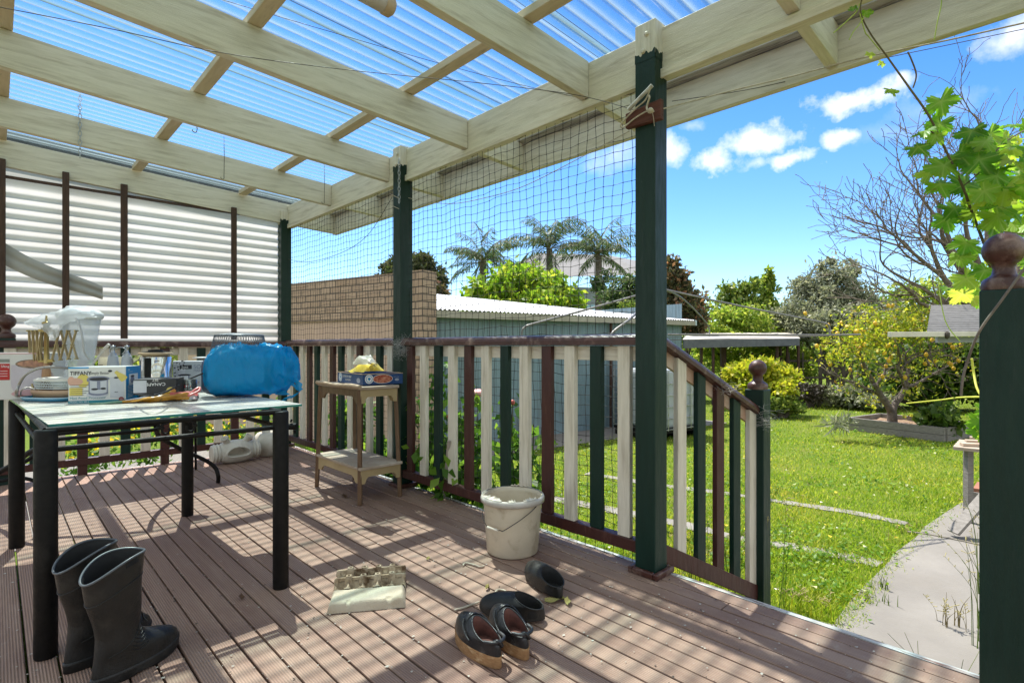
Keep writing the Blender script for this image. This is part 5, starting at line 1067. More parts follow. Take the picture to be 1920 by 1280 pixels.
# ================================================================ garden buildings
def brick_mat(name, c1, c2, mort, sc):
    m, nt, nd, lk = nodes(name); out = N(nt, 'ShaderNodeOutputMaterial'); p = N(nt, 'ShaderNodeBsdfPrincipled'); lk.new(p.outputs[0], out.inputs[0])
    uv = N(nt, 'ShaderNodeUVMap'); b = N(nt, 'ShaderNodeTexBrick'); lk.new(uv.outputs[0], b.inputs['Vector']); b.inputs['Color1'].default_value = c4(c1); b.inputs['Color2'].default_value = c4(c2); b.inputs['Mortar'].default_value = c4(mort)
    b.inputs['Scale'].default_value = sc; b.inputs['Mortar Size'].default_value = .009; b.inputs['Mortar Smooth'].default_value = .1; b.inputs['Brick Width'].default_value = .25; b.inputs['Row Height'].default_value = .1035; b.offset = .5
    v = mapping(nt); n_ = noise(nt, v, 9, 6, .6); lk.new(mixc(nt, ramp(nt, [(.4, 0.0), (.8, .45)], n_.outputs[0]).outputs[0], b.outputs[0], (.24, .175, .13)), p.inputs['Base Color']); p.inputs['Roughness'].default_value = .9
    bp = N(nt, 'ShaderNodeBump'); bp.inputs['Strength'].default_value = .8; bp.inputs['Distance'].default_value = .01; bp.invert = True; lk.new(b.outputs['Fac'], bp.inputs['Height']); lk.new(bp.outputs[0], p.inputs['Normal']); return m
def uvwall(o, ax):
    uvl = o.data.uv_layers.new(name='UVMap'); ax = V(ax).normalized(); pr = V((-ax.y, ax.x, 0))
    for pl in o.data.polygons:
        d = ax if abs(pl.normal.dot(ax)) < .7 else pr
        for li in pl.loop_indices: co = o.data.vertices[o.data.loops[li].vertex_index].co; uvl.data[li].uv = (co.dot(d), co.z)
M_brick = brick_mat('tan_brick', (.42, .30, .21), (.33, .225, .15), (.10, .078, .06), 1.0)
M_tanw = mat('tan_render', (.50, .36, .27), (.45, .32, .24), rough=.9, scale=2, stretch=(3, 3, .6))
Bc = at_d(792, 505, 7.5); Bl = at_d(520, 528, 9.35); zt = 2.065; bw = thing('brick_wall', 'tan brick boundary wall with flat top beyond the far net', 'wall', (Bc.x, Bc.y, G))
u = V((Bl.x-Bc.x, Bl.y-Bc.y, 0)); un = u.normalized(); ou = V((un.y, -un.x, 0)); ou = ou if ou.x > 0 else -ou            # ou points away from the viewer's side
A = V((Bc.x, Bc.y, 0)); p_ = A+un*.42
def wallbox(a, b, z0, z1, th, off=0): a = a+ou*off; b = b+ou*off; return [a+V((0, 0, z0)), b+V((0, 0, z0)), b+ou*th+V((0, 0, z0)), a+ou*th+V((0, 0, z0)), a+V((0, 0, z1)), b+V((0, 0, z1)), b+ou*th+V((0, 0, z1)), a+ou*th+V((0, 0, z1))]
mb = MB(); mb.hexa(wallbox(A, p_, G, zt, .30)); o = mb.build('pier', M_brick, bw, fix=True); uvwall(o, un)
mb = MB(); mb.hexa(wallbox(p_, A+un*7, 1.40, zt-.005, .30, .02)); o = mb.build('brick_band', M_brick, bw, fix=True); uvwall(o, un)
mb = MB(); mb.hexa(wallbox(p_+un*.002, A+un*7, G, 1.398, .26, .055)); mb.build('rendered_wall', M_tanw, bw, fix=True)
# blue shed with white corrugated roof
def clad(name, c1, c2, pitch):
    m, nt, nd, lk = nodes(name); out = N(nt, 'ShaderNodeOutputMaterial'); p = N(nt, 'ShaderNodeBsdfPrincipled'); lk.new(p.outputs[0], out.inputs[0]); v = mapping(nt); n1 = noise(nt, v, 2, 6); v2 = mapping(nt, (6, 6, .5)); n2 = noise(nt, v2, 2, 6)
    c = mixc(nt, ramp(nt, [(.4, 0.0), (.7, 1.0)], n1.outputs[0]).outputs[0], c1, c2); c = mixc(nt, ramp(nt, [(.48, 0.0), (.75, .65)], n2.outputs[0]).outputs[0], c, (.10, .12, .115)); lk.new(c, p.inputs['Base Color']); p.inputs['Roughness'].default_value = .55; return m
M_shed = clad('blue_grey_steel', (.145, .22, .25), (.18, .26, .29), .1); M_wroof = mat('white_roof_steel', (.54, .55, .56), (.45, .46, .47), rough=.5, scale=3, grime=(.5, .48, .44), gs=3); M_trim = mat('beige_trim', (.36, .34, .27), (.28, .26, .2), rough=.7, scale=5)
E0, E1, E2 = at_d(797, 585, 7.72), at_d(1195, 600, 10.2), at_d(1304, 608, 11.35); ez = 1.49
sx = V((E2.x-E0.x, E2.y-E0.y, 0)); SLn = sx.length; sxn = sx.normalized(); sb = V((-sxn.y, sxn.x, 0)); S0 = V((E0.x, E0.y, 0))
sh = thing('garden_shed', 'long blue grey steel shed with white corrugated roof behind the netting', 'shed', (S0+sx/2+V((0, 0, G)))[:])
def ribwall(a, b, z0, z1, pitch=.085, dep=.008):
    mb = MB(); d = (b-a); L = d.length; d.normalize(); nn = V((d.y, -d.x, 0)); k = int(L/pitch); pts = []
    for i in range(k): x = i*pitch; pts += [(x, 0), (x+pitch*.62, 0), (x+pitch*.70, dep), (x+pitch*.92, dep)]
    lo = [a+d*x+nn*y+V((0, 0, z0)) for x, y in pts]; hi = [p+V((0, 0, z1-z0)) for p in lo]; n = len(pts); mb.add(lo+hi, [(i, i+1, n+i+1, n+i) for i in range(n-1)]); return mb
wl0 = S0+sb*.18+sxn*.10; wl1 = S0+sx+sb*.18-sxn*.22
ribwall(wl0, wl1, G, ez+.03).build('front_wall', M_shed, sh); ribwall(wl1, wl1+sb*3.3, G, ez+.4).build('end_wall', M_shed, sh); ribwall(wl0+sb*3.3, wl0, G, ez+.4).build('end_wall', M_shed, sh)
rise = .66
def rf(u, v):
    p = S0+sx*u+sb*(3.5*v)+sxn*0; zz = ez+.045+rise*v*(1-.35*u); return p+V((0, 0, zz+.012*math.sin(u*SLn/.076*2*pi)))
mb = MB(); mb.grid(rf, int(SLn/.0127), 4); mb.build('roof', M_wroof, sh)
mb = MB(); mb.hexa([S0+V((0, 0, ez-.075)), S0+sx+V((0, 0, ez-.06)), S0+sx+sb*.12+V((0, 0, ez-.06)), S0+sb*.12+V((0, 0, ez-.075)), S0+V((0, 0, ez+.028)), S0+sx+V((0, 0, ez+.028)), S0+sx+sb*.12+V((0, 0, ez+.028)), S0+sb*.12+V((0, 0, ez+.028))]); mb.build('gutter', M_trim, sh)
e = S0+sx; mb = MB(); mb.hexa([e+sxn*.002+V((0, 0, ez-.06)), e+sxn*.05+V((0, 0, ez-.06)), e+sxn*.05+sb*3.5+V((0, 0, ez+.32)), e+sxn*.002+sb*3.5+V((0, 0, ez+.32)), e+sxn*.002+V((0, 0, ez+.05)), e+sxn*.05+V((0, 0, ez+.05)), e+sxn*.05+sb*3.5+V((0, 0, ez+.47)), e+sxn*.002+sb*3.5+V((0, 0, ez+.47))]); mb.build('barge_board', mat('pale_blue_trim', (.42, .52, .55), (.36, .46, .5), rough=.5), sh)
for f in (.63, .78):
    p = wl0.lerp(wl1, f); mb = MB(); mb.box((p.x-.02, p.y-.10, G), (p.x+.02, p.y-.06, ez)); mb.build('door_frame', M_batten, sh)
# concrete apron before the shed
mb = MB(); q = [S0-sb*.75, S0+sx-sb*.75, S0+sx+sb*.2, S0+sb*.2]; mb.add([V((p.x, p.y, G+.007)) for p in q], [(0, 1, 2, 3)]); mb.build('shed_apron', M_conc, None, fix=True)['kind'] = 'structure'
# IBC tank
c = at_d(1236, 700, 9.35); c.z = G; ib = thing('water_tank', 'white plastic water tank in a steel cage before the shed end', 'tank', c)
a = sxn; b = sb
def ob(mb, x0, x1, y0, y1, z0, z1): mb.hexa([c+a*x+b*y+V((0, 0, z)) for z in (z0, z1) for x, y in ((x0, y0), (x1, y0), (x1, y1), (x0, y1))])
mb = MB(); ob(mb, -.56, .56, -.48, .48, .18, 1.16); mb.build('bottle', mat('cloudy_white_tank', (.40, .43, .45), (.30, .34, .37), rough=.3, scale=3, grime=(.25, .3, .3), gs=3), ib, bevel=.08, seg=4)
mb = MB()
for z in (.18, .36, .55, .74, .93, 1.14): mb.tube([c+a*x+b*y+V((0, 0, z)) for x, y in ((-.59, -.51), (.59, -.51), (.59, .51), (-.59, .51))], .010, 6, closed=True, smooth=False)
for x in np.linspace(-.59, .59, 7): mb.tube([c+a*x-b*.51+V((0, 0, .16)), c+a*x-b*.51+V((0, 0, 1.15))], .009, 6)
for y in np.linspace(-.51, .51, 6): mb.tube([c+a*.59+b*y+V((0, 0, .16)), c+a*.59+b*y+V((0, 0, 1.15))], .009, 6); mb.tube([c-a*.59+b*y+V((0, 0, .16)), c-a*.59+b*y+V((0, 0, 1.15))], .009, 6)
mb.build('cage', M_steel, ib); mb = MB(); ob(mb, -.6, .6, -.5, .5, .12, .16)
for x in (-.5, 0, .5): ob(mb, x-.07, x+.07, -.5, .5, .0, .118)
mb.build('pallet', M_black, ib)
# house beyond
hs = thing('tiled_house', 'pale tiled roof house half hidden behind the palms', 'house', at_d(1050, 600, 27)); HZ = lambda px, py, d=27.: at_d(px, py, d)
mb = MB(); L, Rr, rd = HZ(905, 522, 25), HZ(1225, 515, 29), HZ(1010, 474, 29); r2 = HZ(1140, 478, 31); bk1 = HZ(1250, 500, 38); bk0 = HZ(935, 512, 36)
mb.add([L, Rr, r2, rd, bk1, bk0], [(0, 1, 2, 3), (1, 4, 2), (0, 3, 5), (3, 2, 4, 5)]); mb.build('roof', mat('grey_roof_tile', (.24, .235, .23), (.18, .175, .17), rough=.9, scale=3, stretch=(1, 1, 12)), hs)
mb = MB(); q = [V((p.x, p.y, G)) for p in (L.lerp(Rr, .05), L.lerp(Rr, .95))]; zt_ = min(L.z, Rr.z)-.1; dd = DV*1.0
mb.hexa([q[0]+dd*.6, q[1]+dd*.6, q[1]+dd*6, q[0]+dd*6]+[V((p.x, p.y, zt_)) for p in (q[0]+dd*.6, q[1]+dd*.6, q[1]+dd*6, q[0]+dd*6)]); mb.build('wall', mat('grey_blue_wall', (.26, .30, .32), (.2, .24, .26), rough=.8), hs, fix=True)
wn = (q[1]-q[0]).normalized(); 
for px in (1085, 1120, 1145):
    f = (px-905)/320.; p = q[0].lerp(q[1], f)+dd*.56; mb = MB(); mb.hexa([p+wn*x+V((0, 0, z)) for z in (zt_-1.5, zt_-.35) for x in (-.45, .45)][:2]+[p+wn*x+DV*.05+V((0, 0, zt_-1.5)) for x in (.45, -.45)]+[p+wn*x+V((0, 0, zt_-.35)) for x in (-.45, .45)]+[p+wn*x+DV*.05+V((0, 0, zt_-.35)) for x in (.45, -.45)]); mb.build('window', mat('pale_blue_pane', (.25, .45, .55), (.3, .5, .6), rough=.2), hs, fix=True)
# lean-to at the end of the lawn
lt = thing('lean_to', 'low lean-to with flat sheet roof and thin posts beyond the lawn', 'lean-to', at_d(1400, 750, 14.5)); D0 = 14.0
p0, p1, p2, p3 = at_d(1280, 636, 13.4), at_d(1500, 634, 15.0), at_d(1490, 623, 17.4), at_d(1290, 625, 15.8); mb = MB(); mb.hexa([p+V((0, 0, -.02)) for p in (p0, p1, p2, p3)]+[p0, p1, p2, p3]); mb.build('roof', mat('cream_sheet', (.62, .58, .52), (.50, .46, .40), rough=.7, scale=2), lt, fix=True)
p0, p1 = at_d(1282, 645, 13.3), at_d(1498, 641, 14.95); mb = MB(); mb.bar(p0, p1, .04, .20); mb.build('fascia', mat('slate_grey_board', (.10, .11, .125), (.14, .15, .165), rough=.8), lt)
p0, p1 = at_d(1456, 646, 15.1), at_d(1506, 645, 15.4); mb = MB(); mb.grid(lambda u, v: p0.lerp(p1, u)+V((0, 0, -.14*math.sin(pi*u)*v))+DV*v*.9, 10, 6); mb.build('tarp', mat('dark_tarp', (.05, .05, .03), (.08, .08, .05), rough=.8), lt)
for px, w, d in ((1315, .06, 14), (1337, .06, 14), (1356, .13, 15), (1457, .07, 14.9), (1476, .055, 15.4), (1497, .06, 15.1), (1464, .05, 16.5)):
    p = at_d(px, 700, d); mb = MB(); mb.bar(V((p.x, p.y, G)), V((p.x, p.y, at_d(px, 640, d).z)), w, w, up=DV); mb.build('post', M_batten, lt)
# dark paling fence and gate
fn = thing('paling_fence', 'dark weathered paling fence at the end of the lawn behind the lemon tree', 'fence', at_d(1600, 735, 16)); M_fd = mat('dark_weathered_wood', (.045, .038, .03), (.09, .075, .055), rough=.9, scale=8)
rg = random.Random(2); a0, a1 = at_d(1538, 740, 16.0), at_d(1875, 740, 17.5)
for k in range(26):
    p = a0.lerp(a1, k/25); h = rg.uniform(.85, 1.1) if k > 3 else rg.uniform(1.2, 1.5); mb = MB(); mb.bar(V((p.x, p.y, G)), V((p.x+rg.uniform(-.03, .03), p.y, G+h)), .11, .02, up=DV); mb.build('paling', M_fd, fn)
mb = MB(); mb.bar(V((a0.x, a0.y, G+.75))+DV*.03, V((a1.x, a1.y, G+.75))+DV*.03, .05, .07); mb.build('rail', M_fd, fn)
f2 = thing('post_rail_fence', 'dark post and rail fence under the lean-to roof', 'fence', at_d(1440, 735, 15.8)); mb = MB()
for z in (1.1, .6): mb.bar(at_d(1405, 700, 15.8)*1+V((0, 0, G+z-at_d(1405, 700, 15.8).z)), at_d(1550, 700, 16)+V((0, 0, G+z-at_d(1550, 700, 16).z)), .04, .06)
mb.build('rail', M_fd, f2)
for px in (1411, 1427, 1455, 1479, 1505): p = at_d(px, 700, 15.85); mb = MB(); mb.bar(V((p.x, p.y, G)), V((p.x, p.y, G+1.35)), .045, .04, up=DV); mb.build('post', M_fd, f2)
# grey roofed hen house at the right with pale beam
hh = thing('hen_house', 'weathered hen house with grey roof and pale beam beside the newel post', 'hen house', at_d(1800, 740, 7.2)); M_gw = mat('silver_weathered_wood', (.26, .24, .215), (.19, .175, .155), rough=.9, scale=6, stretch=(3, 3, 12), bump=.5, grime=(.09, .08, .065), gs=5)
p0, p1 = at_d(1668, 627, 6.4), at_d(1990, 625, 7.6); mb = MB(); mb.bar(p0, p1, .05, .062); mb.build('beam', mat('pale_beam', (.60, .57, .48), (.5, .47, .38), rough=.7, scale=5), hh, bevel=.004)
p = at_d(1775, 628, 6.72); mb = MB(); mb.lathe([(0, -.02), (.045, -.015), (.05, .01), (.03, .03), (0, .035)], p, 12, M=Matrix.Rotation(pi/2, 4, 'X')); mb.build('knob', M_fd, hh)
p0, p1 = at_d(1756, 637, 6.9), at_d(1990, 635, 7.7); mb = MB(); mb.bar(p0, p1, .03, .075); mb.build('lower_board', mat('grey_board', (.32, .33, .34), (.26, .27, .28), rough=.85, scale=5), hh)
q0, q1, q2, q3 = at_d(1738, 622, 6.6), at_d(1990, 620, 7.7), at_d(2010, 568, 9.2), at_d(1746, 572, 8.4)
mb = MB(); mb.grid(lambda u, v: q0.lerp(q1, u).lerp(q3.lerp(q2, u), v)+V((0, 0, .016*math.sin(v*2*pi*14))), 30, 130); mb.build('roof', mat('grey_shingle', (.22, .215, .205), (.15, .147, .14), rough=.85, scale=7, stretch=(1, 1, 8), grime=(.15, .14, .13), gs=6), hh)
for px in (1975, 2060): p = at_d(px, 640, 8.3); mb = MB(); mb.bar(V((p.x, p.y, G)), V((p.x, p.y, p.z)), .08, .08, up=DV); mb.build('post', M_gw, hh)
# rotary clothes line
rc = at_d(1225, 640, 4.6); hp = thing('rotary_clothesline', 'galvanised rotary clothesline with bent arms half hidden by the first post', 'clothesline', (rc.x, rc.y, G)); top = at_d(1225, 538, 4.6)
mb = MB(); mb.tube([V((rc.x, rc.y, G)), V((rc.x, rc.y, top.z+.12))], .024, 12); mb.build('pole', M_steel, hp)
M_galv = mat('dull_galvanised', (.17, .165, .155), (.24, .235, .22), rough=.5, metal=.5, scale=20)
for pts in ([(1225, 538, 4.6), (1380, 572, 4.8), (1530, 602, 5.0), (1550, 607, 5.02), (1555, 613, 5.03), (1556, 630, 5.03)], [(1225, 545, 4.6), (1090, 583, 4.25), (1000, 607, 4.0), (985, 613, 3.98), (979, 620, 3.97), (978, 640, 3.97)], [(1225, 540, 4.6), (1275, 556, 6.0), (1325, 606, 6.6), (1330, 630, 6.6)], [(1225, 545, 4.6), (1190, 590, 3.6), (1150, 622, 3.4), (1145, 640, 3.4)]):
    mb = MB(); mb.tube(spline([at_d(*p) for p in pts], 4), .0085, 8); mb.build('arm', M_galv, hp)
mb = MB(); mb.tube([at_d(1252, 627, 4.85), at_d(1556, 628, 5.03), at_d(1613, 627, 5.1)], .009, 10); mb.build('bar', M_galv, hp)
mb = MB()
for a_, b_ in (((1556, 630, 5.03), (1330, 630, 6.6)), ((1330, 630, 6.6), (978, 640, 3.97)), ((978, 640, 3.97), (1145, 640, 3.4)), ((1145, 640, 3.4), (1556, 630, 5.03))): mb.tube([at_d(*a_), at_d(*b_)], .0025, 5)
mb.build('line', M_wire, hp)
# raised bed, workbench and planks
rb = thing('raised_bed', 'grey weathered timber raised bed round the lemon tree', 'garden bed', at_z(1680, 815, G)); b0, b1 = at_z(1592, 806, G), at_z(1772, 829, G); bu = (b1-b0).normalized(); bv = V((-bu.y, bu.x, 0)); bl = (b1-b0).length; bd = 1.15
for k, (z0, z1) in enumerate(((0, .11), (.115, .235))):
    for a_, b_, e in ((b0, b1, 0), (b0+bv*bd, b1+bv*bd, 0), (b0, b0+bv*bd, 1), (b1, b1+bv*bd, 1)):
        mb = MB(); s_ = (b_-a_).normalized()*.03 if e else V((0, 0, 0)); mb.bar(a_+s_+V((0, 0, (z0+z1)/2)), b_-s_+V((0, 0, (z0+z1)/2)), .05, z1-z0); mb.build('board', M_gw, rb, bevel=.004)
mb = MB(); mb.grid(lambda u, v: b0+bu*(.03+(bl-.06)*u)+bv*(.03+(bd-.06)*v)+V((0, 0, .15+.03*NZ.noise(V((u*9, v*6, 0))))), 40, 24); mb.build('mulch', mat('brown_mulch', (.16, .10, .06), (.30, .20, .12), rough=1, scale=60, lo=.42, hi=.58, bump=1, bscale=60), rb)
wbn = thing('garden_bench', 'small weathered timber workbench beside the path', 'workbench', at_z(1830, 965, G)); d0 = 4.72; tz = at_d(1790, 838, d0).z; w0_ = at_d(1788, 838, d0); wu = V((.05, -1, 0)); wv = V((1, .02, 0))
for k in range(4): mb = MB(); a_ = w0_+wv*(.13*k); mb.bar(a_, a_+wu*.9, .122, .028); mb.build('top_board', mat('bleached_board', (.42, .34, .26), (.30, .24, .18), rough=.85, scale=6, stretch=(9, 1, 9), bump=.4), wbn, bevel=.002)
for x, y in ((.10, .03), (.8, .03), (.06, .42), (.8, .42)): p = w0_+wu*x+wv*y; mb = MB(); mb.bar(V((p.x, p.y, G+.014)), V((p.x, p.y, tz-.02)), .05, .04, up=DV); mb.build('leg', M_gw, wbn)
mb = MB(); a_ = w0_+wu*.07+wv*.05; mb.bar(V((a_.x, a_.y, G+.24)), V((a_.x, a_.y, G+.24))+wu*.8, .03, .07); mb.build('brace', M_gw, wbn)
p0, p1 = at_d(1808, 822, d0+.1), at_d(1860, 818, d0+.2)
mb = MB()
for k in range(4): a_ = w0_+wu*(.05+.02*k)+wv*(.03+.10*k)+V((0, 0, .030+.018*(k % 3))); mb.bar(a_, a_+(wu*.55+wv*(.3-.15*k)), .06, .022)
solo(mb, 'scrap_timber', mat('warm_scrap', (.50, .40, .30), (.40, .30, .22), rough=.85, scale=6, bump=.4), 'loose scrap timber lengths lying on the garden workbench', 'timber')
p0, p1 = at_z(1787, 998, G+.05), at_d(1848, 930, 4.3); mb = MB(); mb.bar(p0, p1+(p1-p0)*.25, .11, .022, up=RV); solo(mb, 'leaning_plank', M_gw, 'grey plank leaning against the workbench by the path', 'plank', bevel=.002)
p = at_z(1838, 945, G); mb = MB(); mb.box((p.x-.05, p.y-.3, G+.015), (p.x+.3, p.y+.05, G+.16)); solo(mb, 'timber_offcut', mat('red_brown_offcut', (.30, .13, .08), (.24, .10, .06), rough=.8), 'red brown timber offcut under the garden workbench', 'timber', bevel=.004)
cord([at_d(1700, 756, 8), at_d(1760, 750, 7), at_d(1800, 745, 6), at_d(1850, 744, 5.2), at_d(1900, 746, 4.8)], .010, mat('yellow_hose', (.55, .58, .08), (.5, .5, .06), rough=.5), 'garden_hose', 'yellow garden hose curving towards the newel post', 'hose', 8)
cord([at_d(1822, 672, 5.2), at_d(1826, 700, 5.2), at_d(1832, 728, 5.1), at_d(1846, 752, 5.0)], .010, MATS['yellow_hose'], 'garden_hose', 'yellow hose end hanging beside the newel post', 'hose', 8)
# ================================================================ vegetation
def quads(name, P, A, B, Nn, s, asp, m, parent=None, fold=.12):
    """one diamond leaf per row: P base, A along, B across, Nn normal, s length"""
    s = s[:, None]; n = len(P); v = np.empty((n, 4, 3)); v[:, 0] = P; v[:, 1] = P+A*s*.48+B*s*asp*.5+Nn*s*fold; v[:, 2] = P+A*s; v[:, 3] = P+A*s*.48-B*s*asp*.5+Nn*s*fold
    return rawmesh(name, v.reshape(-1, 3), 4, m, parent)
def rawmesh(name, v, k, m, parent=None):
    me = bpy.data.meshes.new(name); nf = len(v)//k
    L = ORG.get(parent.name, V((0, 0, 0))) if parent else V(((v[:, 0].min()+v[:, 0].max())/2, (v[:, 1].min()+v[:, 1].max())/2, v[:, 2].min()))
    v = v-np.array(L); me.vertices.add(len(v)); me.vertices.foreach_set('co', v.astype(np.float32).ravel())
    me.loops.add(len(v)); me.loops.foreach_set('vertex_index', np.arange(len(v), dtype=np.int32))
    me.polygons.add(nf); me.polygons.foreach_set('loop_start', np.arange(0, len(v), k, dtype=np.int32)); me.polygons.foreach_set('loop_total', np.full(nf, k, dtype=np.int32))
    me.materials.append(m); me.update(calc_edges=True); me.validate()
    o = bpy.data.objects.new(name, me); COL.objects.link(o)
    if parent: o.parent = parent; ORG[o.name] = L
    else: o.location = L; ORG[o.name] = L
    return o
def unit(a): return a/np.maximum(np.linalg.norm(a, axis=1), 1e-9)[:, None]
def cloud(blobs, n, rng, clump=.30, per=28, shell=.55):
    """leaf positions gathered in clumps through the ellipsoids"""
    vol = np.array([b[1][0]*b[1][1]*b[1][2] for b in blobs])**.75; vol = vol/vol.sum(); out = []
    for (c, r), w in zip(blobs, vol):
        k = max(3, int(n*w/per)); d = unit(rng.normal(size=(k, 3))); rad = (shell+(1-shell)*rng.random(k))[:, None]; cc = np.array(c)+d*rad*np.array(r)*(1+.15*rng.normal(size=(k, 1)))
        q = np.repeat(cc, per, 0)+rng.normal(size=(k*per, 3))*np.array(r)*clump*.5; out.append(q)
    return np.concatenate(out)
def leaves(name, P, size, m, parent, rng, asp=.5, droop=0.0, spread=1.0):
    n = len(P); A = rng.normal(size=(n, 3))*spread; A[:, 2] -= droop; A = unit(A); B = unit(np.cross(A, rng.normal(size=(n, 3)))); Nn = np.cross(A, B)
    return quads(name, P, A, B, Nn, size*(.6+.8*rng.random(n)), asp, m, parent)
def trunkmesh(paths, m, parent, name='trunk', n=8):
    mb = MB()
    for pts, r0, r1 in paths: sp = spline(pts, 5); mb.tube(sp, [r0+(r1-r0)*i/(len(sp)-1) for i in range(len(sp))], n)
    return mb.build(name, m, parent)
M_bark = mat('grey_bark', (.16, .13, .105), (.09, .072, .06), rough=.95, scale=14, bump=.8, bscale=40, grime=(.27, .24, .2), gs=9)
M_twig = mat('pale_twig', (.20, .16, .125), (.12, .095, .075), rough=.95, scale=20, bump=.5)
def tree(name, label, cat, base, blobs, n, size, m, seed, trunk=None, group=None, tr=.12, **k):
    rng = np.random.default_rng(seed); base = V(base); t = thing(name, label, cat, base, group)
    leaves('crown', cloud(blobs, n, rng, k.pop('clump', .30), k.pop('per', 28), k.pop('shell', .55)), size, m, t, rng, **k)
    ps = []
    for i, (c, r) in enumerate(blobs):
        c = V(c); ps.append(([base+V((.02*i, 0, -.05)), base.lerp(c, .45)+V((random.uniform(-.1, .1), random.uniform(-.1, .1), .0)), c], tr if i == 0 else tr*.6, .02))
    trunkmesh(ps, M_bark, t); return t
def PB(px, py, d, rpx, rz=None, rd=None):
    """ellipsoid from a photograph position, its radius in pixels and its distance"""
    c = at_d(px, py, d); r = rpx*d/FPX; return (tuple(c), (rd or r, rd or r, (rz or rpx)*d/FPX))
def gnd(px, d): p = at_d(px, 640, d); return (p.x, p.y, G)
L_dark = leafmat('dark_olive_leaf', [(0, (.035, .05, .018)), (.5, (.07, .095, .035)), (1, (.16, .15, .07))], .3)
L_lime = leafmat('lime_leaf', [(0, (.10, .21, .015)), (.5, (.22, .36, .025)), (1, (.42, .46, .06))], .5)
L_mid = leafmat('mid_green_leaf', [(0, (.06, .115, .02)), (.5, (.14, .21, .035)), (1, (.30, .34, .08))], .45)
L_hedge = leafmat('bright_hedge_leaf', [(0, (.09, .17, .02)), (.5, (.22, .32, .04)), (1, (.46, .48, .10))], .5)
L_grey = leafmat('grey_olive_leaf', [(0, (.11, .13, .085)), (.5, (.22, .245, .165)), (1, (.40, .40, .30))], .35)
L_yel = leafmat('yellow_green_leaf', [(0, (.17, .24, .015)), (.5, (.34, .38, .025)), (1, (.52, .46, .05))], .5)
L_lem = leafmat('lemon_tree_leaf', [(0, (.12, .20, .02)), (.5, (.32, .38, .03)), (.85, (.56, .52, .05)), (1, (.30, .17, .05))], .5)
L_rust = leafmat('rusty_leaf', [(0, (.045, .055, .02)), (.55, (.10, .10, .045)), (.8, (.20, .14, .07)), (1, (.38, .18, .10))], .3)
L_palm = leafmat('palm_leaf', [(0, (.03, .07, .025)), (.5, (.07, .125, .04)), (1, (.17, .20, .09))], .35)
L_deep = leafmat('deep_green_leaf', [(0, (.03, .07, .012)), (.6, (.07, .13, .02)), (1, (.14, .20, .03))], .4)  # deep green leaf colour for the shrub mass and bed plant
# --- beyond the left net
tree('gum_tree', 'dark bushy gum tree rising behind the brick garage wall', 'tree', gnd(770, 17), [PB(768, 515, 17, 42, 34), PB(738, 512, 17, 26, 22), PB(808, 540, 17, 30, 36), PB(785, 492, 17, 26, 16), PB(835, 580, 17.5, 24, 24), PB(722, 540, 17, 18, 24)], 12000, .16, L_dark, 21, clump=.24, shell=.6)
tree('rusty_shrub', 'rust tipped shrub between the brick garage and shed roof', 'shrub', gnd(818, 15.5), [PB(815, 560, 15.5, 22, 30)], 1400, .16, L_rust, 22)
tree('fig_tree', 'lime green leafy fig tree behind the white shed roof', 'tree', gnd(985, 16.2), [PB(905, 560, 16.0, 36, 34), PB(960, 535, 16.2, 42, 40), PB(1020, 540, 16.4, 42, 42), PB(1062, 565, 16.2, 26, 40), PB(1085, 590, 16.0, 16, 26), PB(1010, 575, 15.8, 50, 30), PB(935, 585, 15.8, 45, 22)], 10500, .21, L_lime, 23, asp=.5, droop=.9, clump=.34, per=20)
def palm(px, py, d, R_, label, seed, nf=24):
    rg = random.Random(seed); rng = np.random.default_rng(seed); c = at_d(px, py, d); b = V((c.x, c.y, G)); t = thing('palm_tree', label, 'palm', b, 'palms behind the shed')
    trunkmesh([([b, b.lerp(c, .5)+V((.05, 0, 0)), c], .20, .13)], M_bark, t); PP, AA, BB, SS = [], [], [], []; mb = MB()
    for f in range(nf):
        az = 2*pi*f/nf+rg.uniform(-.2, .2); el = rg.uniform(.55, 1.5) if f % 4 else rg.uniform(-.5, .4); h = V((math.cos(az), math.sin(az), 0)); p = c.copy(); ln = R_*rg.uniform(.8, 1.1); e = el; k = 26; path = [p.copy()]
        for i in range(k):
            dirv = h*math.cos(e)+V((0, 0, math.sin(e))); p = p+dirv*ln/k; path.append(p.copy()); e -= (.028+.060*i/k)*(1.15 if el > .5 else .7)
            if i < 3: continue
            sd = dirv.cross(V((0, 0, 1)));
            if sd.length < .01: sd = V((1, 0, 0))
            sd.normalize(); lw = .24*ln*math.sin(pi*min(1, (i+2)/(k+2)))**.6
            for sgn in (1, -1):
                for q in range(2):
                    PP.append(p+dirv*ln/k*q*.5); a = (sd*sgn*.75+dirv*.45+V((0, 0, -.55-rg.uniform(0, .5)))).normalized(); AA.append(a); BB.append(a.cross(V((rg.uniform(-1, 1), rg.uniform(-1, 1), 1))).normalized()); SS.append(lw*rg.uniform(.8, 1.2))
        mb.tube(path, [.025]*4+[.012]*(len(path)-4), 4)
    mb.build('frond_ribs', mat('palm_rib', (.16, .15, .07), (.2, .17, .1), rough=.8), t)
    P, A, B = np.array(PP), np.array(AA), np.array(BB); quads('fronds', P, A, B, np.cross(A, B), np.array(SS), .075, L_palm, t)
palm(905, 492, 22, 2.0, 'left palm of three behind the fig tree, clear of the house roof', 1); palm(1030, 468, 23, 2.35, 'middle palm, tallest of the three in front of the house roof', 2); palm(1122, 478, 21.5, 2.1, 'right palm of the three, closest to the first green post', 3, 24)
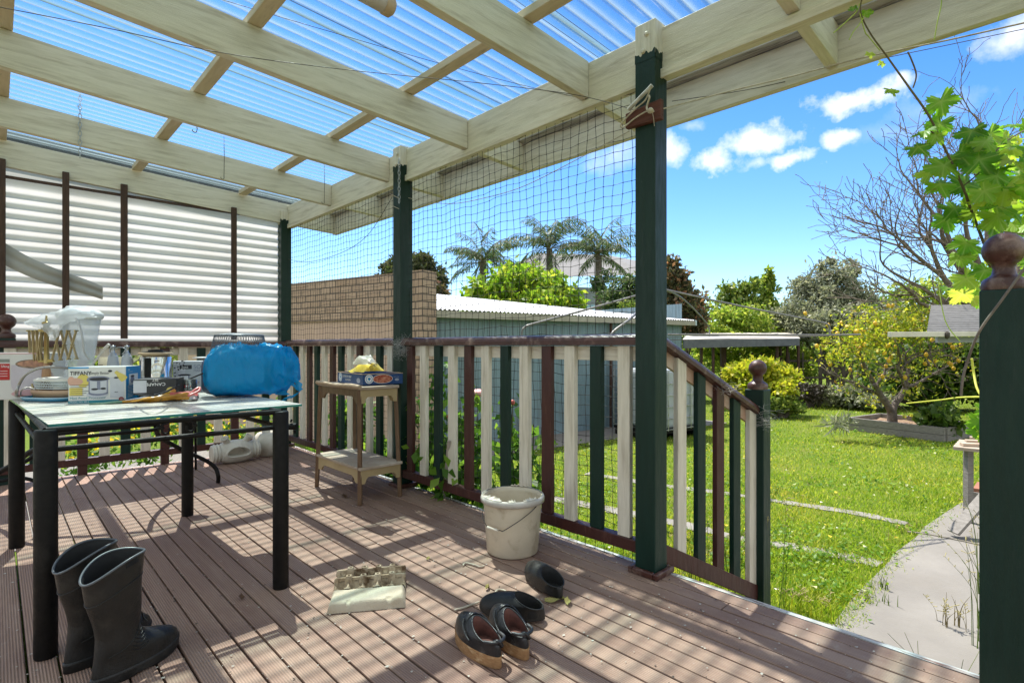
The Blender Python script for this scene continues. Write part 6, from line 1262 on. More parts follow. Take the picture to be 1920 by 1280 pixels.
tree('dry_shrub', 'straggly dull green shrub below the right palm beside the house windows', 'shrub', gnd(1165, 19), [PB(1160, 560, 19, 34, 40), PB(1185, 540, 19, 22, 30), PB(1130, 530, 20, 20, 20)], 3000, .20, L_palm, 24, asp=.3)
tree('garden_shrub', 'small pale green shrub above the shed roof beside the first post', 'shrub', gnd(1178, 16), [PB(1182, 583, 16, 20, 16)], 900, .13, L_mid, 25)
# --- right of the first post
tree('rusty_tree', 'dark tree with rusty leaf tips immediately right of the first post', 'tree', gnd(1270, 16), [PB(1262, 545, 16, 30, 46), PB(1290, 585, 15.6, 32, 40), PB(1252, 510, 16, 20, 26), PB(1310, 600, 15.4, 18, 26)], 8000, .15, L_rust, 31)
tree('thin_tree', 'thin dark tree with sparse airy crown against the sky', 'tree', gnd(1380, 19), [PB(1362, 548, 19, 22, 18), PB(1395, 545, 19, 26, 16), PB(1380, 575, 19, 40, 24), PB(1415, 535, 19, 12, 10)], 2200, .17, L_mid, 32, clump=.5, shell=.3)
tree('conical_tree', 'small dark conical tree with twin tips behind the lean-to', 'tree', gnd(1440, 20), [PB(1425, 560, 20, 15, 36), PB(1442, 540, 20, 13, 34), PB(1442, 515, 20, 5, 14), PB(1428, 530, 20, 5, 14), PB(1440, 585, 20, 26, 26)], 4200, .16, L_hedge, 33)
tree('green_hedge', 'dense leafy green hedge rising behind the lean-to roof', 'hedge', gnd(1380, 18), [PB(1345, 605, 17.5, 40, 34), PB(1400, 605, 17.5, 44, 36), PB(1330, 635, 17, 36, 30), PB(1440, 625, 18, 40, 34), PB(1385, 660, 17.6, 80, 50), PB(1430, 690, 17, 60, 30), PB(1490, 685, 17, 40, 34)], 15000, .14, L_hedge, 34, clump=.26)
tree('olive_tree', 'large silvery grey olive tree behind the lemon tree', 'tree', gnd(1565, 18), [PB(1520, 565, 18, 46, 48), PB(1565, 545, 18, 42, 50), PB(1600, 575, 18, 46, 50), PB(1640, 600, 17.6, 40, 40), PB(1490, 605, 17.5, 44, 40), PB(1552, 505, 18, 18, 28), PB(1595, 510, 18.4, 16, 26), PB(1510, 530, 18, 18, 22), PB(1560, 610, 17.4, 90, 40)], 24000, .135, L_grey, 35, asp=.42, clump=.26)
tree('mixed_hedge', 'green mixed hedge filling the back corner behind the hen house', 'hedge', gnd(1720, 18), [PB(1700, 570, 18.5, 50, 40), PB(1760, 560, 18, 60, 40), PB(1840, 570, 18, 70, 50), PB(1930, 560, 18, 70, 60), PB(1700, 630, 17.5, 90, 40), PB(1820, 640, 17, 100, 50)], 15000, .16, L_hedge, 36)
tree('dark_shrub', 'dark leafy shrub mass shading the ground behind the lemon tree', 'shrub', gnd(1740, 13.5), [PB(1660, 705, 13.5, 50, 44), PB(1720, 695, 13.2, 54, 50), PB(1790, 690, 12.8, 60, 54), PB(1850, 690, 12.4, 60, 60), PB(1920, 690, 12.4, 70, 70), PB(1630, 735, 13, 40, 22)], 13000, .15, L_deep, 37, asp=.6)
tree('weed_bank', 'low green weeds growing before the paling fence', 'weeds', gnd(1590, 13.5), [PB(1560, 740, 13.5, 30, 14), PB(1600, 742, 13.2, 34, 16), PB(1640, 750, 12.6, 30, 12), PB(1530, 745, 14, 24, 10)], 3000, .12, L_grey, 38)
tree('yellow_shrub', 'bright yellow green rounded shrub behind the low newel post', 'shrub', gnd(1425, 12.3), [PB(1392, 708, 12.3, 34, 26), PB(1425, 698, 12.3, 40, 28), PB(1460, 705, 12.2, 32, 26), PB(1430, 728, 12, 56, 20), PB(1400, 690, 12.4, 20, 14)], 7000, .105, L_yel, 39, asp=.55)
tree('low_shrub', 'small mid green shrub beneath the yellow shrub', 'shrub', gnd(1465, 11.6), [PB(1462, 755, 11.6, 26, 16), PB(1490, 765, 11.4, 16, 8)], 1400, .10, L_mid, 40)
tree('dark_pile', 'dark heap of cut branches beside the yellow shrub', 'brush pile', gnd(1520, 13.5), [PB(1515, 735, 13.5, 30, 18)], 900, .16, leafmat('dead_leaf', [(0, (.02, .017, .012)), (1, (.07, .055, .035))], .1), 41, asp=.2)
# far tree line closing the horizon
rng = np.random.default_rng(77); n = 26000; ang = rng.uniform(-1.2, 1.45, n); dd_ = rng.uniform(34, 44, n); zz = G+rng.random(n)**.8*(2.6+.9*np.sin(ang*9)+.6*np.sin(ang*23+1)); P = np.stack([(math.sin(YAW)*np.cos(ang)+math.cos(YAW)*np.sin(ang))*dd_, (math.cos(YAW)*np.cos(ang)-math.sin(YAW)*np.sin(ang))*dd_, zz], 1)
tag(leaves('far_trees', P, .55, L_mid, None, rng), 'far line of green trees along the horizon', 'trees', kind='stuff')
# --- lemon tree in the raised bed
LD_ = 9.55; lt_b = at_d(1673, 800, LD_); lem = thing('lemon_tree', 'lemon tree with sparse yellow green leaves and fruit in the raised bed', 'tree', lt_b)
Q = lambda l, dz=0: [at_d(x, y, LD_+dz*(i/len(l))) for i, (x, y) in enumerate(l)]
BR = [(Q([(1673, 806), (1673, 785), (1672, 772)]), .085, .075), (Q([(1672, 774), (1662, 756), (1650, 739), (1641, 720)], -.3), .058, .045), (Q([(1641, 722), (1627, 699), (1617, 676), (1606, 650)], -.4), .042, .018), (Q([(1650, 741), (1622, 727), (1603, 718), (1577, 709), (1556, 700)], -.9), .030, .012), (Q([(1641, 722), (1655, 705), (1659, 690), (1668, 668)], .5), .03, .012),
      (Q([(1673, 774), (1678, 758), (1692, 739), (1699, 723)], .3), .062, .05), (Q([(1699, 725), (1701, 704), (1703, 688), (1697, 668), (1690, 640)], .3), .045, .018), (Q([(1697, 724), (1690, 708), (1684, 690), (1688, 672), (1680, 640)], -.4), .032, .014), (Q([(1700, 724), (1712, 722), (1725, 716), (1744, 704), (1770, 690), (1800, 676)], .6), .034, .012), (Q([(1617, 676), (1590, 650), (1575, 632)], -.6), .018, .008), (Q([(1606, 650), (1612, 620), (1625, 600)], .2), .018, .008), (Q([(1744, 704), (1740, 670), (1750, 640)], .2), .018, .007), (Q([(1692, 668), (1720, 640), (1745, 615)], .6), .018, .007), (Q([(1690, 690), (1720, 668), (1770, 655), (1830, 640)], -.3), .016, .006), (Q([(1702, 672), (1730, 660), (1780, 668), (1835, 672)], .5), .014, .005)]
trunkmesh(BR, M_bark, lem)
rng = np.random.default_rng(8); rg = random.Random(8); mb = MB()
ends = [b_[0][k] for b_ in BR[2:] for k in range(1, len(b_[0]))]; tips = []
for k in range(210):
    a_ = rg.choice(ends); d_ = V((rg.gauss(0, 1), rg.gauss(0, 1), rg.gauss(.35, .8))).normalized()*rg.uniform(.15, .5); b_ = a_+d_*.5+V((0, 0, .05)); c_ = a_+d_+V((0, 0, -.02)); mb.tube(spline([a_, b_, c_], 3), [.006, .005, .005, .004, .004, .003, .003], 4, cap=False); tips.append(c_)
mb.build('twigs', M_twig, lem)
bl = [PB(1600, 640, 9.2, 44, 42), PB(1560, 660, 9.0, 26, 26), PB(1640, 610, 9.5, 46, 36), PB(1690, 600, 9.8, 46, 28), PB(1735, 595, 10, 40, 20), PB(1650, 640, 9.2, 36, 24), PB(1705, 625, 9.8, 34, 20), PB(1625, 580, 9.6, 20, 14)]
leaves('crown', cloud(bl, 2900, rng, .5, 9, .2), .066, L_lem, lem, rng, asp=.5)
tp_ = np.array([t_ for t_ in tips]); leaves('sprigs', np.repeat(tp_, 6, 0)+rng.normal(size=(len(tp_)*6, 3))*.05, .065, L_lem, lem, rng, asp=.5)
lm = MB(); lm.lathe([(0, -.042), (.014, -.038), (.028, -.022), (.033, 0), (.028, .022), (.014, .038), (0, .044)], (0, 0, 0), 12); M_lm = mat('lemon_skin', (.62, .36, .02), (.66, .42, .03), rough=.45, scale=9)
first = None
for k in range(46):
    px, py = rg.choice([(rg.gauss(1600, 40), rg.gauss(650, 40)), (rg.gauss(1690, 40), rg.gauss(645, 25)), (rg.gauss(1630, 50), rg.gauss(615, 22)), (rg.gauss(1780, 30), rg.gauss(672, 12))]); p = at_d(px, py, LD_+rg.uniform(-.7, .5))
    if first is None: first = lm.build('lemon', M_lm, lem); first.data.transform(Matrix.Translation(ORG[lem.name])); o = first
    else: o = first.copy(); COL.objects.link(o); o.parent = lem
    o.location = p-ORG[lem.name]; o.rotation_euler = (rg.uniform(-.5, .5), rg.uniform(-.5, .5), 0)
for (px, py, lab, m_, s_, n_, rx, rz) in ((1572, 795, 'clump of grey green strappy leaves at the left end of the raised bed', L_grey, .20, 170, 24, 7), (1760, 788, 'leafy green plant at the right end of the raised bed', L_deep, .13, 900, 26, 22)):
    d = 8.7 if px < 1600 else 8.9; rng = np.random.default_rng(px); t = thing('bed_plant', lab, 'plant', gnd(px, d)); P = cloud([PB(px, py, d, rx, rz)], n_, rng, .5, 10, .2); leaves('foliage', P, s_, m_, t, rng, asp=.12 if px < 1600 else .6, droop=-.2)
# --- bare tree at the right
bt = thing('bare_tree', 'bare branching fig tree spreading from behind the vine', 'tree', gnd(1905, 10.5)); rg = random.Random(12); mb = MB()
def grow(p, d, r, ln, depth):
    k = 6; path = [p.copy()]; q = p.copy(); dd = d.copy()
    for i in range(k):
        dd = (dd+V((rg.gauss(0, .16), rg.gauss(0, .16), rg.gauss(.035, .13)))).normalized(); q = q+dd*ln/k; path.append(q.copy())
        if depth > 0 and i >= 1 and rg.random() < (.66 if depth > 1 else .6):
            side = V((rg.gauss(0, 1), rg.gauss(0, 1), rg.gauss(.2, .8))).normalized(); grow(q, (dd*.75+side*.75).normalized(), r*(1-.5*i/k)*.60, ln*rg.uniform(.5, .75), depth-1)
    mb.tube(path, [max(r*(1-.62*i/k), .0052) for i in range(k+1)], 5 if r > .02 else 4, cap=False)
    if depth == 0: mb.tube([q, q+dd*.03], [.008, .004], 4)
    elif depth > 0: grow(q, dd, r*.42, ln*.6, depth-1)
tb_ = V(gnd(1905, 10.5)); fork = at_d(1890, 640, 10.5); mb.tube(spline([tb_, tb_.lerp(fork, .5)+V((.05, 0, 0)), fork], 5), [.16]*5+[.13]*6, 9)
for (x, y, d_), ln, r in (((1640, 420, 10.2), 1.6, .050), ((1690, 360, 10.0), 1.5, .045), ((1620, 520, 9.8), 1.5, .045), ((1660, 570, 9.6), 1.3, .035), ((1760, 300, 10.6), 1.5, .05), ((1600, 470, 10.4), 1.5, .04), ((1850, 260, 10.8), 1.6, .05), ((1950, 300, 11.0), 1.5, .05), ((1700, 590, 9.4), 1.2, .03), ((1585, 395, 10.2), 1.5, .04), ((1700, 300, 10.6), 1.6, .045), ((1800, 215, 11), 1.6, .045), ((1730, 430, 10.4), 1.4, .035)):
    tgt = at_d(x, y, d_); mid_ = fork.lerp(tgt, .42)+V((rg.gauss(0, .06), rg.gauss(0, .06), .10)); mb.tube(spline([fork, fork.lerp(mid_, .5)+V((0, 0, -.05)), mid_], 5), [r*1.7-.5*r*i/10 for i in range(11)], 7, cap=False); grow(mid_, (tgt-mid_).normalized(), r*1.1, (tgt-mid_).length*.70, 3)
mb.build('branches', M_twig, bt)
# --- grape vine
L_vine = leafmat('vine_leaf', [(0, (.10, .26, .012)), (.5, (.17, .36, .018)), (1, (.33, .46, .04))], .62, .42, .4)
def objrand(name, stops):
    m = leafmat(name, stops, .6, .40, .45, vein=True); nt = m.node_tree; oi = N(nt, 'ShaderNodeObjectInfo'); r_ = [n_ for n_ in nt.nodes if n_.type == 'VALTORGB'][0]; nt.links.new(oi.outputs['Random'], r_.inputs[0]); return m
L_vine2 = objrand('vine_leaf_varied', [(0, (.09, .24, .012)), (.45, (.17, .36, .018)), (.8, (.32, .46, .04)), (1, (.48, .52, .07))])
VEIN = []
def leafbuild(mb):
    o = mb.build('leaf', L_vine2, vn); o.data.attributes.new('vein', 'FLOAT', 'POINT').data.foreach_set('value', VEIN); return o
def vineleaf(mb, p, s, nrm, up, rg):
    nrm = V(nrm).normalized(); up = V(up); up = (up-nrm*up.dot(nrm)).normalized(); sd = up.cross(nrm); pts = []; N_ = 60; cv = rg.uniform(.3, 1.3)
    for i in range(N_):
        a = -pi+2*pi*i/N_; lob = .60+.40*abs(math.cos(2.5*(a)))**.75*(1 if abs(a) < 2.5 else .75); r_ = s*.56*lob*(1+.09*(1 if i % 2 else -1)); 
        if abs(a) > 2.78: r_ *= .35+.5*(pi-abs(a))
        x, y = r_*math.sin(a), r_*math.cos(a); z = -.30*abs(x)*cv+.10*s*math.sin(6*x/s+cv*5)-.42*cv*y*y/s+.035*s*math.sin(11*a+cv*9); pts.append(p+sd*x+up*(y)+nrm*z)
    mb.add([p]+pts, [(0, 1+i, 1+(i+1) % N_) for i in range(N_)], 0, True); VEIN.clear(); VEIN.extend([1.0]+[1.0 if min(abs(-pi+2*pi*i/N_-q) for q in (0, .4*pi, -.4*pi, .8*pi, -.8*pi)) < pi/N_*1.02 else 0.0 for i in range(N_)])
vn = thing('grape_vine', 'grape vine with large backlit green leaves climbing behind the tall newel post', 'vine', (2.35, .2, G)); rg = random.Random(31)
stem = spline([at_d(*p) for p in ((1850, 470, 2.0), (1820, 392, 1.95), (1805, 350, 1.92), (1765, 265, 1.9), (1740, 215, 1.88), (1705, 165, 1.86), (1680, 130, 1.85), (1660, 102, 1.84), (1630, 60, 1.82), (1613, 20, 1.8), (1622, -20, 1.8))], 6)
mb = MB(); mb.tube(stem, [.0050-.0032*i/len(stem) for i in range(len(stem))], 7)
mb.tube(spline([at_d(1850, 470, 2.0), at_d(1900, 640, 2.15), V((2.42, .12, .3)), V((2.45, .05, G))], 8), .012, 8)
for pts in ([(1800, 420, 2.0), (1850, 430, 1.95), (1930, 440, 2.0)], [(1805, 350, 1.92), (1840, 320, 1.9), (1880, 270, 1.9), (1930, 240, 2.0)], [(1712, 165, 1.86), (1718, 140, 1.85), (1708, 110, 1.84), (1702, 98, 1.84)], [(1765, 265, 1.9), (1752, 252, 1.88), (1745, 246, 1.87)], [(1850, 470, 2.0), (1790, 480, 2.3), (1740, 470, 2.35)]): mb.tube(spline([at_d(*p) for p in pts], 6), .0026, 6)
mb.build('stem', mat('vine_stem', (.16, .13, .06), (.10, .075, .04), rough=.7), vn)
mb = MB()
for pts in ([(1592, 75, 1.8), (1600, 60, 1.8), (1612, 45, 1.8), (1622, 28, 1.8)], [(1563, 62, 1.8), (1590, 38, 1.8), (1606, 22, 1.8), (1612, 8, 1.8)], [(1752, 74, 1.84), (1758, 40, 1.84), (1765, 8, 1.84), (1764, -15, 1.84)], [(1612, 25, 1.8), (1622, 60, 1.81), (1628, 68, 1.82), (1650, 95, 1.83)], [(1758, 520, 2.0), (1772, 600, 1.95), (1800, 640, 1.9)]): mb.tube(spline([at_d(*p) for p in pts], 6), .0018, 5)
mb.build('tendril', mat('pale_tendril', (.34, .44, .05), (.4, .5, .08), rough=.5), vn)
spec = [(1632, 100, 1.83, .035), (1655, 118, 1.84, .03), (1625, 22, 1.8, .04), (1600, 15, 1.8, .03), (1672, 168, 1.86, .055), (1764, 190, 1.86, .105), (1733, 245, 1.88, .085), (1762, 232, 1.9, .09), (1722, 275, 1.88, .09), (1755, 255, 1.87, .075), (1822, 245, 1.88, .10), (1848, 265, 1.86, .11), (1800, 290, 1.90, .13), (1770, 310, 1.90, .12), (1836, 300, 1.86, .13), (1762, 345, 1.92, .11), (1745, 320, 1.94, .10), (1810, 345, 1.95, .13), (1790, 390, 1.97, .11), (1775, 410, 2.0, .10), (1830, 395, 1.95, .12), (1868, 330, 1.85, .12), (1895, 300, 1.85, .12), (1885, 355, 1.85, .13), (1912, 330, 1.9, .12), (1812, 455, 2.0, .11), (1800, 480, 2.0, .09), (1870, 280, 1.9, .09), (1900, 395, 1.9, .12), (1870, 405, 1.85, .11), (1925, 280, 1.9, .11), (1850, 370, 1.9, .13), (1935, 390, 1.95, .12)]
for px, py, d, s in spec:
    mb = MB(); vineleaf(mb, at_d(px, py, d), s*.92, -DV*.8-RV*rg.uniform(-.1, .8)+V((rg.uniform(-.45, .45), rg.uniform(-.45, .45), rg.uniform(-.1, .8))), V((rg.uniform(-.5, .5), rg.uniform(-.5, .5), -1 if rg.random() < .75 else .8)), rg); leafbuild(mb)
for k in range(190):
    d = rg.uniform(1.75, 2.9); px, py = 1775+250*rg.random()**.75, rg.uniform(232, 585)
    if px < 1850 and not (250 < py < 430 or (470 < py < 560 and px > 1775)): continue
    if px < 1830 and py < 430: px += 70
    mb = MB(); vineleaf(mb, at_d(px, py, d), rg.uniform(.06, .105), V((rg.gauss(-.4, .5), rg.gauss(-.4, .5), rg.gauss(.45, .4))), V((rg.uniform(-.7, .7), rg.uniform(-.7, .7), -1)), rg); leafbuild(mb)
v2 = copy = None
mb = MB(); t = thing('vine_shoot', 'yellow green vine shoot low beside the tall newel post above the workbench', 'vine', at_d(1845, 800, 3.2))
for px, py, s in ((1838, 790, .10), (1846, 815, .11), (1850, 770, .09), (1830, 806, .07), (1860, 800, .12)): vineleaf(mb, at_d(px, py, 3.2), s*1.3, -DV+V((rg.gauss(0, .3), rg.gauss(0, .3), .4)), V((0, 0, -1)), rg)
mb.build('leaves', L_vine, t); mb = MB(); mb.tube(spline([at_d(1838, 790, 3.2), at_d(1870, 800, 3.2), V((at_d(1900, 800, 3.2).x, at_d(1900, 800, 3.2).y, G))], 6), .006, 6); mb.build('stem', MATS['vine_stem'], t)
cord([at_d(1925, 498, 1.40), at_d(1880, 560, 1.40), at_d(1836, 622, 1.42), at_d(1813, 680, 1.45), at_d(1805, 712, 1.45), at_d(1802, 742, 1.45)], .0034, M_twig, 'vine_twig', 'dry vine twig hanging across the tall newel post', 'twig', 7)
# --- plants just beyond the railings
L_rose = leafmat('rose_leaf', [(0, (.04, .10, .015)), (.6, (.10, .22, .025)), (1, (.25, .38, .05))], .5)
M_bud = mat('rose_bud', (.50, .06, .05), (.55, .16, .12), rough=.5); M_pk = mat('pink_petal', (.70, .35, .34), (.75, .5, .48), rough=.6)
def rose(px, d, stems, label, seed, n=520):
    rg = random.Random(seed); rng = np.random.default_rng(seed); b = V(gnd(px, d)); t = thing('rose_bush', label, 'rose bush', b); mb = MB(); P = []
    for (x, y, dd, bud) in stems:
        tip = at_d(x, y, dd); path = spline([b+V((rg.uniform(-.08, .08), rg.uniform(-.08, .08), 0)), b.lerp(tip, .55)+V((rg.uniform(-.06, .06), rg.uniform(-.06, .06), 0)), tip], 8); mb.tube(path, [.008-.0055*i/len(path) for i in range(len(path))], 5)
        for k in range(n//len(stems)): q = path[int(len(path)*(.22+.75*rg.random()**.8))-1]; P.append(q+V((rg.gauss(0, .06), rg.gauss(0, .06), rg.gauss(0, .06))))
        if bud: mb2 = MB(); mb2.lathe([(0, -.02), (.016, -.008), (.019, .006), (.010, .02), (0, .024)] if bud == 1 else [(0, -.03), (.04, -.015), (.055, .01), (.04, .02), (.02, .035), (0, .03)], tip, 12); mb2.build('bloom', M_bud if bud == 1 else M_pk, t)
    mb.build('stems', mat('green_stem', (.07, .10, .03), (.10, .07, .03), rough=.7), t); leaves('foliage', np.array([tuple(p) for p in P]), .075, L_rose, t, rng, asp=.62, droop=.3)
rose(850, 3.9, [(842, 782, 3.7, 1), (815, 675, 4.0, 0), (800, 760, 3.8, 0), (896, 738, 4.1, 3), (870, 760, 3.9, 0), (830, 840, 3.5, 0), (885, 800, 3.7, 0), (910, 840, 3.5, 0), (789, 750, 3.9, 1), (860, 860, 3.4, 0), (895, 780, 3.9, 0)], 'rose bush with red buds and pink bloom behind the picket railing', 1, 1500)
rose(960, 3.9, [(961, 755, 3.8, 1), (960, 775, 3.8, 0), (975, 800, 3.7, 0), (1000, 795, 3.7, 0), (950, 830, 3.6, 0), (985, 860, 3.5, 0)], 'smaller rose bush with one red bud right of the pink bloom', 2, 460)
tree('garden_plant', 'green leafy plant behind the stool and far picket railing', 'plant', gnd(700, 4.9), [PB(640, 850, 5.2, 60, 30), PB(690, 855, 4.9, 60, 34), PB(740, 870, 4.6, 36, 30), PB(660, 790, 5.3, 40, 40), PB(790, 880, 4.2, 60, 26)], 3200, .085, L_rose, 51, asp=.55, tr=.01)
for i, (px, py, d, lab) in enumerate(((250, 825, 5.6, 'yellow flowering plant behind the railing left of the scroll'), (330, 800, 5.9, 'yellow flowering plant behind the railing at the table scroll'), (420, 812, 6.2, 'yellow flowering plant behind the white ceramic pot'), (150, 850, 5.0, 'low flowering weed behind the railing at the left table leg'), (500, 790, 6.6, 'orange flowering plant behind the corner of the railing'))):
    rng = np.random.default_rng(60+i); t = thing('flowering_plant', lab, 'plant', gnd(px, d), 'flowering plants behind the back railing'); bl = [PB(px, py, d, 44, 34), PB(px+18, py+30, d, 46, 22)]
    leaves('foliage', cloud(bl, 330, rng, .5, 10, .2), .065, L_rose, t, rng, asp=.5); leaves('blooms', cloud([PB(px, py-8, d, 40, 30)], 70, rng, .5, 6, .4), .05, leafmat('yellow_bloom', [(0, (.72, .50, .02)), (.8, (.78, .62, .05)), (1, (.72, .30, .03))], .4), t, rng, asp=.8)
# --- lawn
rng = np.random.default_rng(5)
def inpoly(x, y, poly):
    c = np.zeros(len(x), bool); n = len(poly); j = n-1
    for i in range(n):
        xi, yi, xj, yj = poly[i].x, poly[i].y, poly[j].x, poly[j].y; m_ = ((yi > y) != (yj > y)) & (x < (xj-xi)*(y-yi)/(yj-yi+1e-12)+xi); c ^= m_; j = i
    return c
def lawn_pts(n, y0=702., y1=1330.):
    px = rng.uniform(330, 2400, n); py = 648+54*np.exp(rng.random(n)*math.log((y1-648)/54)) if False else rng.uniform(y0, y1, n)
    d = (1-G)*FPX/(py-648); u = (px-960)/FPX; x = d*(DV.x+u*RV.x); y = d*(DV.y+u*RV.y)
    jit = rng.normal(size=(2, n))*.02; x += jit[0]; y += jit[1]
    k = (x > 2.18) | (y > 5.42); k &= ~((x < 2.4) & (y > 5.3)); k &= ~((y > 5.2) & (x < 3.35))
    ex = rng.normal(size=(2, n))*.06+.03*np.sin(y*9); k &= ~inpoly(x+ex[0], y+ex[1], poly)
    for ST in (ST1, ST2):
        for p in ST: k &= ((x-p.x)**2+(y-p.y)**2 > ((.030+.022*rng.random(n))*(.25 if math.sin(p.x*4.1+p.y*2.3) > .55 else 1))**2)
    for a_, b_ in zip(ST1[:-1]+ST2[:-1], ST1[1:]+ST2[1:]):
        if (a_-b_).length < .8:
            for f in (.33, .66): q = a_.lerp(b_, f); k &= ((x-q.x)**2+(y-q.y)**2 > ((.028+.024*rng.random(n))*(.25 if math.sin(q.x*4.1+q.y*2.3) > .55 else 1))**2)
    q = (x-b0.x)*bu.x+(y-b0.y)*bu.y; w = (x-b0.x)*bv.x+(y-b0.y)*bv.y; k &= ~((q > -.02) & (q < bl_+.02) & (w > -.02) & (w < bd+.02))
    q = (x-S0.x)*sxn.x+(y-S0.y)*sxn.y; w = (x-S0.x)*sb.x+(y-S0.y)*sb.y; k &= ~((q > -.3) & (q < SLn+.2) & (w > -.75+rng.random(n)*.2) & (w < 4))
    q = (x-A_b.x)*un.x+(y-A_b.y)*un.y; k &= ~((x < Bc.x+.3) & (y > Bc.y-.4))
    return x[k], y[k], d[k]
bl_ = (b1-b0).length; A_b = V((Bc.x, Bc.y, 0)); bu = (b1-b0).normalized(); bv = V((-bu.y, bu.x, 0)); bd = 1.15
L_grass = leafmat('grass_blade', [(0, (.10, .19, .010)), (.4, (.22, .33, .018)), (.8, (.38, .44, .04)), (1, (.52, .48, .14))], .5, .5, .25, patch=.9)
x, y, d = lawn_pts(330000); n = len(x); f = .75+.5*np.sin(x*1.9+np.sin(y*2.3))*np.sin(y*1.7)+.25*np.sin(x*6+y*5); h = (.016+.022*rng.random(n)+.034*np.clip(f-.55, 0, 1.2)*rng.random(n))*(.85+.03*d); w = (.0026+.0026*rng.random(n))*(.55+.12*d)
az = rng.uniform(0, 2*pi, n); ln = rng.uniform(.2, 1.1, n); la = rng.uniform(0, 2*pi, n); v = np.empty((n, 3, 3))
v[:, 0] = np.stack([x-w*np.cos(az), y-w*np.sin(az), np.full(n, G)], 1); v[:, 1] = np.stack([x+w*np.cos(az), y+w*np.sin(az), np.full(n, G)], 1); v[:, 2] = np.stack([x+h*ln*np.cos(la), y+h*ln*np.sin(la), G+h], 1)
tag(rawmesh('grass', v.reshape(-1, 3), 3, L_grass, None), 'bright green lawn grass growing across the back garden', 'grass', kind='stuff')
x, y, d = lawn_pts(60000); n = len(x); f = np.sin(x*2.3+1)*np.sin(y*2.9+.5)+.4*np.sin(x*7)*np.sin(y*8); k = f > rng.uniform(-.3, 1.0, n); x, y, d = x[k], y[k], d[k]; n = len(x)
P = np.stack([x, y, np.full(n, G+.012)+rng.random(n)*.035], 1); A = rng.normal(size=(n, 3)); A[:, 2] = np.abs(A[:, 2])*.5; A = unit(A); B = unit(np.cross(A, np.array([[0, 0, 1.]])+rng.normal(size=(n, 3))*.3))
tag(quads('clover', P, A, B, np.cross(A, B), (.018+.03*rng.random(n))*(.75+.06*d), .6, leafmat('clover_leaf', [(0, (.06, .15, .012)), (.6, (.13, .26, .018)), (.93, (.24, .34, .03)), (1, (.62, .60, .40))], .4), None, .15), 'broad leaved weeds and clover mixed through the lawn', 'weeds', kind='stuff')
x, y, d = lawn_pts(380); n = len(x); P = np.stack([x, y, np.full(n, G+.035)+rng.random(n)*.03], 1); A = unit(rng.normal(size=(n, 3))*np.array([[1, 1, .25]])); B = unit(np.cross(A, np.array([[0, 0, 1.]])+rng.normal(size=(n, 3))*.2))
tag(quads('lawn_flowers', P, A, B, np.cross(A, B), .022+.016*rng.random(n), .9, leafmat('lawn_petal', [(0, (.75, .55, .03)), (.5, (.75, .62, .08)), (.8, (.72, .70, .62))], .3), None, .2), 'tiny yellow and white flowers dotted through the lawn', 'flowers', kind='stuff')
# tall grass and weeds by the deck and path
def tuft(pts, label, seed, hgt=(.3, .55), seedhead=True, name='grass_tuft', m=None):
    rg = random.Random(seed); mb = MB(); b0_ = V(pts[0]); t = thing(name, label, 'grass tuft', b0_); hd_ = MB()
    for p in pts:
        for k in range(rg.randint(3, 6)):
            b_ = V(p)+V((rg.gauss(0, .02), rg.gauss(0, .02), 0)); h = rg.uniform(*hgt); l = V((rg.gauss(0, .16), rg.gauss(0, .16), 0)); path = spline([b_, b_+l*.3*h+V((0, 0, h*.6)), b_+l*1.4*h+V((0, 0, h))], 5); mb.tube(path, [.0017-.0011*i/len(path) for i in range(len(path))], 4, cap=False)
            if seedhead and rg.random() < .5:
                for q in range(9): c_ = path[-1-q//2]; e = c_+V((rg.gauss(0, .012), rg.gauss(0, .012), rg.uniform(.0, .02))); hd_.tube([c_, e], [.0012, .0022], 4)
            else:
                w_ = V((rg.gauss(0, 1), rg.gauss(0, 1), 0)).normalized()*.004; pp_ = path; mb.add([q+w_*(1-i/len(pp_)) for i, q in enumerate(pp_)]+[q-w_*(1-i/len(pp_)) for i, q in enumerate(pp_)], [(i, i+1, len(pp_)+i+1, len(pp_)+i) for i in range(len(pp_)-1)], 0, True)
    mb.build('blades', m or L_mid, t)
    if hd_.v: hd_.build('seed_heads', mat('straw', (.42, .36, .16), (.34, .30, .12), rough=.8), t)
gp = lambda px, d: V(gnd(px, d))
tuft([gp(1290, 3.1), gp(1310, 3.2), gp(1275, 3.0), gp(1330, 3.2), gp(1300, 3.4)], 'tall seeding grass under the sloping stair railing near the first post', 1, (.3, .6)); tuft([gp(1350, 3.3), gp(1370, 3.2), gp(1385, 3.4), gp(1360, 3.5)], 'tall grass under the middle of the sloping stair railing', 2, (.3, .6)); tuft([gp(1445, 3.0), gp(1465, 3.1)], 'seeding grass stems at the foot of the low newel post', 3, (.25, .8))
tuft([V((2.5, .35, G)), V((2.52, .28, G))], 'two long green grass blades at the deck edge beside the path', 4, (.38, .5), False); tuft([gp(1830, 2.75), gp(1845, 2.8), gp(1860, 2.7), gp(1838, 2.9)], 'fine seeding grass beside the tall newel post', 5, (.35, .62)); tuft([gp(1850, 3.3), gp(1865, 3.2)], 'tall dry grass stems behind the tall newel post', 6, (.5, .85))
tuft([at_z(1665, 1010, G), at_z(1700, 1000, G), at_z(1725, 992, G)], 'straw coloured weeds in the path joint before the plank', 7, (.04, .10), True, m=mat('straw_blade', (.40, .30, .14), (.3, .25, .1), rough=.9)); tuft([at_z(1630, 1128, G), at_z(1650, 1132, G), at_z(1668, 1138, G)], 'small weed sprawling on the concrete path', 8, (.05, .09), False); tuft([at_z(1650, 1105, G), at_z(1665, 1110, G)], 'thin weed runners at the lawn edge of the path', 9, (.05, .1), False)
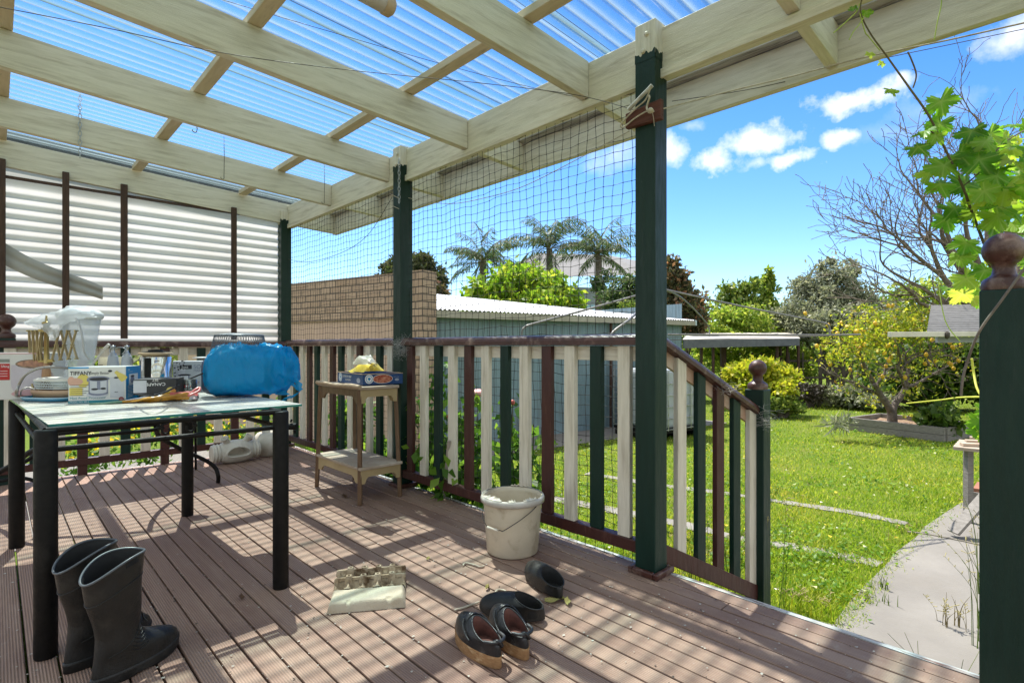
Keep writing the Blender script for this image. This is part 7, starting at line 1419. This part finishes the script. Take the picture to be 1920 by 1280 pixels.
tuft([at_z(1780, 1178, G), at_z(1795, 1180, G), at_z(1768, 1172, G)], 'dry thistle weed standing on the concrete path', 10, (.08, .2), True, m=mat('dry_weed', (.16, .12, .05), (.2, .16, .06), rough=.9)); tuft([at_z(1500, 1150, G), at_z(1530, 1160, G), at_z(1550, 1168, G), at_z(1480, 1146, G)], 'yellow flowering weeds along the deck end of the lawn', 11, (.08, .2), True, m=L_yel)

# ================================================================ sky, sun, camera
SUN_EL, SUN_AZ = R(62), R(17)                                     # azimuth from +Y towards +X
w = bpy.data.worlds.new('World'); S.world = w; w.use_nodes = True; nt = w.node_tree; nt.nodes.clear(); lk = nt.links
out = N(nt, 'ShaderNodeOutputWorld'); bgn = N(nt, 'ShaderNodeBackground'); lk.new(bgn.outputs[0], out.inputs[0])
sky = N(nt, 'ShaderNodeTexSky'); sky.sky_type = 'NISHITA'; sky.sun_disc = False; sky.sun_elevation = SUN_EL; sky.sun_rotation = SUN_AZ; sky.air_density = 1.0; sky.dust_density = .3; sky.ozone_density = 2.0
hsv = N(nt, 'ShaderNodeHueSaturation'); hsv.inputs['Saturation'].default_value = SKY_SAT; hsv.inputs['Value'].default_value = 1.0; lk.new(sky.outputs[0], hsv.inputs['Color'])
tc = N(nt, 'ShaderNodeTexCoord'); nz = noise(nt, tc.outputs['Generated'], 22, 9, .62); nz2 = noise(nt, tc.outputs['Generated'], 3.2, 8, .6)
nw = noise(nt, tc.outputs['Generated'], 16, 7, .6); wv_ = N(nt, 'ShaderNodeVectorMath', operation='MULTIPLY_ADD'); lk.new(nw.outputs['Color'], wv_.inputs[0]); wv_.inputs[1].default_value = (.06, .06, .06); wv_.inputs[2].default_value = (-.03, -.03, -.03)
warp = N(nt, 'ShaderNodeVectorMath', operation='ADD'); lk.new(tc.outputs['Generated'], warp.inputs[0]); lk.new(wv_.outputs[0], warp.inputs[1])
acc = None
for px, py, rx, ry, st_ in ((1618, 187, 98, 30, 1), (1428, 264, 80, 36, 1), (1484, 298, 62, 24, 1), (1582, 256, 52, 22, .9), (1340, 305, 60, 28, 1), (1255, 285, 45, 38, .9), (1150, 290, 80, 40, .55), (1900, 60, 60, 60, .8), (1760, 190, 90, 30, .45), (1305, 240, 30, 16, .5), (1410, 310, 30, 14, .6), (1690, 240, 120, 30, .35)):
    q = ray(px, py).normalized(); tx = q.cross(V((0, 0, 1))).normalized(); ty = tx.cross(q)
    k = 1/ray(px, py).length/FPX; a_ = N(nt, 'ShaderNodeVectorMath', operation='SUBTRACT'); lk.new(warp.outputs[0], a_.inputs[0]); a_.inputs[1].default_value = q
    dts = []
    for ax_, r_ in ((tx, rx), (ty, ry)):
        dn = N(nt, 'ShaderNodeVectorMath', operation='DOT_PRODUCT'); lk.new(a_.outputs[0], dn.inputs[0]); dn.inputs[1].default_value = ax_/(r_*k); dts.append(math_(nt, 'POWER', math_(nt, 'ABSOLUTE', dn.outputs['Value']), 2.0))
    f_ = math_(nt, 'SUBTRACT', .90, math_(nt, 'SQRT', math_(nt, 'ADD', dts[0], dts[1]))); f_ = math_(nt, 'MULTIPLY', f_, st_) if False else f_
    f_ = math_(nt, 'ADD', f_, math_(nt, 'MULTIPLY', math_(nt, 'SUBTRACT', nz.outputs[0], .5), 1.7)); f_ = math_(nt, 'MULTIPLY', f_, 1.35*st_, clamp=True); f_ = math_(nt, 'MULTIPLY', f_, st_)
    acc = f_ if acc is None else math_(nt, 'MAXIMUM', acc, f_)
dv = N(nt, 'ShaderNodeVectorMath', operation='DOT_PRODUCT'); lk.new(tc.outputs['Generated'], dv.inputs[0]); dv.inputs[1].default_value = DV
fill_bank = math_(nt, 'MULTIPLY', ramp(nt, [(.05, 1.0), (.42, 0.0)], dv.outputs['Value']).outputs[0], ramp(nt, [(.36, 0.0), (.50, 1.0)], nz2.outputs[0]).outputs[0])   # unseen broken cloud, added behind the camera as white fill light
acc = math_(nt, 'MAXIMUM', acc, fill_bank)
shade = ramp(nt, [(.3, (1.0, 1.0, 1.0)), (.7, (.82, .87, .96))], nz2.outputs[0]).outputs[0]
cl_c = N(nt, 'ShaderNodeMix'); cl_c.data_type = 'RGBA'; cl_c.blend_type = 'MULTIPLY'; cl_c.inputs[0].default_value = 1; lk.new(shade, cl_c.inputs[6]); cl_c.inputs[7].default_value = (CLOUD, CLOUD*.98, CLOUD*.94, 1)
sz = N(nt, 'ShaderNodeSeparateXYZ'); lk.new(tc.outputs['Generated'], sz.inputs[0])
tint = mixc(nt, 1.0, hsv.outputs[0], ramp(nt, [(0, SKY_LOW), (.12, SKY_LOW), (.55, SKY_TINT)], sz.outputs[2]).outputs[0], 'MULTIPLY')
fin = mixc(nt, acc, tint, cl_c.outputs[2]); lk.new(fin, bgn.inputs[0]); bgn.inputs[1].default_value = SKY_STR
sd_ = V((math.cos(SUN_EL)*math.sin(SUN_AZ), math.cos(SUN_EL)*math.cos(SUN_AZ), math.sin(SUN_EL)))
sl = bpy.data.lights.new('sun', 'SUN'); sl.energy = SUN_STR; sl.angle = R(.53); sl.color = (1.0, .955, .88); so = bpy.data.objects.new('sun', sl); COL.objects.link(so); so.rotation_euler = sd_.to_track_quat('Z', 'Y').to_euler(); so.location = sd_*30
cam = bpy.data.cameras.new('camera'); co = bpy.data.objects.new('camera', cam); COL.objects.link(co); co.location = EYE; co.rotation_euler = (pi/2, 0, -YAW); cam.sensor_width = 36; cam.sensor_fit = 'HORIZONTAL'; cam.lens = 36*FPX/1920; cam.shift_y = (HOR-640)/1920; cam.clip_start = .02; cam.clip_end = 1500; S.camera = co
S.view_settings.view_transform = 'Standard'; S.view_settings.look = 'None'; S.view_settings.exposure = EXPO; S.view_settings.gamma = 1
S.render.engine = 'CYCLES'; cy = S.cycles; cy.use_denoising = True; cy.max_bounces = 12; cy.transparent_max_bounces = 24; cy.diffuse_bounces = 5; cy.transmission_bounces = 8; cy.caustics_reflective = False; cy.caustics_refractive = False; cy.sample_clamp_indirect = 6; cy.use_adaptive_sampling = True; cy.adaptive_threshold = .01
